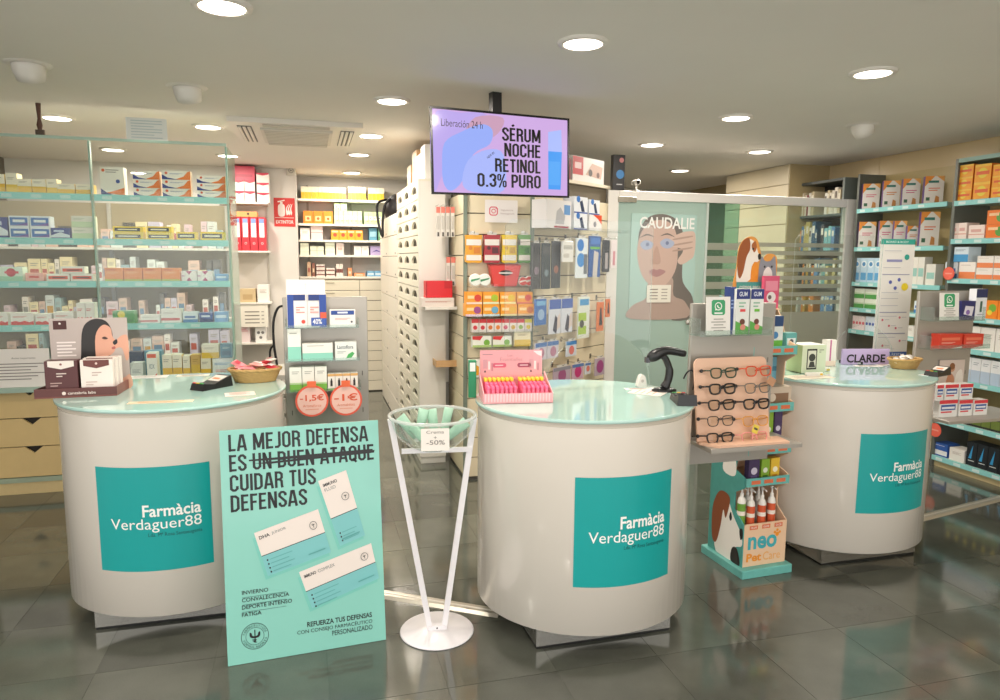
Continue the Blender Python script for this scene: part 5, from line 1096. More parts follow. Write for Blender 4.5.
for i, (x0, yt, x1) in enumerate(((859, 222, 875.5), (879.5, 221, 893), (894, 221, 906), (907, 226, 919), (921, 212, 939))):
    goods(R1, zb1[1], [(x0, yt, x1, 1, 1, bi[(i*2) % 5])], ('first', 'second', 'third', 'fourth', 'tallest')[i] + ' white and orange diet carton in the second row' + lr, name='diet_carton', d=.06, back=.08, rot=R(-17))
dci = ('bcd6e8', [('c', .5, .75, .4, 'e8f0f4'), ('c', .5, .75, .25, '4a8ac0'), ('r', .1, .1, .9, .4, '5aa0d0')])
goods(R1, zb1[2], [(854, 258, 882, 4, 1, dci)], 'light blue pack with round emblem in the third row' + lr, 'blue emblem packs', name='care_pack', d=.08, back=.03, cat='pack')
goods(R1, zb1[2], [(912, 257, 925, 2, 1, ('e4e2da', [('r', .1, .3, .9, .6, '9ac8c0')])), (926, 264, 936, 1, 1, ('e4e2da', [('r', .1, .3, .9, .6, '9ac8c0')]))], 'white pack with mint band in the third row' + lr, 'white mint packs', name='care_pack', d=.08, back=.03, cat='pack')
dgn = ('e6ebdc', [('r', 0, 0, 1, .45, '4a9a4a'), ('r', 0, .5, 1, .56, 'a8c890')])
goods(R1, zb1[3], [(851, 289, 879.5, 2, 2, dgn)], 'flat green and white carton in the fourth row' + lr, 'green and white cartons by the bookcase', d=.12, back=.03)
goods(R1, zb1[3], [(914, 301, 923, 1, 1, D['bwht'])], 'white and blue carton in the fourth row' + lr, d=.1, back=.03)
goods(R1, zb1[4], [(852.5, 316, 865, 4, 1, ('f0dcdc', [('c', .5, .5, .4, 'd85a6a')]))], 'slim pink dot carton in the fifth row' + lr, 'pink dot cartons', d=.08, back=.03)
goods(R1, zb1[4], [(865.5, 317, 878, 4, 1, ('dce4f0', [('c', .5, .5, .4, '3a5ab0')]))], 'slim blue dot carton in the fifth row' + lr, 'blue dot cartons', d=.08, back=.03)
goods(R1, zb1[4], [(907, 326, 920, 2, 1, wb)], 'white carton behind the leaflet stand in the fifth row' + lr, 'white cartons in the fifth row', d=.08, back=.03)
ly = ' at the right edge'
doy = ('f0a020', [('c', .5, .5, .3, 'e8d040'), ('r', .1, .4, .9, .6, 'e0602a'), ('r', 0, .85, 1, 1, 'f4c040')], dict(side='e07820'))
goods(RS, zb2[0], [(957, 165, 974, 1, 3, doy), (975, 164, 992, 1, 2, doy), (993, 164, 1012, 1, 3, doy)], 'orange and yellow carton stacked on the top shelf' + ly, 'stacked orange cartons at the right edge', d=.1, back=.02)
dpk = ('eedcd4', [('r', 0, .3, 1, .36, 'd89a8a'), ('r', .15, .5, .8, .7, 'd8a8a0')])
goods(RS, zb2[1], [(950, 223, 967, 2, 1, dpk), (968.5, 225, 985, 1, 1, dpk)], 'pale pink and white carton on the second shelf' + ly, 'pale pink cartons at the right edge', d=.12, back=.02)
goods(RS, zb2[1], [(987, 210, 1008, 1, 2, ('ea7a2c', [('c', .7, .5, .35, '5aa04a'), ('r', .1, .6, .6, .8, 'f4c89a')]))], 'orange carton with green leaf on the second shelf' + ly, 'orange green cartons at the right edge', d=.12, back=.02)
dsa = ('eee8e2', [('r', 0, 0, 1, .42, 'ec8a58'), ('l', .1, .8, .7, 1, 'b8b0a8')])
goods(RS, zb2[2], [(959, 262, 976, 1, 1, dsa), (977, 256, 1012, 2, 2, dsa)], 'white carton with salmon base on the third shelf' + ly, 'salmon base cartons at the right edge', d=.14, back=.02)
goods(RS, zb2[2], [(945, 262, 958, 1, 1, D['bwht'])], 'white and blue carton at the left of the third shelf' + ly, d=.12, back=.04)
zz = RS.uv(966, 262, -.02)[1]+.001
goods(RS, zz, [(954, 247, 969, 1, 1, ('d6e4ee', [('r', 0, 0, 1, .5, '4a9ad0'), ('l', .1, .8, .8, 2, '8a98a8')]))], 'blue and white carton stacked above the salmon ones' + ly, d=.12, back=.02)
goods(RS, zb2[3], [(985, 301, 1012, 2, 1, ('f08a28', [('c', .6, .6, .3, '7ab040'), ('c', .4, .35, .2, 'e8d040')]))], 'orange carton with green fruit on the fourth shelf' + ly, 'orange fruit cartons at the right edge', d=.12, back=.02)
goods(RS, zb2[4], [(966, 328, 1012, 3, 1, wb)], 'white carton on the fifth shelf' + ly, 'white cartons on the fifth shelf at the right edge', d=.12, back=.02)
goods(RS, zb2[5], [(962, 360, 1012, 5, 1, ('e4e6e8', [('r', 0, 0, 1, .5, 'b4c4d8'), ('l', .2, .8, .8, 2, 'a0a8b0')]))], 'white and pale blue carton on the sixth shelf' + ly, 'pale blue cartons on the sixth shelf', d=.1, back=.02)
goods(RS, zb2[6], [(955, 408, 1012, 6, 1, ('2c2c2a', [('r', 0, .1, 1, .5, '6a7a3a'), ('c', .5, .8, .25, 'd8c840')]))], 'small black and olive carton on the seventh shelf' + ly, 'black olive cartons', d=.06, back=.03)
goods(RS, zb2[7], [(933, 443, 948, 1, 1, ('2f5aa8', [('r', 0, .1, 1, .45, 'e8e8ea'), ('l', .1, .8, .8, 1, 'e8e8ea')]))], 'blue and white carton at the left of the lowest shelf' + ly, d=.12, back=.02)
goods(RS, zb2[7], [(949, 449, 965, 1, 1, wb)], 'white carton on the lowest shelf' + ly, d=.12, back=.02)
goods(RS, zb2[7], [(966.5, 447, 1012, 4, 1, ('20242a', [('p', [(.2, .3), (.6, .9), (.5, .3)], '3a9ad0'), ('l', .2, .2, .8, 1, 'd8d8d8')]))], 'black carton with blue flash on the lowest shelf' + ly, 'black blue flash cartons', d=.12, back=.02)
def offer_disc(pl, x, y, r, out, label, txt=None):
    u, v = pl.uv(x, y, out); t = thing('offer_disc', label, 'sign', pl.fr(u, v, out))
    b = MB(); n = 28; b.prism([(r*math.cos(2*math.pi*i/n), r*math.sin(2*math.pi*i/n)) for i in range(n)], 0, .003, M('e8604a', .45)); b.obj('disc', t)
    b = MB(); b.disc(0, 0, r*.88, M('f2c4b8' if txt else 'ea6a58', .45), -.0006, 28)
    if txt:
        b.text(txt, -r*.72, -r*.05, r*.72, r*.42, M('e05a38', .5), .02, -.0012); b.text('Aromaforce' if '5' in txt else 'Aromabébés', -r*.55, -r*.38, r*.55, -r*.2, M('e07a58', .5), 0, -.0012); b.rect(-r*.4, -r*.56, r*.4, -r*.5, M('e8a08c'), -.0012)
    else: b.rect(-r*.6, -r*.1, r*.6, r*.1, M('f0a090'), -.0012)
    b.obj('print', t)
    if txt:
        b = MB(); b.box(-.022, -.008, r*.86, .022, -.001, r*1.25, M('e86a40', .4)); b.obj('clip', t)
offer_disc(RS, 948.5, 273.5, .05, .03, 'small red offer disc on the third shelf edge at the right'); offer_disc(RS, 935, 430, .055, .03, 'small red offer disc beside the right counter')
# ================================================================== bookcase beyond the partition
bu0, bu1 = R1.uv(799, 188)[0], R1.uv(861, 176)[0]; bzt = R1.uv(861, 175)[1]
print('bookcase', bu0, bu1, bzt)
KB = Pl(R1.fr(0, 0, .02))
t = thing('bookcase', 'dark grey bookcase full of books behind the glass partition', 'bookcase', KB.fr(0, 0)); BC = M('4c5250', .45)
bu1 = R1.uv(842, 250)[0]
b = MB(); b.box(bu0, 0, .001, bu0+.025, .3, bzt, BC); b.obj('side_panel', t); b = MB(); b.box(bu1-.025, 0, .001, bu1, .3, bzt, M('6e7672', .4)); b.obj('side_panel', t)
b = MB(); b.box(bu0+.0255, .28, .001, bu1-.0255, .3, bzt-.026, M('2e3230', .6)); b.obj('back_panel', t); b = MB(); b.box(bu0+.0255, 0, bzt-.025, bu1-.0255, .3, bzt, BC); b.obj('top_board', t)
bzs = [bzt-.33, bzt-.68, bzt-1.03, bzt-1.38, bzt-1.73]
for k, z in enumerate(bzs):
    if z < .1: continue
    b = MB(); b.box(bu0+.0255, .002, z-.025, bu1-.0255, .279, z, BC); b.obj('shelf_board', t)
    u = bu0+.05
    pal = (['c9c2b4', '8a3a3a', 'd8d0c0', 'c2b494', '3a3a3e', 'b9a888', 'e0dcd2'], ['7ab4bc', 'c9a040', '2f5a78', 'd8d8d0', 'e08a3a', '88b8a8', '44484c', 'c8b878', '5a88b8'])[min(k, 1)]
    nm = dict(c9c2b4='grey beige', d8d0c0='cream', c2b494='tan', b9a888='khaki', e0dcd2='white', c9a040='mustard', d8d8d0='pale grey', e08a3a='orange', c8b878='straw', **{'8a3a3a': 'maroon', '3a3a3e': 'black', '7ab4bc': 'turquoise', '2f5a78': 'navy', '88b8a8': 'sage', '44484c': 'charcoal', '5a88b8': 'blue'})
    while u < bu1-.09:
        c = random.choice(pal); w = random.choice((.025, .035, .045, .055)); h = random.uniform(.2, .29)
        if random.random() < .1: u += .05; continue
        tt = thing('book', nm[c] + ' book on the ' + ('top', 'second', 'third', 'fourth', 'fifth')[k] + ' shelf of the dark bookcase', 'book', KB.fr(u+w/2, z+.001, -.02), 'books %s %d' % (nm[c], k))
        b = MB(); b.bbox(-w*.47, 0, 0, w*.47, .19, h, M(c, .5), .003); b.obj('cover', tt)
        b = MB(); b.rect(-w*.3, h*.6, w*.3, h*.85, M('e8e2d2' if c not in ('e0dcd2', 'd8d8d0', 'd8d0c0') else '6a6258', .5), -.0006); b.obj('spine_label', tt)
        u += w+.001
# ================================================================== grey metal display panels beside each counter
GM = M('a9a49c', .35, .35)
def wing(px, py, Y, x1, ytop, zbot, cxy, label):
    p = at_y(px, py, Y); pl = W(Vector((p.x, p.y, 0))); w = pl.uv(x1, py)[0]; zt = pl.uv((px+x1)/2, ytop)[1]
    t = thing('display_panel', label, 'display stand', pl.fr(0, zbot))
    b = MB(); b.bbox(0, 0, 0, w, .022, zt-zbot, GM, .003)
    for z in (.12, .3, .5): b.rect(.03, z, .034, z+.025, M('4a4742'), -.0006); b.rect(w-.034, z, w-.03, z+.025, M('4a4742'), -.0006)
    b.obj('panel', t)
    c = pl.I @ Vector((cxy[0], cxy[1], 0)); d = Vector((c.x, c.y, 0)) - Vector((.05, .03, 0)); L = d.length - .47
    e = Vector((.05, .0305, 0)) + d.normalized()*L
    b = MB(); zc = .8-zbot; b.tube([(.05, .034, zc), (e.x, max(e.y, .034), zc)], .014, GM, 8); b.obj('mounting_arm', t); b = MB(); b.tube([(.05, .034, zc+.1), (e.x, max(e.y, .034), zc+.1)], .014, GM, 8); b.obj('mounting_arm', t)
    return t, pl, w, zbot
def pocket(t, pl, zb, x0, x1, yb, out, dpt, hh=.045):
    z = pl.uv((x0+x1)/2, yb, out)[1]; u0, u1 = pl.uv(x0, yb, out)[0], pl.uv(x1, yb, out)[0]
    b = MB(); z0 = z - zb; AE = glass('eef5f3', 1, .05, .07)
    b.box(u0, -dpt, z0-.004, u1, -.001, z0-.0005, AE); b.box(u0, -dpt-.003, z0-.004, u1, -dpt-.0003, z0+hh*.3, AE); b.box(u0-.003, -dpt, z0-.004, u0-.0003, -.001, z0+hh, AE); b.box(u1+.0003, -dpt, z0-.004, u1+.003, -.001, z0+hh, AE)
    b.obj('acrylic_pocket', t); return z
# ---- left
tL, LP, lw_, lz = wing(284, 350, 3.6, 368, 297, .5, CL, 'grey metal display panel between the left counter and the drawers')
LQ = Pl(LP.fr(0, 0, .1)); o_ = .08
z1 = pocket(tL, LP, lz, 286, 358, 327, o_, .11); z2 = pocket(tL, LP, lz, 286, 359, 360, o_, .11); z3 = pocket(tL, LP, lz, 287, 360, 390, o_, .11)
ls = ' on the grey panel by the left counter'
nav = ('ebe6e4', [('r', 0, 0, .16, 1, '2a4a9a'), ('r', .16, .82, .46, 1, '22387a'), ('l', .22, .6, .44, 3, 'd88a80'), ('c', .4, .18, .06, 'd84a3a'), ('r', .5, 0, .52, 1, 'c8c4c0'), ('r', .54, .82, .82, 1, '22387a'), ('l', .58, .6, .8, 3, 'd88a80'), ('r', .82, 0, 1, 1, '2a4a9a'), ('r', .6, .04, .98, .3, '3a5aa8'), ('t', '40%', .64, .1, .88, .26, 'f0f0f0'), ('r', .84, .28, 1, .46, 'e05a3a')])
goods(LQ, z1, [(286, 294.5, 327, 1, 1, nav)], 'white and navy double pack with discount badge' + ls, d=.06, back=.0)
u0, v0, u1, v1 = LQ.box(286, 280, 325, 295, -.02)
b = MB(); b.box(u0, .062, 0, u1, .065, v1-z1, M('ebe7e2', .5)); u = (u0+u1)/2; b.ring(u, v1-z1-.035, .012, .0135, M('b8b4b4'), .0615); b.rect(u-.001, v1-z1-.05, u+.001, v1-z1-.02, M('b8b4b4'), .0615)
tag(b.obj('header_card', None, LQ.fr(0, z1+.001)), 'white header card standing behind the navy double pack', 'card')
goods(LQ, z1, [(329, 310, 356, 1, 1, ('ece8e4', [('r', .05, .72, .95, .97, '2a4a94'), ('r', .3, .8, .7, .9, 'e8ecf2'), ('l', .2, .5, .8, 2, 'd8a098'), ('c', .85, .3, .06, '4a4a50')]))], 'white carton with navy header' + ls, d=.06, back=.0)
mn = ('eae8e0', [('r', 0, 0, 1, .45, '8ed0bc'), ('l', .15, .85, .7, 1, 'a8a8a0')])
goods(LQ, z2, [(287, 329, 301, 1, 1, mn)], 'upright white and mint carton' + ls, d=.06, back=0)
goods(LQ, z2, [(301.5, 343.5, 333.5, 1, 1, mn)], 'long white and mint carton' + ls, d=.06, back=0)
goods(LQ, z2, [(334.5, 342, 357, 1, 1, ('e6e8e2', [('t', 'Lactoflora', .1, .62, .85, .82, '5a6a70'), ('p', [(.5, .08), (.75, .1), (.9, .35), (.8, .45), (.6, .3)], '4aa85a'), ('l', .1, .45, .5, 2, 'a8b0a8')]))], 'white carton with green swoosh' + ls, d=.06, back=0)
gw = ('e8e8de', [('r', 0, 0, 1, .3, '7ab84a'), ('l', .2, .8, .8, 2, 'a8a8a0'), ('r', 0, .32, 1, .36, 'b8d898')])
goods(LQ, z3, [(289, 367, 327, 3, 1, gw)], 'white carton with green base' + ls, 'green base cartons on the grey panel', d=.06, back=0)
goods(LQ, z3, [(327.5, 373.5, 358, 4, 1, ('eae6dc', [('r', 0, .85, 1, 1, 'd8a868'), ('r', .35, .25, .65, .6, '2a2422'), ('r', .42, .6, .58, .72, '2a2422'), ('r', 0, 0, 1, .12, '9ac070')]))], 'slim carton with dark bottle picture' + ls, 'bottle picture cartons on the grey panel', d=.05, back=0)
offer_disc(LP, 312, 401, .082, .135, 'round orange offer sign reading minus one and a half euro', '-1,5€'); offer_disc(LP, 346, 400, .082, .135, 'round orange offer sign reading minus one euro', '-1€')
# black monitor and cable behind the left counter
pm_ = W(at_y(319, 310, 4.6)); u1 = pm_.uv(346, 302)[0]
pz = at_y(332, 298, 4.6).z
t = thing('pos_monitor', 'black monitor seen behind the grey panel', 'monitor', frame((pm_.pt(0, 0).x, pm_.pt(0, 0).y, 0), YAW))
b = MB(); b.bbox(0, 0, pz-.28, u1+.02, .04, pz, M('141414', .3), .006); b.obj('screen_back', t); b = MB(); b.box(u1*.8, .01, .905, u1*.8+.05, .035, pz-.281, M('1a1a1a', .4)); b.obj('neck', t); b = MB(); b.bbox(u1*.4, -.06, .89, u1*1.3+.05, .14, .9045, M('1a1a1a', .4), .005); b.obj('foot', t)
dk = pm_.F
t = thing('back_desk', 'low grey service desk behind the left counter and panel', 'desk', frame((pm_.pt(0, 0).x, pm_.pt(0, 0).y, 0), YAW))
b = MB(); b.box(-.45, -.2, .86, .24, .3, .889, M('b9b5ac', .4)); b.obj('desk_top', t)
for u in (-.44, .21): 
    b = MB(); b.box(u, -.19, .001, u+.025, .29, .8595, M('a8a49c', .4)); b.obj('side_board', t)
pk_ = at_y(276, 350, 4.4); b = MB(); b.tube(smooth_pts([tuple(at_y(x, y, 4.38)) for x, y in ((285, 306), (278, 308), (273.5, 322), (274, 345), (277, 365), (279, 392))] , 4, False), .008, M('17171a', .4), 6)
b.tube(smooth_pts([tuple(at_y(x, y, 4.4)) for x, y in ((274, 345), (270, 352), (272, 372), (281, 380), (280, 398))], 4, False), .007, M('17171a', .4), 6)
tag(b.obj('power_cable', None), 'black cables hanging beside the grey panel', 'cable')
# ---- middle
tM, MP, mw, mz = wing(689, 380, 3.36, 772, 303, .62, CM, 'grey metal display panel with spectacle tray beside the middle counter')
MQ = Pl(MP.fr(0, 0, .08))
z1 = pocket(tM, MP, mz, 697, 768, 334.5, .07, .1, .08)
ms = ' in the clear pocket of the middle panel'
def wsign(pl, x0, y0, x1, y1, z, lean, label):
    u0, v0, u1, v1 = pl.box(x0, y0, x1, y1); w, h = u1-u0, v1-z
    t = thing('contact_card', label, 'card', pl.fr((u0+u1)/2, z+.001) @ Matrix.Rotation(R(lean), 4, 'X'))
    b = MB(); b.box(-w/2, 0, 0, w/2, .003, h, M('ece8e2', .45)); b.obj('card', t)
    b = MB(); s = w*.28; cz = h*.72; GN = M('3aa06a', .4); WT = M('f4f4f0', .5)
    b.poly([(x*s, cz+q*s) for x, q in ((-.8, -1), (.8, -1), (1, -.8), (1, .8), (.8, 1), (-.8, 1), (-1, .8), (-1, -.8))], GN)
    b.ring(0, cz+s*.15, s*.42, s*.54, WT); b.poly([(-s*.5, cz-s*.4), (-s*.15, cz-s*.32), (-s*.42, cz-s*.05)], WT); b.poly([(-s*.22, cz+s*.3), (-s*.08, cz+s*.32), (-s*.02, cz+s*.12), (s*.12, cz-.02*s), (s*.26, cz+.02*s), (s*.22, cz-s*.12), (0, cz-s*.1), (-s*.2, cz+s*.1)], WT)
    b.rect(-s*.6, cz-s*.85, s*.6, cz-s*.65, WT)
    for k in range(5): b.rect(-w*(.3 if k % 2 else .2), h*(.4-.075*k), w*(.3 if k % 2 else .2), h*(.4-.075*k)+.005, M('a8a49c'))
    b.obj('print', t)
wsign(MQ, 707, 297, 731, 334, z1, -4, 'white contact card with green chat icon' + ms)
gm = lambda c: ('e6e8e2', [('r', 0, .78, 1, 1, '26367a'), ('t', 'GUM', .2, .84, .8, .94, 'e8ecf2'), ('l', .2, .68, .7, 2, '8ab89a'), ('r', .3, .5, .7, .56, c), ('p', [(.0, .0), (1, 0), (1, .16), (.0, .3)], '5aa84a'), ('c', .5, .28, .2, '6a3a2a'), ('c', .55, .16, .2, 'd88a7a')])
goods(MQ, z1, [(730.5, 287, 736, 1, 1, ('26407e', [('l', .2, .7, .8, 3, '8aa0d0')]))], 'dark blue toothpaste carton' + ms, d=.05, back=.02)
goods(MQ, z1, [(736.5, 289, 750.5, 1, 1, gm('e04a4a'))], 'white and navy toothpaste carton with red bar' + ms, d=.05, back=0)
goods(MQ, z1, [(751, 289, 764.5, 1, 1, gm('6ab83a'))], 'white and navy toothpaste carton with green bar' + ms, d=.05, back=0)
b = MB(); tz = MP.uv(735, 446, .2)[1]; ty = -.23
b.bbox(-.005, ty, tz-.02-mz, mw+.02, -.001, tz-mz, GM, .003); b.obj('tray', tM)
# spectacle board
bw0, bw1 = MP.uv(696, 400, .1)[0], MP.uv(768, 400, .1)[0]; bh = MP.uv(730, 357, .08)[1]-tz
FB = MP.fr((bw0+bw1)/2, tz+.001, .13) @ Matrix.Rotation(R(-9), 4, 'X')
t = thing('spectacle_board', 'pale pink board with rows of reading glasses on the middle panel tray', 'display board', FB); w = bw1-bw0; r = .03; PKB = M('e0b79c', .4)
pts = [(-w/2, .012), (w/2, .012), (w/2, bh-r)] + [(w/2-r+r*math.cos(a), bh-r+r*math.sin(a)) for a in (.4, .8, 1.2)] + [(w/2-r, bh), (-w/2+r, bh)] + [(-w/2+r-r*math.sin(a), bh-r+r*math.cos(a)) for a in (.4, .8, 1.2)] + [(-w/2, bh-r)]
b = MB(); b.prism(pts, 0, .01, PKB); b.obj('back_board', t)
b = MB(); b.prismz([(-w/2, .01), (-w/2-.003, -.02), (-w/2+.06, -.095), (w/2+.04, -.095), (w/2+.05, .01)], 0, .011, PKB, T=Matrix.Rotation(R(9), 4, 'X')); b.obj('base_board', t)
BPL = Pl(FB)
GLS = [(709, 373, '23402e', 'dark green', 'top row', .0032), (744, 371, 'd8502c', 'orange red', 'top row', .003), (708, 389, '171717', 'thick black', 'second row', .0042), (743, 388, '6a6660', 'grey', 'second row', .0025), (707, 405, '1d1616', 'black', 'third row', .0036), (742, 404, '15151a', 'glossy black', 'third row', .004), (706, 421, '3a3634', 'thin charcoal', 'fourth row', .0022), (741, 421, 'd8984a', 'amber', 'fourth row', .0026), (705.5, 438, '16181a', 'square black', 'lowest row', .0036), (740, 437, 'e89a94', 'pink', 'lowest row', .0026)]
for x, y, c, nm, row, tk in GLS:
    u, v = BPL.uv(x+14.5, y, .034); m = M(c, .25)
    t = thing('reading_glasses', nm + ' reading glasses, ' + row + ' of the pink board', 'glasses', BPL.fr(u, v, .034) @ Matrix.Scale(1.1, 4), None)
    for s in (-1, 1):
        cx = s*.036; P = smooth_pts([(cx+.026*a, 0, .02*q) for a, q in ((-1, .5), (-.6, 1), (.6, 1), (1, .5), (.85, -.6), (.4, -1), (-.4, -1), (-.85, -.6))], 3)
        b = MB(); b.tube(P, tk, m, 6, True); b.obj('rim', t)
        b = MB(); b.add(P, [tuple(range(len(P)))], glass('f2efe8', 1.0)); b.obj('lens', t)
    b = MB(); b.tube(smooth_pts([(-.011, 0, .008), (0, -.003, .013), (.011, 0, .008)], 3, False), tk, m, 6); b.obj('bridge', t)
    b = MB(); b.tube([(-.06, 0, .012), (-.075, .004, .013), (-.09, .02, .012)], tk, m, 6); b.obj('temple', t)
    b = MB(); b.tube([(.06, 0, .012), (.067, .006, .012), (.06, .022, .008), (.0, .024, .002)], tk, m, 6); b.obj('temple', t)
    b = MB(); b.ball((-.097, .016, .012), .008, M('16161a', .4), 10); b.tube([(-.097, .016, .012), (-.097, .028, .012)], .003, M('16161a', .4), 6); b.obj('holder_knob', t)
u, v = BPL.uv(773, 381, .03); b = MB(); b.bbox(-.022, -.001, -.02, .022, .002, .02, M('b98a68', .5), .001)
tag(b.obj('swing_tag', None, BPL.fr(u-.02, v, .045) @ Matrix.Rotation(R(35), 4, 'Y')), 'brown cardboard swing tag hanging on the orange red glasses', 'tag')
u, v = BPL.uv(755, 429, .04); b = MB(); b.bbox(-.016, -.001, -.02, .016, .002, .02, M('e0c84a', .5), .001); b.rect(-.01, -.004, .01, .006, M('4a4430'), -.0016)
tag(b.obj('swing_tag', None, BPL.fr(u, v, .045) @ Matrix.Rotation(R(25), 4, 'Y')), 'yellow swing tag hanging on the amber glasses', 'tag')
# ---- right
tR, RP, rw, rz_ = wing(916, 340, 4.28, 972, 291, .62, CRT, 'grey metal display panel beside the right counter')
RQ = Pl(RP.fr(0, 0, .08))
z1 = pocket(tR, RP, rz_, 930, 980, 320, .07, .1, .08); z2 = pocket(tR, RP, rz_, 927, 985, 348, .07, .1, .08)
rs = ' in the right panel pocket'
wsign(RQ, 941, 293, 960, 320, z1, -5, 'white contact card with green chat icon in the right panel pocket')
goods(RQ, z1, [(961, 301, 976, 1, 1, ('2a2c66', [('p', [(.2, .3), (.8, .2), (.9, .7), (.3, .75)], 'e0dce4'), ('c', .5, .4, .14, '8a6ab0')]))], 'dark violet carton with white panel' + rs, d=.05, back=0)
goods(RQ, z1, [(976.5, 289, 988, 1, 1, ('e6e8ec', [('r', 0, .72, 1, 1, '26325e'), ('r', .4, .25, .6, .6, '4a6a5a'), ('l', .2, .15, .8, 1, 'a8a8b0')]))], 'tall white and navy carton' + rs, d=.05, back=0)
dre = ('d8402e', [('r', .1, .55, .9, .75, 'e8785a'), ('l', .1, .4, .7, 2, 'f0b8a8'), ('p', [(.5, 0), (1, 0), (1, .12)], 'f0e8e0')])
goods(RQ, z2, [(939, 334, 963, 1, 1, dre), (964, 334, 984, 1, 1, dre)], 'bright red carton in the lower right panel pocket', 'red cartons in the lower pocket', d=.06, back=0)
tz = RP.uv(965, 416, .2)[1]
b = MB(); b.bbox(-.02, -.3, tz-.018-rz_, rw+.2, -.001, tz-rz_, GM, .003); b.obj('tray', tR)
RQ2 = Pl(RP.fr(0, 0, .2))
dti = ('ecebe8', [('r', 0, .78, 1, 1, 'd83a44'), ('r', .1, .4, .9, .72, '2f58a0'), ('r', .15, .48, .85, .6, 'e8ecf0'), ('r', .1, .25, .7, .34, 'd84a50')])
goods(RQ2, tz, [(939, 400, 958, 1, 1, dti), (959, 400, 973, 1, 1, dti), (974, 400, 988, 1, 1, dti)], 'white tin shaped pack with red lid and blue band, lower row on the right tray', 'lower red lid packs', name='cream_pack', d=.06, back=0)
zz = RQ2.uv(960, 400)[1]+.0012
goods(RQ2, zz, [(937, 385, 944, 1, 1, dti), (945, 384.5, 959, 1, 1, dti), (960, 384, 973.5, 1, 1, dti)], 'white tin shaped pack with red lid and blue band, upper row on the right tray', 'upper red lid packs', name='cream_pack', d=.06, back=0)
u0, v0, u1, v1 = RP.box(939, 360, 964, 386, .01)
b = MB(); b.box(u0, 0, v0, u1, .003, v1, M('d8c8be', .5)); w, h = u1-u0, v1-v0
b.poly(smooth_pts([(u0+w*.3, v0), (u0+w*.35, v0+h*.4), (u0+w*.45, v0+h*.5), (u0+w*.6, v0+h*.35), (u0+w*.6, v0)]), M('c88a6a')); b.disc(u0+w*.5, v0+h*.68, h*.14, M('d09a7a')); b.disc(u0+w*.5, v0+h*.76, h*.13, M('8a5a3a')); b.poly(smooth_pts([(u0+w*.65, v0), (u0+w*.7, v0+h*.5), (u0+w*.9, v0+h*.6), (u0+w*.95, v0)]), M('ece4dc'))
tag(b.obj('photo_card', None, RP.fr(0, 0, .01)), 'small photo card of a person in white behind the red lid packs', 'card')
# ================================================================== cardboard pet care display
pf, pr2, pl2 = G(742, 580), G(792, 572), G(708, 551)
bwid = (pr2-pf).length; bdep = (pl2-pf).length; yawp = math.atan2((pr2-pf).y, (pr2-pf).x)
print('pet', bwid, bdep, math.degrees(yawp), math.degrees(math.atan2((pl2-pf).y, (pl2-pf).x)))
bdep = min(bdep, .42)
FPt = frame((pf.x, pf.y, 0), yawp)
tP = thing('pet_display', 'turquoise cardboard pet care display stand beside the right counter', 'display stand', FPt)
TQ = M('69b4ac', .5, noise=.12, scale=40.0); TQ2 = M('4b9a92', .5, noise=.15, scale=25.0); BGC = M('e6c2a0', .5); OC = M('d8704a', .5); WHT = M('f0ece4', .5)
b = MB(); b.bbox(0, 0, .001, bwid, bdep, .045, TQ, .004); b.obj('base_slab', tP)
x0, x1, yf, yb = .03, bwid-.025, .04, bdep-.03; PF = Pl(FPt @ Matrix.Translation((0, yf, 0)))
zA = PF.uv(763, 523)[1]
zl_ = [PF.uv(768, y)[1] for y in (483, 452, 410, 353)]     # tops of shelf floors
ztopP = 1.32
b = MB(); b.box(x0, yf, .0455, x1, yf+.008, zA, BGC); fb_ = b.obj('front_bin', tP)
w = x1-x0
for k in range(3): b = MB(); b.rect(x0+w*(.12+.3*k), zA-.03, x0+w*(.32+.3*k), zA-.008, OC, yf-.001); b.text('OLOR', x0+w*(.15+.3*k), zA-.024, x0+w*(.29+.3*k), zA-.014, WHT, .01, yf-.002); b.obj('price_flash', fb_)
b = MB(); b.text('neo', x0+w*.1, .135, x0+w*.8, .205, M('3fa9b4', .5), .03, yf-.001); b.obj('brand_lettering', fb_); b = MB(); b.text('Pet', x0+w*.08, .07, x0+w*.44, .115, M('e8922a', .5), .03, yf-.001); b.text('Care', x0+w*.48, .07, x0+w*.9, .115, M('e8a860', .5), 0, yf-.001); b.obj('care_lettering', fb_); b = MB()
for q in ((.74, .228, .008), (.8, .238, .008), (.86, .226, .008), (.8, .216, .012)): b.disc(x0+w*q[0], q[1]-.012, q[2], M('e8922a', .5), yf-.001, 10)
b.obj('paw_mark', fb_)
prof = [(yf, .0455), (yf, zA), (yf+.08, zA+.06)]
for z in zl_: prof += [(yf+.08, z-.06), (yf+.01, z-.02), (yf+.01, z+.035), (yf+.09, z+.06)]
prof += [(yf+.12, ztopP), (yf+.2, ztopP+.1), (yb, ztopP+.12), (yb, .0455)]
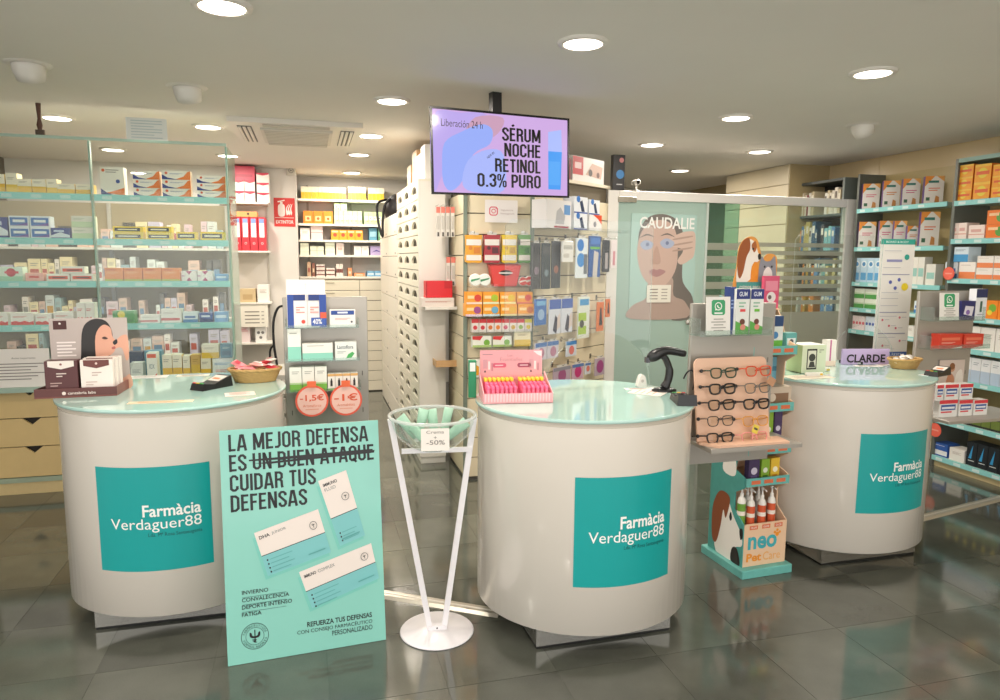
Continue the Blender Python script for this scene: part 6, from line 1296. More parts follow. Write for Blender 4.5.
for xs, mm in ((x0-.007, TQ2), (x1+.0005, BGC)):
    b = MB(); n = len(prof); v = [(xs, y, z) for y, z in prof] + [(xs+.0065, y, z) for y, z in prof]
    b.add(v, [tuple(range(n-1, -1, -1)), tuple(range(n, 2*n))] + [(i, (i+1) % n, (i+1) % n+n, i+n) for i in range(n)], mm); sp = b.obj('side_panel', tP)
    if xs < x0:      # dog and paw print on the left side
        def sidep(b, pts, m, e): b.add([(xs-.0005-e, yb-a*(yb-yf), z) for a, z in pts], [tuple(range(len(pts)))], m)
        b = MB()
        sidep(b, smooth_pts([(.25, .05), (.2, .2), (.35, .33), (.55, .36), (.7, .3), (.95, .22), (.98, .16), (.8, .13), (.72, .05)]), M('f0ece4', .5), .0002)
        sidep(b, smooth_pts([(.12, .12), (.1, .28), (.25, .38), (.45, .4), (.6, .37), (.5, .26), (.42, .3), (.36, .2), (.25, .1)]), M('8a4a28', .5), .0006)
        sidep(b, smooth_pts([(.9, .24), (.98, .25), (1.0, .21), (.94, .19)]), M('1d1a18'), .0009); sidep(b, smooth_pts([(.6, .28), (.64, .31), (.68, .28), (.64, .26)]), M('1d1a18'), .0009); sidep(b, smooth_pts([(.7, .05), (.72, .12), (.86, .13), (.95, .05)]), M('2a2422'), .0009)
        b.obj('dog_picture', sp)
        b = MB(); sidep(b, smooth_pts([(.35, .52), (.4, .6), (.55, .63), (.7, .6), (.72, .52), (.55, .5)]), WHT, .0003)
        for a, z in ((.3, .64), (.45, .69), (.62, .69), (.76, .64)): sidep(b, smooth_pts([(a-.07, z), (a, z+.035), (a+.07, z), (a, z-.03)]), WHT, .0003)
        b.obj('paw_print', sp)
b = MB(); b.box(x0, yb-.006, .0455, x1, yb, ztopP+.1, BGC); b.obj('back_panel', tP)
b = MB(); b.box(x0+.001, yf+.0085, zA-.16, x1-.001, yb-.007, zA-.154, BGC); b.obj('shelf_floor', tP)
for z in zl_:
    b = MB(); b.box(x0+.0005, yf+.012, z-.006, x1-.0005, yb-.0065, z, BGC); s = b.obj('shelf_floor', tP)
    b = MB(); b.box(x0-.004, yf-.002, z-.012, x1+.004, yf+.006, z+.032, TQ); l = b.obj('shelf_lip', s)
    for k in range(3): b = MB(); b.rect(x0+w*(.1+.3*k), z, x0+w*(.32+.3*k), z+.02, OC, yf-.0028); b.obj('price_flash', s)
# header with dog and cat
hw0, hv0, hw1, hv1 = PF.box(737, 237, 777, 296, -.2)
b = MB(); yh = yf+.2; S = lambda pts: [(hw0+(hw1-hw0)*a, hv0+(hv1-hv0)*c) for a, c in smooth_pts(pts)]
hs = b.prism(S([(0, 0), (.0, .5), (.05, .85), (.25, 1.0), (.45, .97), (.55, .8), (.62, .62), (.75, .72), (.98, .66), (1.0, .3), (1.0, 0)]), yh, yh+.006, M('e09a4a', .5)); hd = b.obj('header_board', tP)
b = MB(); HP = lambda pts, c, e: b.poly(S(pts), M(c, .5), yh-.0006-e)
HP([(.02, .2), (.02, .6), (.12, .88), (.28, .96), (.42, .9), (.5, .74), (.58, .66), (.5, .58), (.4, .56), (.36, .3)], 'f0e8de', 0)
HP([(.02, .4), (.0, .7), (.1, .92), (.26, .98), (.3, .8), (.22, .66), (.16, .42), (.08, .3)], '9a5428', .0004); HP([(.33, .86), (.42, .93), (.46, .82), (.4, .74)], 'a86030', .0004); HP([(.5, .7), (.56, .72), (.58, .64), (.52, .62)], '1d1816', .0008); b.disc(hw0+(hw1-hw0)*.37, hv0+(hv1-hv0)*.8, .006, M('1d1816'), yh-.002, 10)
HP([(.36, .22), (.36, .5), (.48, .58), (.54, .4), (.5, .22)], 'e8902c', .0006)
HP([(.56, .22), (.55, .52), (.6, .68), (.68, .6), (.82, .6), (.92, .68), (.97, .5), (.96, .22)], '8a8c94', .0006); HP([(.68, .22), (.66, .4), (.77, .5), (.88, .4), (.86, .22)], 'e0dcd8', .001); b.disc(hw0+(hw1-hw0)*.68, hv0+(hv1-hv0)*.5, .006, M('2a2a2a'), yh-.0024, 10); b.disc(hw0+(hw1-hw0)*.86, hv0+(hv1-hv0)*.5, .006, M('2a2a2a'), yh-.0024, 10)
b.obj('dog_and_cat_picture', hd)
b = MB(); b.rect(hw0, hv0+(hv1-hv0)*.08, hw1, hv0+(hv1-hv0)*.24, TQ2, yh-.003); b.text('mimos para todos', hw0+.02, hv0+(hv1-hv0)*.12, hw1-.03, hv0+(hv1-hv0)*.19, WHT, 0, yh-.0036); b.obj('header_banner', hd)
# pet products
PFs = lambda back: Pl(FPt @ Matrix.Translation((0, yf+back, 0)))
zb_ = zA-.1535
bots = [(744.5, '6a9a3a', 'white and green pump bottle at the left of the pet display bin', .03, 487), (754, 'd05a34', 'white pump bottle with orange label, second in the pet display bin', .02, 490), (765, 'd05a34', 'white pump bottle with orange label, third in the pet display bin', .02, 489), (774.5, 'd05a34', 'white pump bottle with orange label, rightmost in the pet display bin', .03, 487), (750, 'c9c5be', 'pale pump bottle behind the first two in the pet display bin', .1, 486), (761, 'c9c5be', 'pale pump bottle behind the middle ones in the pet display bin', .1, 485)]
for px, c, lab, bk, yt in bots:
    pp = PFs(bk); u = pp.uv(px, 505)[0]; zt = pp.uv(px, yt)[1]; h = zt-zb_-.06; t = thing('pump_bottle', lab, 'bottle', pp.fr(u, zb_+.001) @ Matrix.Translation((0, .024, 0))); rr = .021
    b = MB(); b.lathe([(rr*.95, 0), (rr, .005), (rr, h*.9), (rr*.8, h*.97), (rr*.45, h)], M('e8e4dc', .35), 18); b.obj('bottle_body', t)
    b = MB(); b.lathe([(rr*1.02, h*.3), (rr*1.02, h*.88)], M(c, .4), 18, cap=False); b.obj('label_wrap', t); b = MB(); b.lathe([(rr*1.035, h*.66), (rr*1.035, h*.74)], M('f0e4d8', .4), 18, cap=False); b.obj('label_band', t)
    b = MB(); b.lathe([(rr*.45, h+.0005), (rr*.45, h+.018), (.005, h+.02), (.005, h+.045), (.009, h+.047), (.009, h+.056), (1e-5, h+.058)], M('ece8e2', .35), 12); b.tube([(0, -.006, h+.051), (0, -.028, h+.05), (0, -.032, h+.046)], .004, M('ece8e2', .35), 6); b.obj('pump', t)
def pouch(pp, x0, yt, x1, z, des, label): 
    goods(pp, z, [(x0, yt, x1, 1, 1, des)], label, name='pet_treat_pack', cat='pack', d=.035, back=0)
pp = PFs(.03); pu = ('4a3a5e', [('c', .5, .5, .3, 'd8d0e0'), ('r', .2, .1, .8, .3, '6a5a8a')]); gn = ('8ab03a', [('c', .5, .5, .28, 'e8ecd8'), ('r', .2, .12, .8, .28, '4a7a2a')]); ye = ('e0b83a', [('c', .5, .5, .28, 'f4ecd0'), ('r', .2, .12, .8, .28, 'c98a2a')])
pouch(pp, 749, 460, 760, zl_[0], pu, 'purple treat pack on the lower shelf of the pet display'); pouch(pp, 761.5, 459, 770, zl_[0], gn, 'green treat pack on the lower shelf of the pet display'); pouch(pp, 771, 458, 780, zl_[0], ye, 'yellow treat pack on the lower shelf of the pet display')
pouch(pp, 757, 408, 764.5, zl_[1], ye, 'yellow treat pack on the second shelf of the pet display'); pouch(pp, 765, 409, 774, zl_[1], gn, 'green treat pack on the second shelf of the pet display'); pouch(pp, 775, 407, 783, zl_[1], pu, 'purple treat pack on the second shelf of the pet display')
goods(PFs(.03), zl_[2], [(764, 387, 792, 1, 1, ('c9b8a4', [('r', .1, .2, .9, .7, '8a6a52'), ('c', .3, .5, .2, 'd8c8b4')]))], 'low brown pet chew box on the third shelf of the pet display', name='pet_treat_pack', cat='pack', d=.1, back=0)
pb_ = ('7ab8cc', [('c', .5, .4, .25, 'e0eef2'), ('r', .2, .7, .8, .8, '4a88a0')])
goods(PFs(.03), zl_[2], [(765, 357, 780, 1, 1, pb_)], 'tall light blue bag shaped pack on the third shelf of the pet display', name='pet_treat_pack', cat='pack', d=.06, back=.11)
goods(PFs(.03), zl_[3], [(768, 316, 784, 1, 1, ('dfe6e2', [('r', 0, .7, 1, 1, '2a4a7a'), ('r', 0, 0, 1, .3, '6ab84a'), ('c', .5, .45, .2, '4a8ac0')]))], 'white green and navy carton on the upper shelf of the pet display', name='pet_treat_pack', cat='pack', d=.05, back=.03)
goods(PFs(.03), zl_[3], [(786, 333, 797, 1, 1, ('6ab4b0', [('r', .1, .3, .9, .7, 'e8f0ee'), ('c', .5, .5, .2, '5a5a60')]))], 'small turquoise pet accessory pack on the upper shelf of the pet display', name='pet_treat_pack', cat='pack', d=.05, back=.03)
zq = PF.uv(775, 311)[1]
b = MB(); b.box(x0+.0005, yf+.13, zq-.006, x1-.0005, yb-.0065, zq, BGC); b.obj('shelf_floor', tP)
goods(PFs(.15), zq, [(764, 276, 780, 1, 1, ('d8587a', [('r', .1, .55, .9, .85, 'e890a4'), ('c', .5, .35, .3, 'e8e0e0'), ('c', .4, .35, .12, '6a5a5a')]))], 'pink pet magazine pack on the top shelf of the pet display', name='pet_treat_pack', cat='pack', d=.02, back=0)
goods(PFs(.15), zq, [(738, 290, 757, 1, 1, ('eec0b4', [('p', [(0, .8), (.5, .4), (1, .9), (1, 1), (0, 1)], 'd8788a'), ('c', .4, .3, .2, 'e05a6a')]))], 'pale pink pack with wave on the top shelf of the pet display', name='pet_treat_pack', cat='pack', d=.02, back=0)
# ================================================================== things on the left counter
def onplane(px, py, yaw, z=ZT): p = G(px, py, z); return Pl(frame((p.x, p.y, p.z), yaw))
BR_ = M('5c2e2a', .35); BR2 = M('7a443c', .4)
dpl = onplane(84, 397, YAW+R(2)); u0 = dpl.uv(34, 394)[0]; u1 = dpl.uv(117, 393)[0]; dd = .2
t = thing('product_display', 'brown cardboard counter display with portrait card on the left counter', 'display', dpl.fr(0, 0)); trh = .042
b = MB(); b.prismz([(u0, 0), (u1, 0), (u1+.015, dd), (u0+.03, dd)], 0, .006, BR2); b.prismz([(u0, 0), (u1, 0), (u1, .006), (u0, .006)], .0062, trh, BR_); b.prismz([(u1-.006, .0062), (u1, .0062), (u1+.015, dd), (u1+.009, dd)], .0062, trh, BR2); b.prismz([(u0, .0062), (u0+.006, .0062), (u0+.036, dd), (u0+.03, dd)], .0062, trh, BR_); b.obj('tray', t)
b = MB(); b.k = 1; b.text('cantabria labs', u0+.13, .014, u0+.24, .026, M('e8d8d0'), .01); b.disc(u0+.115, .02, .008, M('e8d8d0'), n=10); b.obj('tray_lettering', t)
cb = Pl(dpl.fr(0, 0, -dd+.012)); c0_, e0, c1_, e1 = cb.box(50, 317, 128, 360); e1 = cb.uv(90, 318)[1]
b = MB(); b.box(c0_, -.002, .0062, c1_, .002, e1, M('b9aca6', .45)); bc = b.obj('portrait_card', t, Matrix.Translation((0, dd-.012, 0))); cw2, chh = c1_-c0_, e1
S = lambda pts: smooth_pts([(c0_+cw2*a, chh*c) for a, c in pts])
b = MB(); o = -.0026
b.poly(S([(.36, .2), (.38, .5), (.42, .85), (.55, .98), (.72, .96), (.8, .8), (.78, .6), (.72, .3), (.68, .1), (.5, .0)]), M('1c1614', .35), o)
b.poly(S([(.57, .4), (.58, .75), (.68, .9), (.78, .86), (.8, .74), (.85, .66), (.81, .62), (.82, .54), (.76, .48), (.7, .44), (.68, .2), (.6, .2)]), M('d8a088', .4), o-.0005)
b.poly(S([(.78, .54), (.86, .7), (.95, .76), (1.0, .72), (1.0, .45), (.96, .4), (.92, .56), (.86, .58)]), M('d8a088', .4), o-.0008); b.poly(S([(.8, .66), (.85, .7), (.86, .65), (.82, .62)]), M('161214', .3), o-.0011); b.poly(S([(.66, .72), (.7, .74), (.74, .71), (.7, .7)]), M('4a3028', .4), o-.0011); b.poly(S([(.78, .585), (.82, .6), (.83, .57), (.79, .56)]), M('b0605a', .4), o-.0011)
b.poly(S([(.6, .0), (.64, .2), (.74, .22), (.9, .15), (1.0, .2), (1.0, .0)]), M('d8a890', .4), o-.0003)
b.obj('portrait_print', bc)
b = MB(); b.rect(c0_+cw2*.05, chh*.85, c0_+cw2*.22, chh*.97, M('4a2422'), o); b.disc(c0_+cw2*.135, chh*.93, .005, M('e8dcd8'), o-.0004, 8); b.obj('card_badge', bc); b = MB()
for k in range(5): b.rect(c0_+cw2*.08, chh*(.66-.045*k), c0_+cw2*(.32-.05*(k % 2)), chh*(.68-.045*k), M('ece2de'), o)
b.rect(c0_+cw2*.08, chh*.38, c0_+cw2*.3, chh*.4, M('ece2de'), o); b.obj('card_lettering', bc)
cf = Pl(dpl.fr(0, 0, -.012)); zf = .0075
brn = ('54292a', [('p', [(.1, 1), (.9, 1), (.9, .84), (.5, .76), (.1, .84)], 'e6dcd4'), ('c', .5, .9, .04, '8a5a54'), ('l', .35, .62, .65, 2, 'd8c8c0'), ('l', .15, .35, .5, 2, 'b89a94')])
wbr = ('e8ddd6', [('p', [(.1, 1), (.9, 1), (.9, .84), (.5, .76), (.1, .84)], '6a3632'), ('c', .5, .9, .04, 'd8c0b8'), ('l', .35, .62, .65, 2, 'b8a098'), ('l', .15, .35, .5, 2, 'c8b0a8')])
zc_ = cf.F.translation.z + zf
cfw = Pl(frame((cf.F.translation.x, cf.F.translation.y, 0), cf.yaw))
goods(cfw, ZT+zf, [(43, 361, 78, 1, 1, brn)], 'brown supplement carton in the portrait display tray', d=.06, back=.0)
goods(cfw, ZT+zf, [(79, 360, 113, 1, 1, wbr)], 'white supplement carton, front one in the portrait display tray', d=.035, back=.0)
goods(cfw, ZT+zf, [(82, 358, 117, 1, 1, wbr)], 'white supplement carton, middle one in the portrait display tray', d=.035, back=.04)
goods(cfw, ZT+zf, [(85, 357, 121, 1, 1, wbr)], 'white supplement carton, rear one in the portrait display tray', d=.035, back=.08)
# card terminal
def terminal(px, py, yaw, label, s=1.0):
    p = G(px, py, ZT); t = thing('card_terminal', label, 'card reader', frame(p, yaw) @ Matrix.Scale(s, 4)); K = M('19191b', .35)
    b = MB(); n = [(-.04, -.02, 0), (.04, -.02, 0), (.045, .15, 0), (-.045, .15, 0), (-.036, -.012, .03), (.036, -.012, .03), (.04, .05, .022), (-.04, .05, .022), (.042, .145, .05), (-.042, .145, .05)]
    b.add(n, [(3, 2, 1, 0), (0, 1, 5, 4), (1, 2, 8, 6), (1, 6, 5), (0, 4, 7), (0, 7, 9, 3), (2, 3, 9, 8), (4, 5, 6, 7), (7, 6, 8, 9)], K); b.obj('body', t)
    b = MB(); b.add([(-.034, .075, .0313), (.034, .075, .0313), (.036, .13, .0475), (-.036, .13, .0475)], [(0, 1, 2, 3)], M('e0d8d0', .2)); b.add([(-.02, .09, .0365), (.02, .09, .0365), (.02, .105, .041), (-.02, .105, .041)], [(0, 1, 2, 3)], M('e07a4a', .3)); b.obj('display', t)
    for i, c in enumerate(('c03a34', 'd8b83a', '3a9a4a')):
        b = MB(); b.box(-.03+.022*i, -.0135, .0305, -.014+.022*i, -.003, .034, M(c, .4)); b.obj('colour_key', t)
    b = MB()
    for i in range(3):
        for j in range(3): x = -.022+.022*i; y = .006+.012*j; z = .0305-.0018*j*.8; b.box(x-.007, y-.004, z-.003, x+.007, y+.004, z, M('3a3a3e', .4))
    b.obj('keypad', t, None, None, 'stuff')
terminal(200, 390, YAW+R(-40), 'black card terminal beside the sweets basket on the left counter', 1.05)
# wicker basket
def basket(px, py, a, bb, h, label, yaw):
    p = G(px, py, ZT); t = thing('wicker_basket', label, 'basket', frame(p, yaw)); WK = M('b8935a', .6, noise=.2, scale=60.0)
    b = MB(); v = []; f = []; n = 72; rows = 15
    for j in range(rows):
        k = j/(rows-1); s = .78+.22*k
        for i in range(n): th = 2*math.pi*i/n; r_ = s*(1+.016*math.sin(n/4*th+math.pi*(j % 2))); v.append((a*r_*math.cos(th), bb*r_*math.sin(th), .001+h*k))
    for j in range(rows-1):
        for i in range(n): f.append((j*n+i, j*n+(i+1) % n, (j+1)*n+(i+1) % n, (j+1)*n+i))
    b.add(v, f, WK, False); b.add(v[:n], [tuple(range(n-1, -1, -1))], WK); b.add([(x*.97, y*.97, z) for x, y, z in v], [q[::-1] for q in f], WK); b.obj('woven_wall', t)
    b = MB(); pts = []
    for q in (0, math.pi):
        b.tube([(a*1.01*math.cos(2*math.pi*i/60)*(1+.012*math.sin(10*2*math.pi*i/60+q)), bb*1.01*math.sin(2*math.pi*i/60)*(1+.012*math.sin(10*2*math.pi*i/60+q)), h+.004+.003*math.cos(10*2*math.pi*i/60+q)) for i in range(60)], .006, WK, 6, True)
    b.obj('braided_rim', t); return t
bp = G(255, 388, ZT); 
basket(255.5, 381, .125, .085, .06, 'oval wicker basket of pink wrapped sweets on the left counter', YAW)
bF = frame(G(255.5, 381, ZT), YAW)
def sachet(F, w, d, c, c2, label, grp, name='wrapped_sweet'):
    b = MB(); n = 5; v = []; f = []
    for j in range(4):
        for i in range(6):
            x = -w/2+w*i/5; y = -d/2+d*j/3; e = math.sin(math.pi*i/5)*math.sin(math.pi*j/3); v.append((x, y, .014*e)); 
    k = len(v); v += [(x, y, -z) for x, y, z in v]
    for j in range(3):
        for i in range(5): q = j*6+i; f.append((q, q+1, q+7, q+6)); f.append((k+q, k+q+6, k+q+7, k+q+1))
    b.add(v, f, M(c, .3), True); b.add([(-w*.2, -d*.25, .0142), (w*.2, -d*.25, .0142), (w*.2, d*.25, .0142), (-w*.2, d*.25, .0142)], [(0, 1, 2, 3)], M(c2, .3))
    tag(b.obj(name, None, F), label, 'sweet', grp)
random.seed(11)
sw = [(-.07, -.02), (-.03, -.03), (.01, -.02), (.05, -.03), (.08, 0), (-.08, .02), (-.04, .02), (0, .03), (.04, .02), (-.06, 0), (.02, 0), (.07, .03)]
for i, (x, y) in enumerate(sw):
    nmn = ('red', 'pink', 'salmon', 'white')[i % 4]; c = ('c8323c', 'e88a90', 'e8a49c', 'e4dcd2')[i % 4]
    sachet(bF @ Matrix.Translation((x, y, .052+.022*(i % 3)*.8+.012*(i > 8))) @ Matrix.Rotation(random.uniform(-1, 1), 4, 'Z') @ Matrix.Rotation(random.uniform(-.5, .5), 4, 'X') @ Matrix.Rotation(random.uniform(-.4, .4), 4, 'Y'), .075, .036, c, ('f0d8d4', 'd04a58', 'f4e8e0', 'd06a6a')[i % 4], nmn + ' wrapped sweet in the basket on the left counter', nmn + ' sweets in the left basket')
def leaflet(px, py, w, d, yaw, c, label, lines='b8a49c', head=None):
    b = MB(); b.box(-w/2, -d/2, 0, w/2, d/2, .0012, M(c, .4)); 
    for i in range(4): y = d*(.28-.17*i); b.add([(-w*.35, y, .0016), (w*(.35-.15*(i % 2)), y, .0016), (w*(.35-.15*(i % 2)), y+.006, .0016), (-w*.35, y+.006, .0016)], [(0, 1, 2, 3)], lines)
    if head: b.add([(-w/2, d*.36, .0016), (w/2, d*.36, .0016), (w/2, d/2, .0016), (-w/2, d/2, .0016)], [(0, 1, 2, 3)], head)
    tag(b.obj('leaflet', None, frame(G(px, py, ZT), yaw)), label, 'leaflet')
leaflet(240, 394, .13, .09, YAW+.15, 'eed4ca', 'pale pink leaflet lying in front of the sweets basket', 'd89a8a')
leaflet(161, 402, .26, .045, YAW-.03, 'ecd0b0', 'long pale orange leaflet near the front edge of the left counter', 'e0b890')
leaflet(147, 377, .2, .09, YAW, 'e6e6e2', 'white sheet at the back of the left counter')
leaflet(193, 375.5, .16, .06, YAW, 'ece8d8', 'cream leaflet at the back of the left counter behind the terminal')
# ================================================================== things on the middle counter
pk = onplane(519, 403.5, R(8)); PKm = M('f0aab0', .45); u0 = pk.uv(483.5, 406)[0]; u1 = pk.uv(553, 402)[0]; PK2 = M('e87a92', .5)
t = thing('pink_display', 'pink cardboard counter display of lip balms on the middle counter', 'display', pk.fr(0, 0)); dd = .19
b = MB(); b.box(u0, 0, .001, u1, dd, .006, PKm); b.box(u0, 0, .0062, u1, .004, .045, PKm)
for x in (u0, u1-.004): b.add([(x, .0045, .0062), (x+.004, .0045, .0062), (x+.004, dd, .0062), (x, dd, .0062), (x, .0045, .045), (x+.004, .0045, .045), (x+.004, dd, .11), (x, dd, .11)], [(3, 2, 1, 0), (4, 5, 6, 7), (0, 1, 5, 4), (1, 2, 6, 5), (2, 3, 7, 6), (3, 0, 4, 7)], PKm)
b.obj('tray', t)
stp = MB()
for i in range(22): x = u0+.006+(u1-u0-.012)*i/22; stp.rect(x, .008, x+.006, .043, M('f0c8cc'), -.0006)
stp.obj('tray_stripes', t, None, None, 'stuff')
pb2 = Pl(pk.fr(0, 0, -dd+.006)); hb = pb2.uv(513, 350)[1]; k0_, k1_ = pb2.uv(480, 365)[0], pb2.uv(542, 360)[0]
b = MB(); b.box(k0_, -.002, .0062, k1_, .002, hb, PKm); bc = b.obj('back_card', t, Matrix.Translation((0, dd-.006, 0))); cw2, chh = k1_-k0_, hb
b = MB(); o = -.0026; X2 = lambda a: k0_+cw2*a; Z2 = lambda c: chh*c
b.text('Les', X2(.44), Z2(.86), X2(.52), Z2(.91), M('b88a8c'), 0, o); b.text('Essentielles', X2(.32), Z2(.76), X2(.68), Z2(.84), M('c09094'), 0, o); b.rect(X2(.04), Z2(.9), X2(.2), Z2(.915), M('a8888a'), o)
for a, c in ((.2, 'd8607a'), (.6, 'a04a60')): b.poly([(X2(a+p), Z2(q)) for p, q in ((.02, .62), (.2, .62), (.22, .65), (.22, .69), (.2, .72), (.02, .72), (0, .69), (0, .65))], M(c, .4), o); b.rect(X2(a+.04), Z2(.66), X2(a+.17), Z2(.68), M('f0d0d4'), o-.0004)
for a in (.05, .79): b.rect(X2(a), Z2(.6), X2(a+.07), Z2(.8), M('d8a0a8'), o); b.rect(X2(a+.08), Z2(.58), X2(a+.11), Z2(.76), M('ece4e2'), o); b.poly([(X2(a+.01), Z2(.52)), (X2(a+.05), Z2(.52)), (X2(a+.03), Z2(.57))], M('2a2024'), o); b.rect(X2(a+.13), Z2(.55), X2(a+.16), Z2(.72), M('c88a94'), o)
b.poly([(X2(.85), Z2(.98)), (X2(.99), Z2(.98)), (X2(.99), Z2(.86)), (X2(.92), Z2(.9))], M('ece8ea'), o); b.obj('card_print', bc)
cols_, rows_ = 14, 2
b = MB(); b.lathe([(.0075, 0), (.0075, .058), (.006, .06), (.006, .064)], M('ec5a86', .4), 8); b.lathe([(.0078, .0645), (.0078, .078), (1e-5, .079)], M('f0c83a', .4), 8)
balm_far = MB(); b2 = MB(); b2.lathe([(.0075, 0), (.0075, .05), (.006, .052)], M('f07a98', .4), 8); b2.lathe([(.0078, .0525), (.0078, .066), (1e-5, .067)], M('ee6a92', .4), 8)
meA, meB = b.mesh('lip_balm'), b2.mesh('lip_balm')
gx = (u1-u0-.03)/cols_
for j in range(6):
    for i in range(cols_):
        if i == 7: continue
        back_ = j > 3; o = link('lip_balm', meA if back_ else meB); o.matrix_world = pk.fr(u0+.015+gx*(i+.5), .0065+(.006 if j > 1 else 0), -(.02+.027*j))
        tag(o, ('pink lip balm with yellow cap, back rows' if back_ else 'pink lip balm, front rows') + ' of the pink counter display', 'lip balm', 'yellow capped lip balms' if back_ else 'pink lip balms')
b = MB()
for j in range(6): b.box(u0+.008, .016+.027*j+.0085, .0062, u1-.008, .016+.027*j+.0095, .03, PK2)
b.obj('divider', t, None, None, 'stuff')
p = G(481, 402, ZT); b = MB(); b.bbox(-.005, 0, 0, .03, .03, .17, M('1f8a5c', .4), .003); b.rect(.0, .12, .025, .16, M('e8f0ea')); tag(b.obj('green_pack', None, pk.fr(u0-.045, 0, -.15)), 'green carton half hidden behind the pink display', 'carton')
# barcode scanner
KS = M('1c1c1e', .35); p = G(664, 391, ZT)
t = thing('barcode_scanner', 'black barcode scanner on a curved stand on the middle counter', 'scanner', frame(p, R(10)))
b = MB(); b.lathe([(.055, .0005), (.055, .008), (.04, .014), (.02, .018), (1e-5, .02)], KS, 24, None, 1.1, .8); b.obj('stand_base', t)
b = MB(); b.tube(smooth_pts([(.0, 0, .015), (.018, 0, .05), (.024, 0, .1), (.005, 0, .15), (-.012, 0, .17)], 4, False), [.022]*3+[.019]*6+[.016]*8, KS, 10); b.obj('stand_neck', t)
b = MB(); b.tube(smooth_pts([(-.085, 0, .155), (-.05, 0, .175), (0, 0, .195), (.05, 0, .19), (.1, 0, .178)], 4, False), [.012, .02, .025, .028, .029, .028, .026, .024, .022, .021, .02, .019, .019, .018, .018, .017, .015], KS, 12); b.obj('scanner_head', t)
b = MB(); b.box(-.1, -.012, .14, -.08, .012, .165, M('3a3a40', .15)); b.obj('scan_window', t)
terminal(679, 399.5, YAW+R(165), 'black card terminal beside the barcode scanner', .95)
b = MB(); b.tube(smooth_pts([(.0, .0, .06), (.02, .01, .09), (.04, .0, .1), (.055, .0, .07), (.05, .01, .005)], 4, False), .004, KS, 6); tag(b.obj('scanner_cable', None, frame(G(683, 391, ZT), 0)), 'thin black cable arching behind the card terminal', 'cable')
p = G(641, 386.5, ZT); t = thing('tape_dispenser', 'small white rounded dispenser beside the scanner', 'dispenser', frame(p, R(15)))
b = MB(); b.prism(smooth_pts([(-.02, 0), (.02, 0), (.022, .02), (.012, .055), (-.008, .058), (-.022, .02)]), -.015, .015, M('ece8e2', .35)); b.obj('shell', t); b = MB(); b.disc(0, .03, .008, M('c8c2ba'), -.0156, 12); b.obj('hub', t)
leaflet(648, 392.5, .13, .16, R(60), 'eadfd6', 'white leaflet with orange lines on the middle counter', 'e0a080')
leaflet(640, 389, .15, .05, R(5), 'e8e8e2', 'white strip of paper beneath the dispenser')
# ================================================================== things on the right counter
rc = onplane(816, 373, YAW); 
rcw = Pl(frame((rc.F.translation.x, rc.F.translation.y, 0), YAW))
leaflet(808, 377, .26, .12, YAW, 'e0d8c4', 'cream sheet under the pale green box on the right counter')
goods(rcw, ZT+.002, [(802, 345, 827, 1, 1, ('d4dcc0', [('r', .2, .12, .62, .86, '2c2c28'), ('r', .24, .18, .58, .8, 'd8d8c8'), ('c', .42, .55, .14, '3a3a36'), ('p', [(.28, .2), (.56, .2), (.5, .4), (.34, .4)], '3a3a36'), ('l', .7, .8, .9, 2, '8a9078')], dict(side='b8cc98', top='ecebe4')))], 'pale green box with black portrait stamp on the right counter', name='soap_box', cat='box', d=.13, back=0)
b = MB(); b.bbox(-.05, 0, 0, .05, .02, .018, M('e6e4dc', .4), .002); b.rect(.03, .004, .046, .014, M('e0c02a')); tag(b.obj('small_carton', None, frame(G(815, 376, ZT+.002), YAW-.1)), 'small white carton with yellow end in front of the green box', 'carton')
b = MB(); b.bbox(-.05, 0, 0, .05, .02, .016, M('dcdcd0', .4), .002); b.rect(.02, .003, .046, .013, M('e0c83a')); tag(b.obj('small_carton', None, frame(G(824, 371.5, ZT), YAW+.2)), 'second small white carton with yellow end beside the green box', 'carton')
goods(rcw, ZT+.0006, [(826.5, 340, 837, 1, 1, ('ece4de', [('r', .35, 0, .5, 1, 'c86a9a'), ('r', 0, 0, 1, .2, 'f0d8c8')]))], 'white carton with pink ribbon stripe behind the green box', name='soap_box', cat='box', d=.04, back=.2)
sp = onplane(864, 364.5, R(4)); u0 = sp.uv(842, 358)[0]; u1 = sp.uv(889, 358)[0]; hs = sp.uv(865, 349)[1]
t = thing('lilac_sign', 'lilac sign with bold black letters on the right counter', 'sign', sp.fr(0, 0))
b = MB(); b.box(u0, 0, .0006, u1, .012, hs, M('b7a4cc', .4)); b.obj('plate', t); b = MB(); b.k = 1; b.text('CLARDE', u0+(u1-u0)*.1, hs*.12, u0+(u1-u0)*.92, hs*.66, M('1a161e'), .03); b.obj('lettering', t)
for k, (x, y, a, lab) in enumerate(((846, 362, .1, 'left'), (857, 363.5, -.15, 'right'))):
    b = MB(); b.bbox(-.035, 0, 0, .035, .022, .018, M('1c1c20', .35), .003); b.rect(-.02, .005, .02, .012, M('c9c9d0'))
    tag(b.obj('marker_case', None, frame(G(x, y+1, ZT), a)), 'small black case before the lilac sign, %s one' % lab, 'case')
leaflet(868, 366, .16, .05, .0, 'ece6de', 'crumpled white paper in front of the lilac sign'); leaflet(884, 365, .1, .05, .4, 'e8e4dc', 'white paper slip left of the white filled basket')
basket(904, 368, .1, .07, .05, 'oval wicker basket of white sachets on the right counter', YAW)
bF = frame(G(904, 368, ZT), YAW) @ Matrix.Scale(.86, 4); random.seed(5)
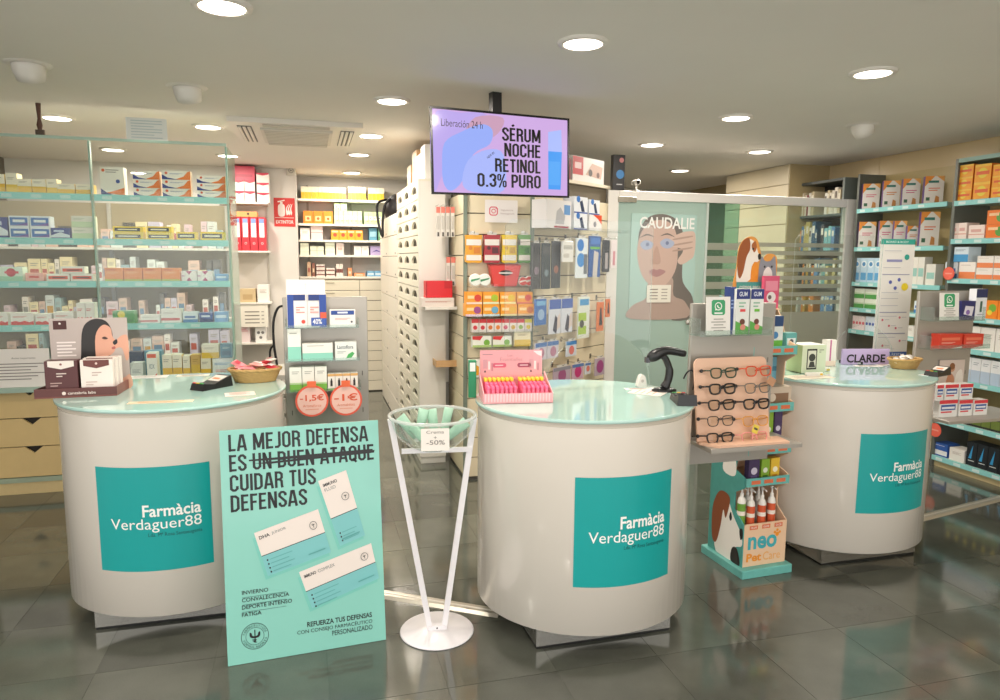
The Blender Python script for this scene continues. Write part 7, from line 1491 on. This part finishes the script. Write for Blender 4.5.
for i, (x, y) in enumerate([(-.07, -.01), (-.03, -.03), (.02, -.02), (.06, -.01), (-.05, .02), (0, .02), (.05, .03), (-.01, 0), (.03, .0)]):
    sachet(bF @ Matrix.Translation((x, y, .045+.016*(i % 3))) @ Matrix.Rotation(random.uniform(-1, 1), 4, 'Z') @ Matrix.Rotation(random.uniform(-.4, .4), 4, 'X'), .075, .04, 'ece6dc', 'd8d0c8', 'white sachet in the basket on the right counter', 'white sachets in the right basket', 'white_sachet')
terminal(932, 376, YAW+R(-70), 'black card terminal at the right end of the right counter', .9)
leaflet(926, 375, .08, .05, .6, 'dfeae6', 'small white slip under the right card terminal')
# tall leaflet stand
lp = onplane(891, 357, R(10)); q0, _, q1, qz1 = lp.box(877, 238, 911, 355); qz1 = lp.uv(893, 239)[1]; wq = q1-q0
t = thing('leaflet_stand', 'tall white information board on a pole behind the right counter', 'sign', lp.fr((q0+q1)/2, 0))
b = MB(); b.box(-wq/2, 0, .0006, wq/2, .004, qz1, M('dfdcd6', .45)); bd = b.obj('board', t)
b = MB(); b.rect(-wq/2, qz1*.955, wq/2, qz1, M('2f9a8a', .4)); b.text('BOARD & BODY', -wq*.35, qz1*.968, wq*.3, qz1*.985, M('e8f0ee')); b.rect(-wq/2, .0, wq/2, qz1*.045, M('3a5a9a', .4)); b.text('START & RESET', -wq*.4, qz1*.012, wq*.35, qz1*.032, M('d8e0f0'))
for z in (.7, .38, .2): b.rect(-wq*.4, qz1*z, wq*.4, qz1*(z+.008), M('9a9ab0'))
k0 = len(b.v); b.rect(-wq*.3, qz1*.81, wq*.15, qz1*.83, M('8a8ab4')); b.disc(wq*.28, qz1*.85, .018, M('2f9a8a'), n=16); b.disc(wq*.28, qz1*.6, .025, M('e0c82a'), n=18); b.disc(-wq*.15, qz1*.64, .012, M('5a62a8'), n=12); b.disc(wq*.1, qz1*.66, .012, M('5a62a8'), n=12); b.disc(0, qz1*.59, .012, M('5a62a8'), n=12)
for x, z in ((-.3, .32), (.2, .34), (-.1, .27), (.25, .14), (-.25, .1), (.1, .25)): b.disc(wq*x, qz1*z, .008, M('c86a78'), n=10); b.rect(wq*x+.015, qz1*z, wq*x+.05, qz1*z+.003, M('a8a8b0'))
for z in (.9, .76, .55, .5, .44, .35, .17, .07): b.rect(-wq*.4, qz1*z, wq*.1, qz1*z+.003, M('a8a8b4'))
b.obj('print', bd); b = MB(); b.tube([(0, .012, -.98), (0, .012, qz1*.6)], .007, M('b8b4ac', .3, .5), 8); b.obj('pole', t); b = MB(); b.lathe([(.12, -.9995), (.12, -.992), (.02, -.985), (1e-5, -.984)], M('b8b4ac', .3, .5), 24, Matrix.Translation((0, .012, 0))); b.obj('round_base', t)
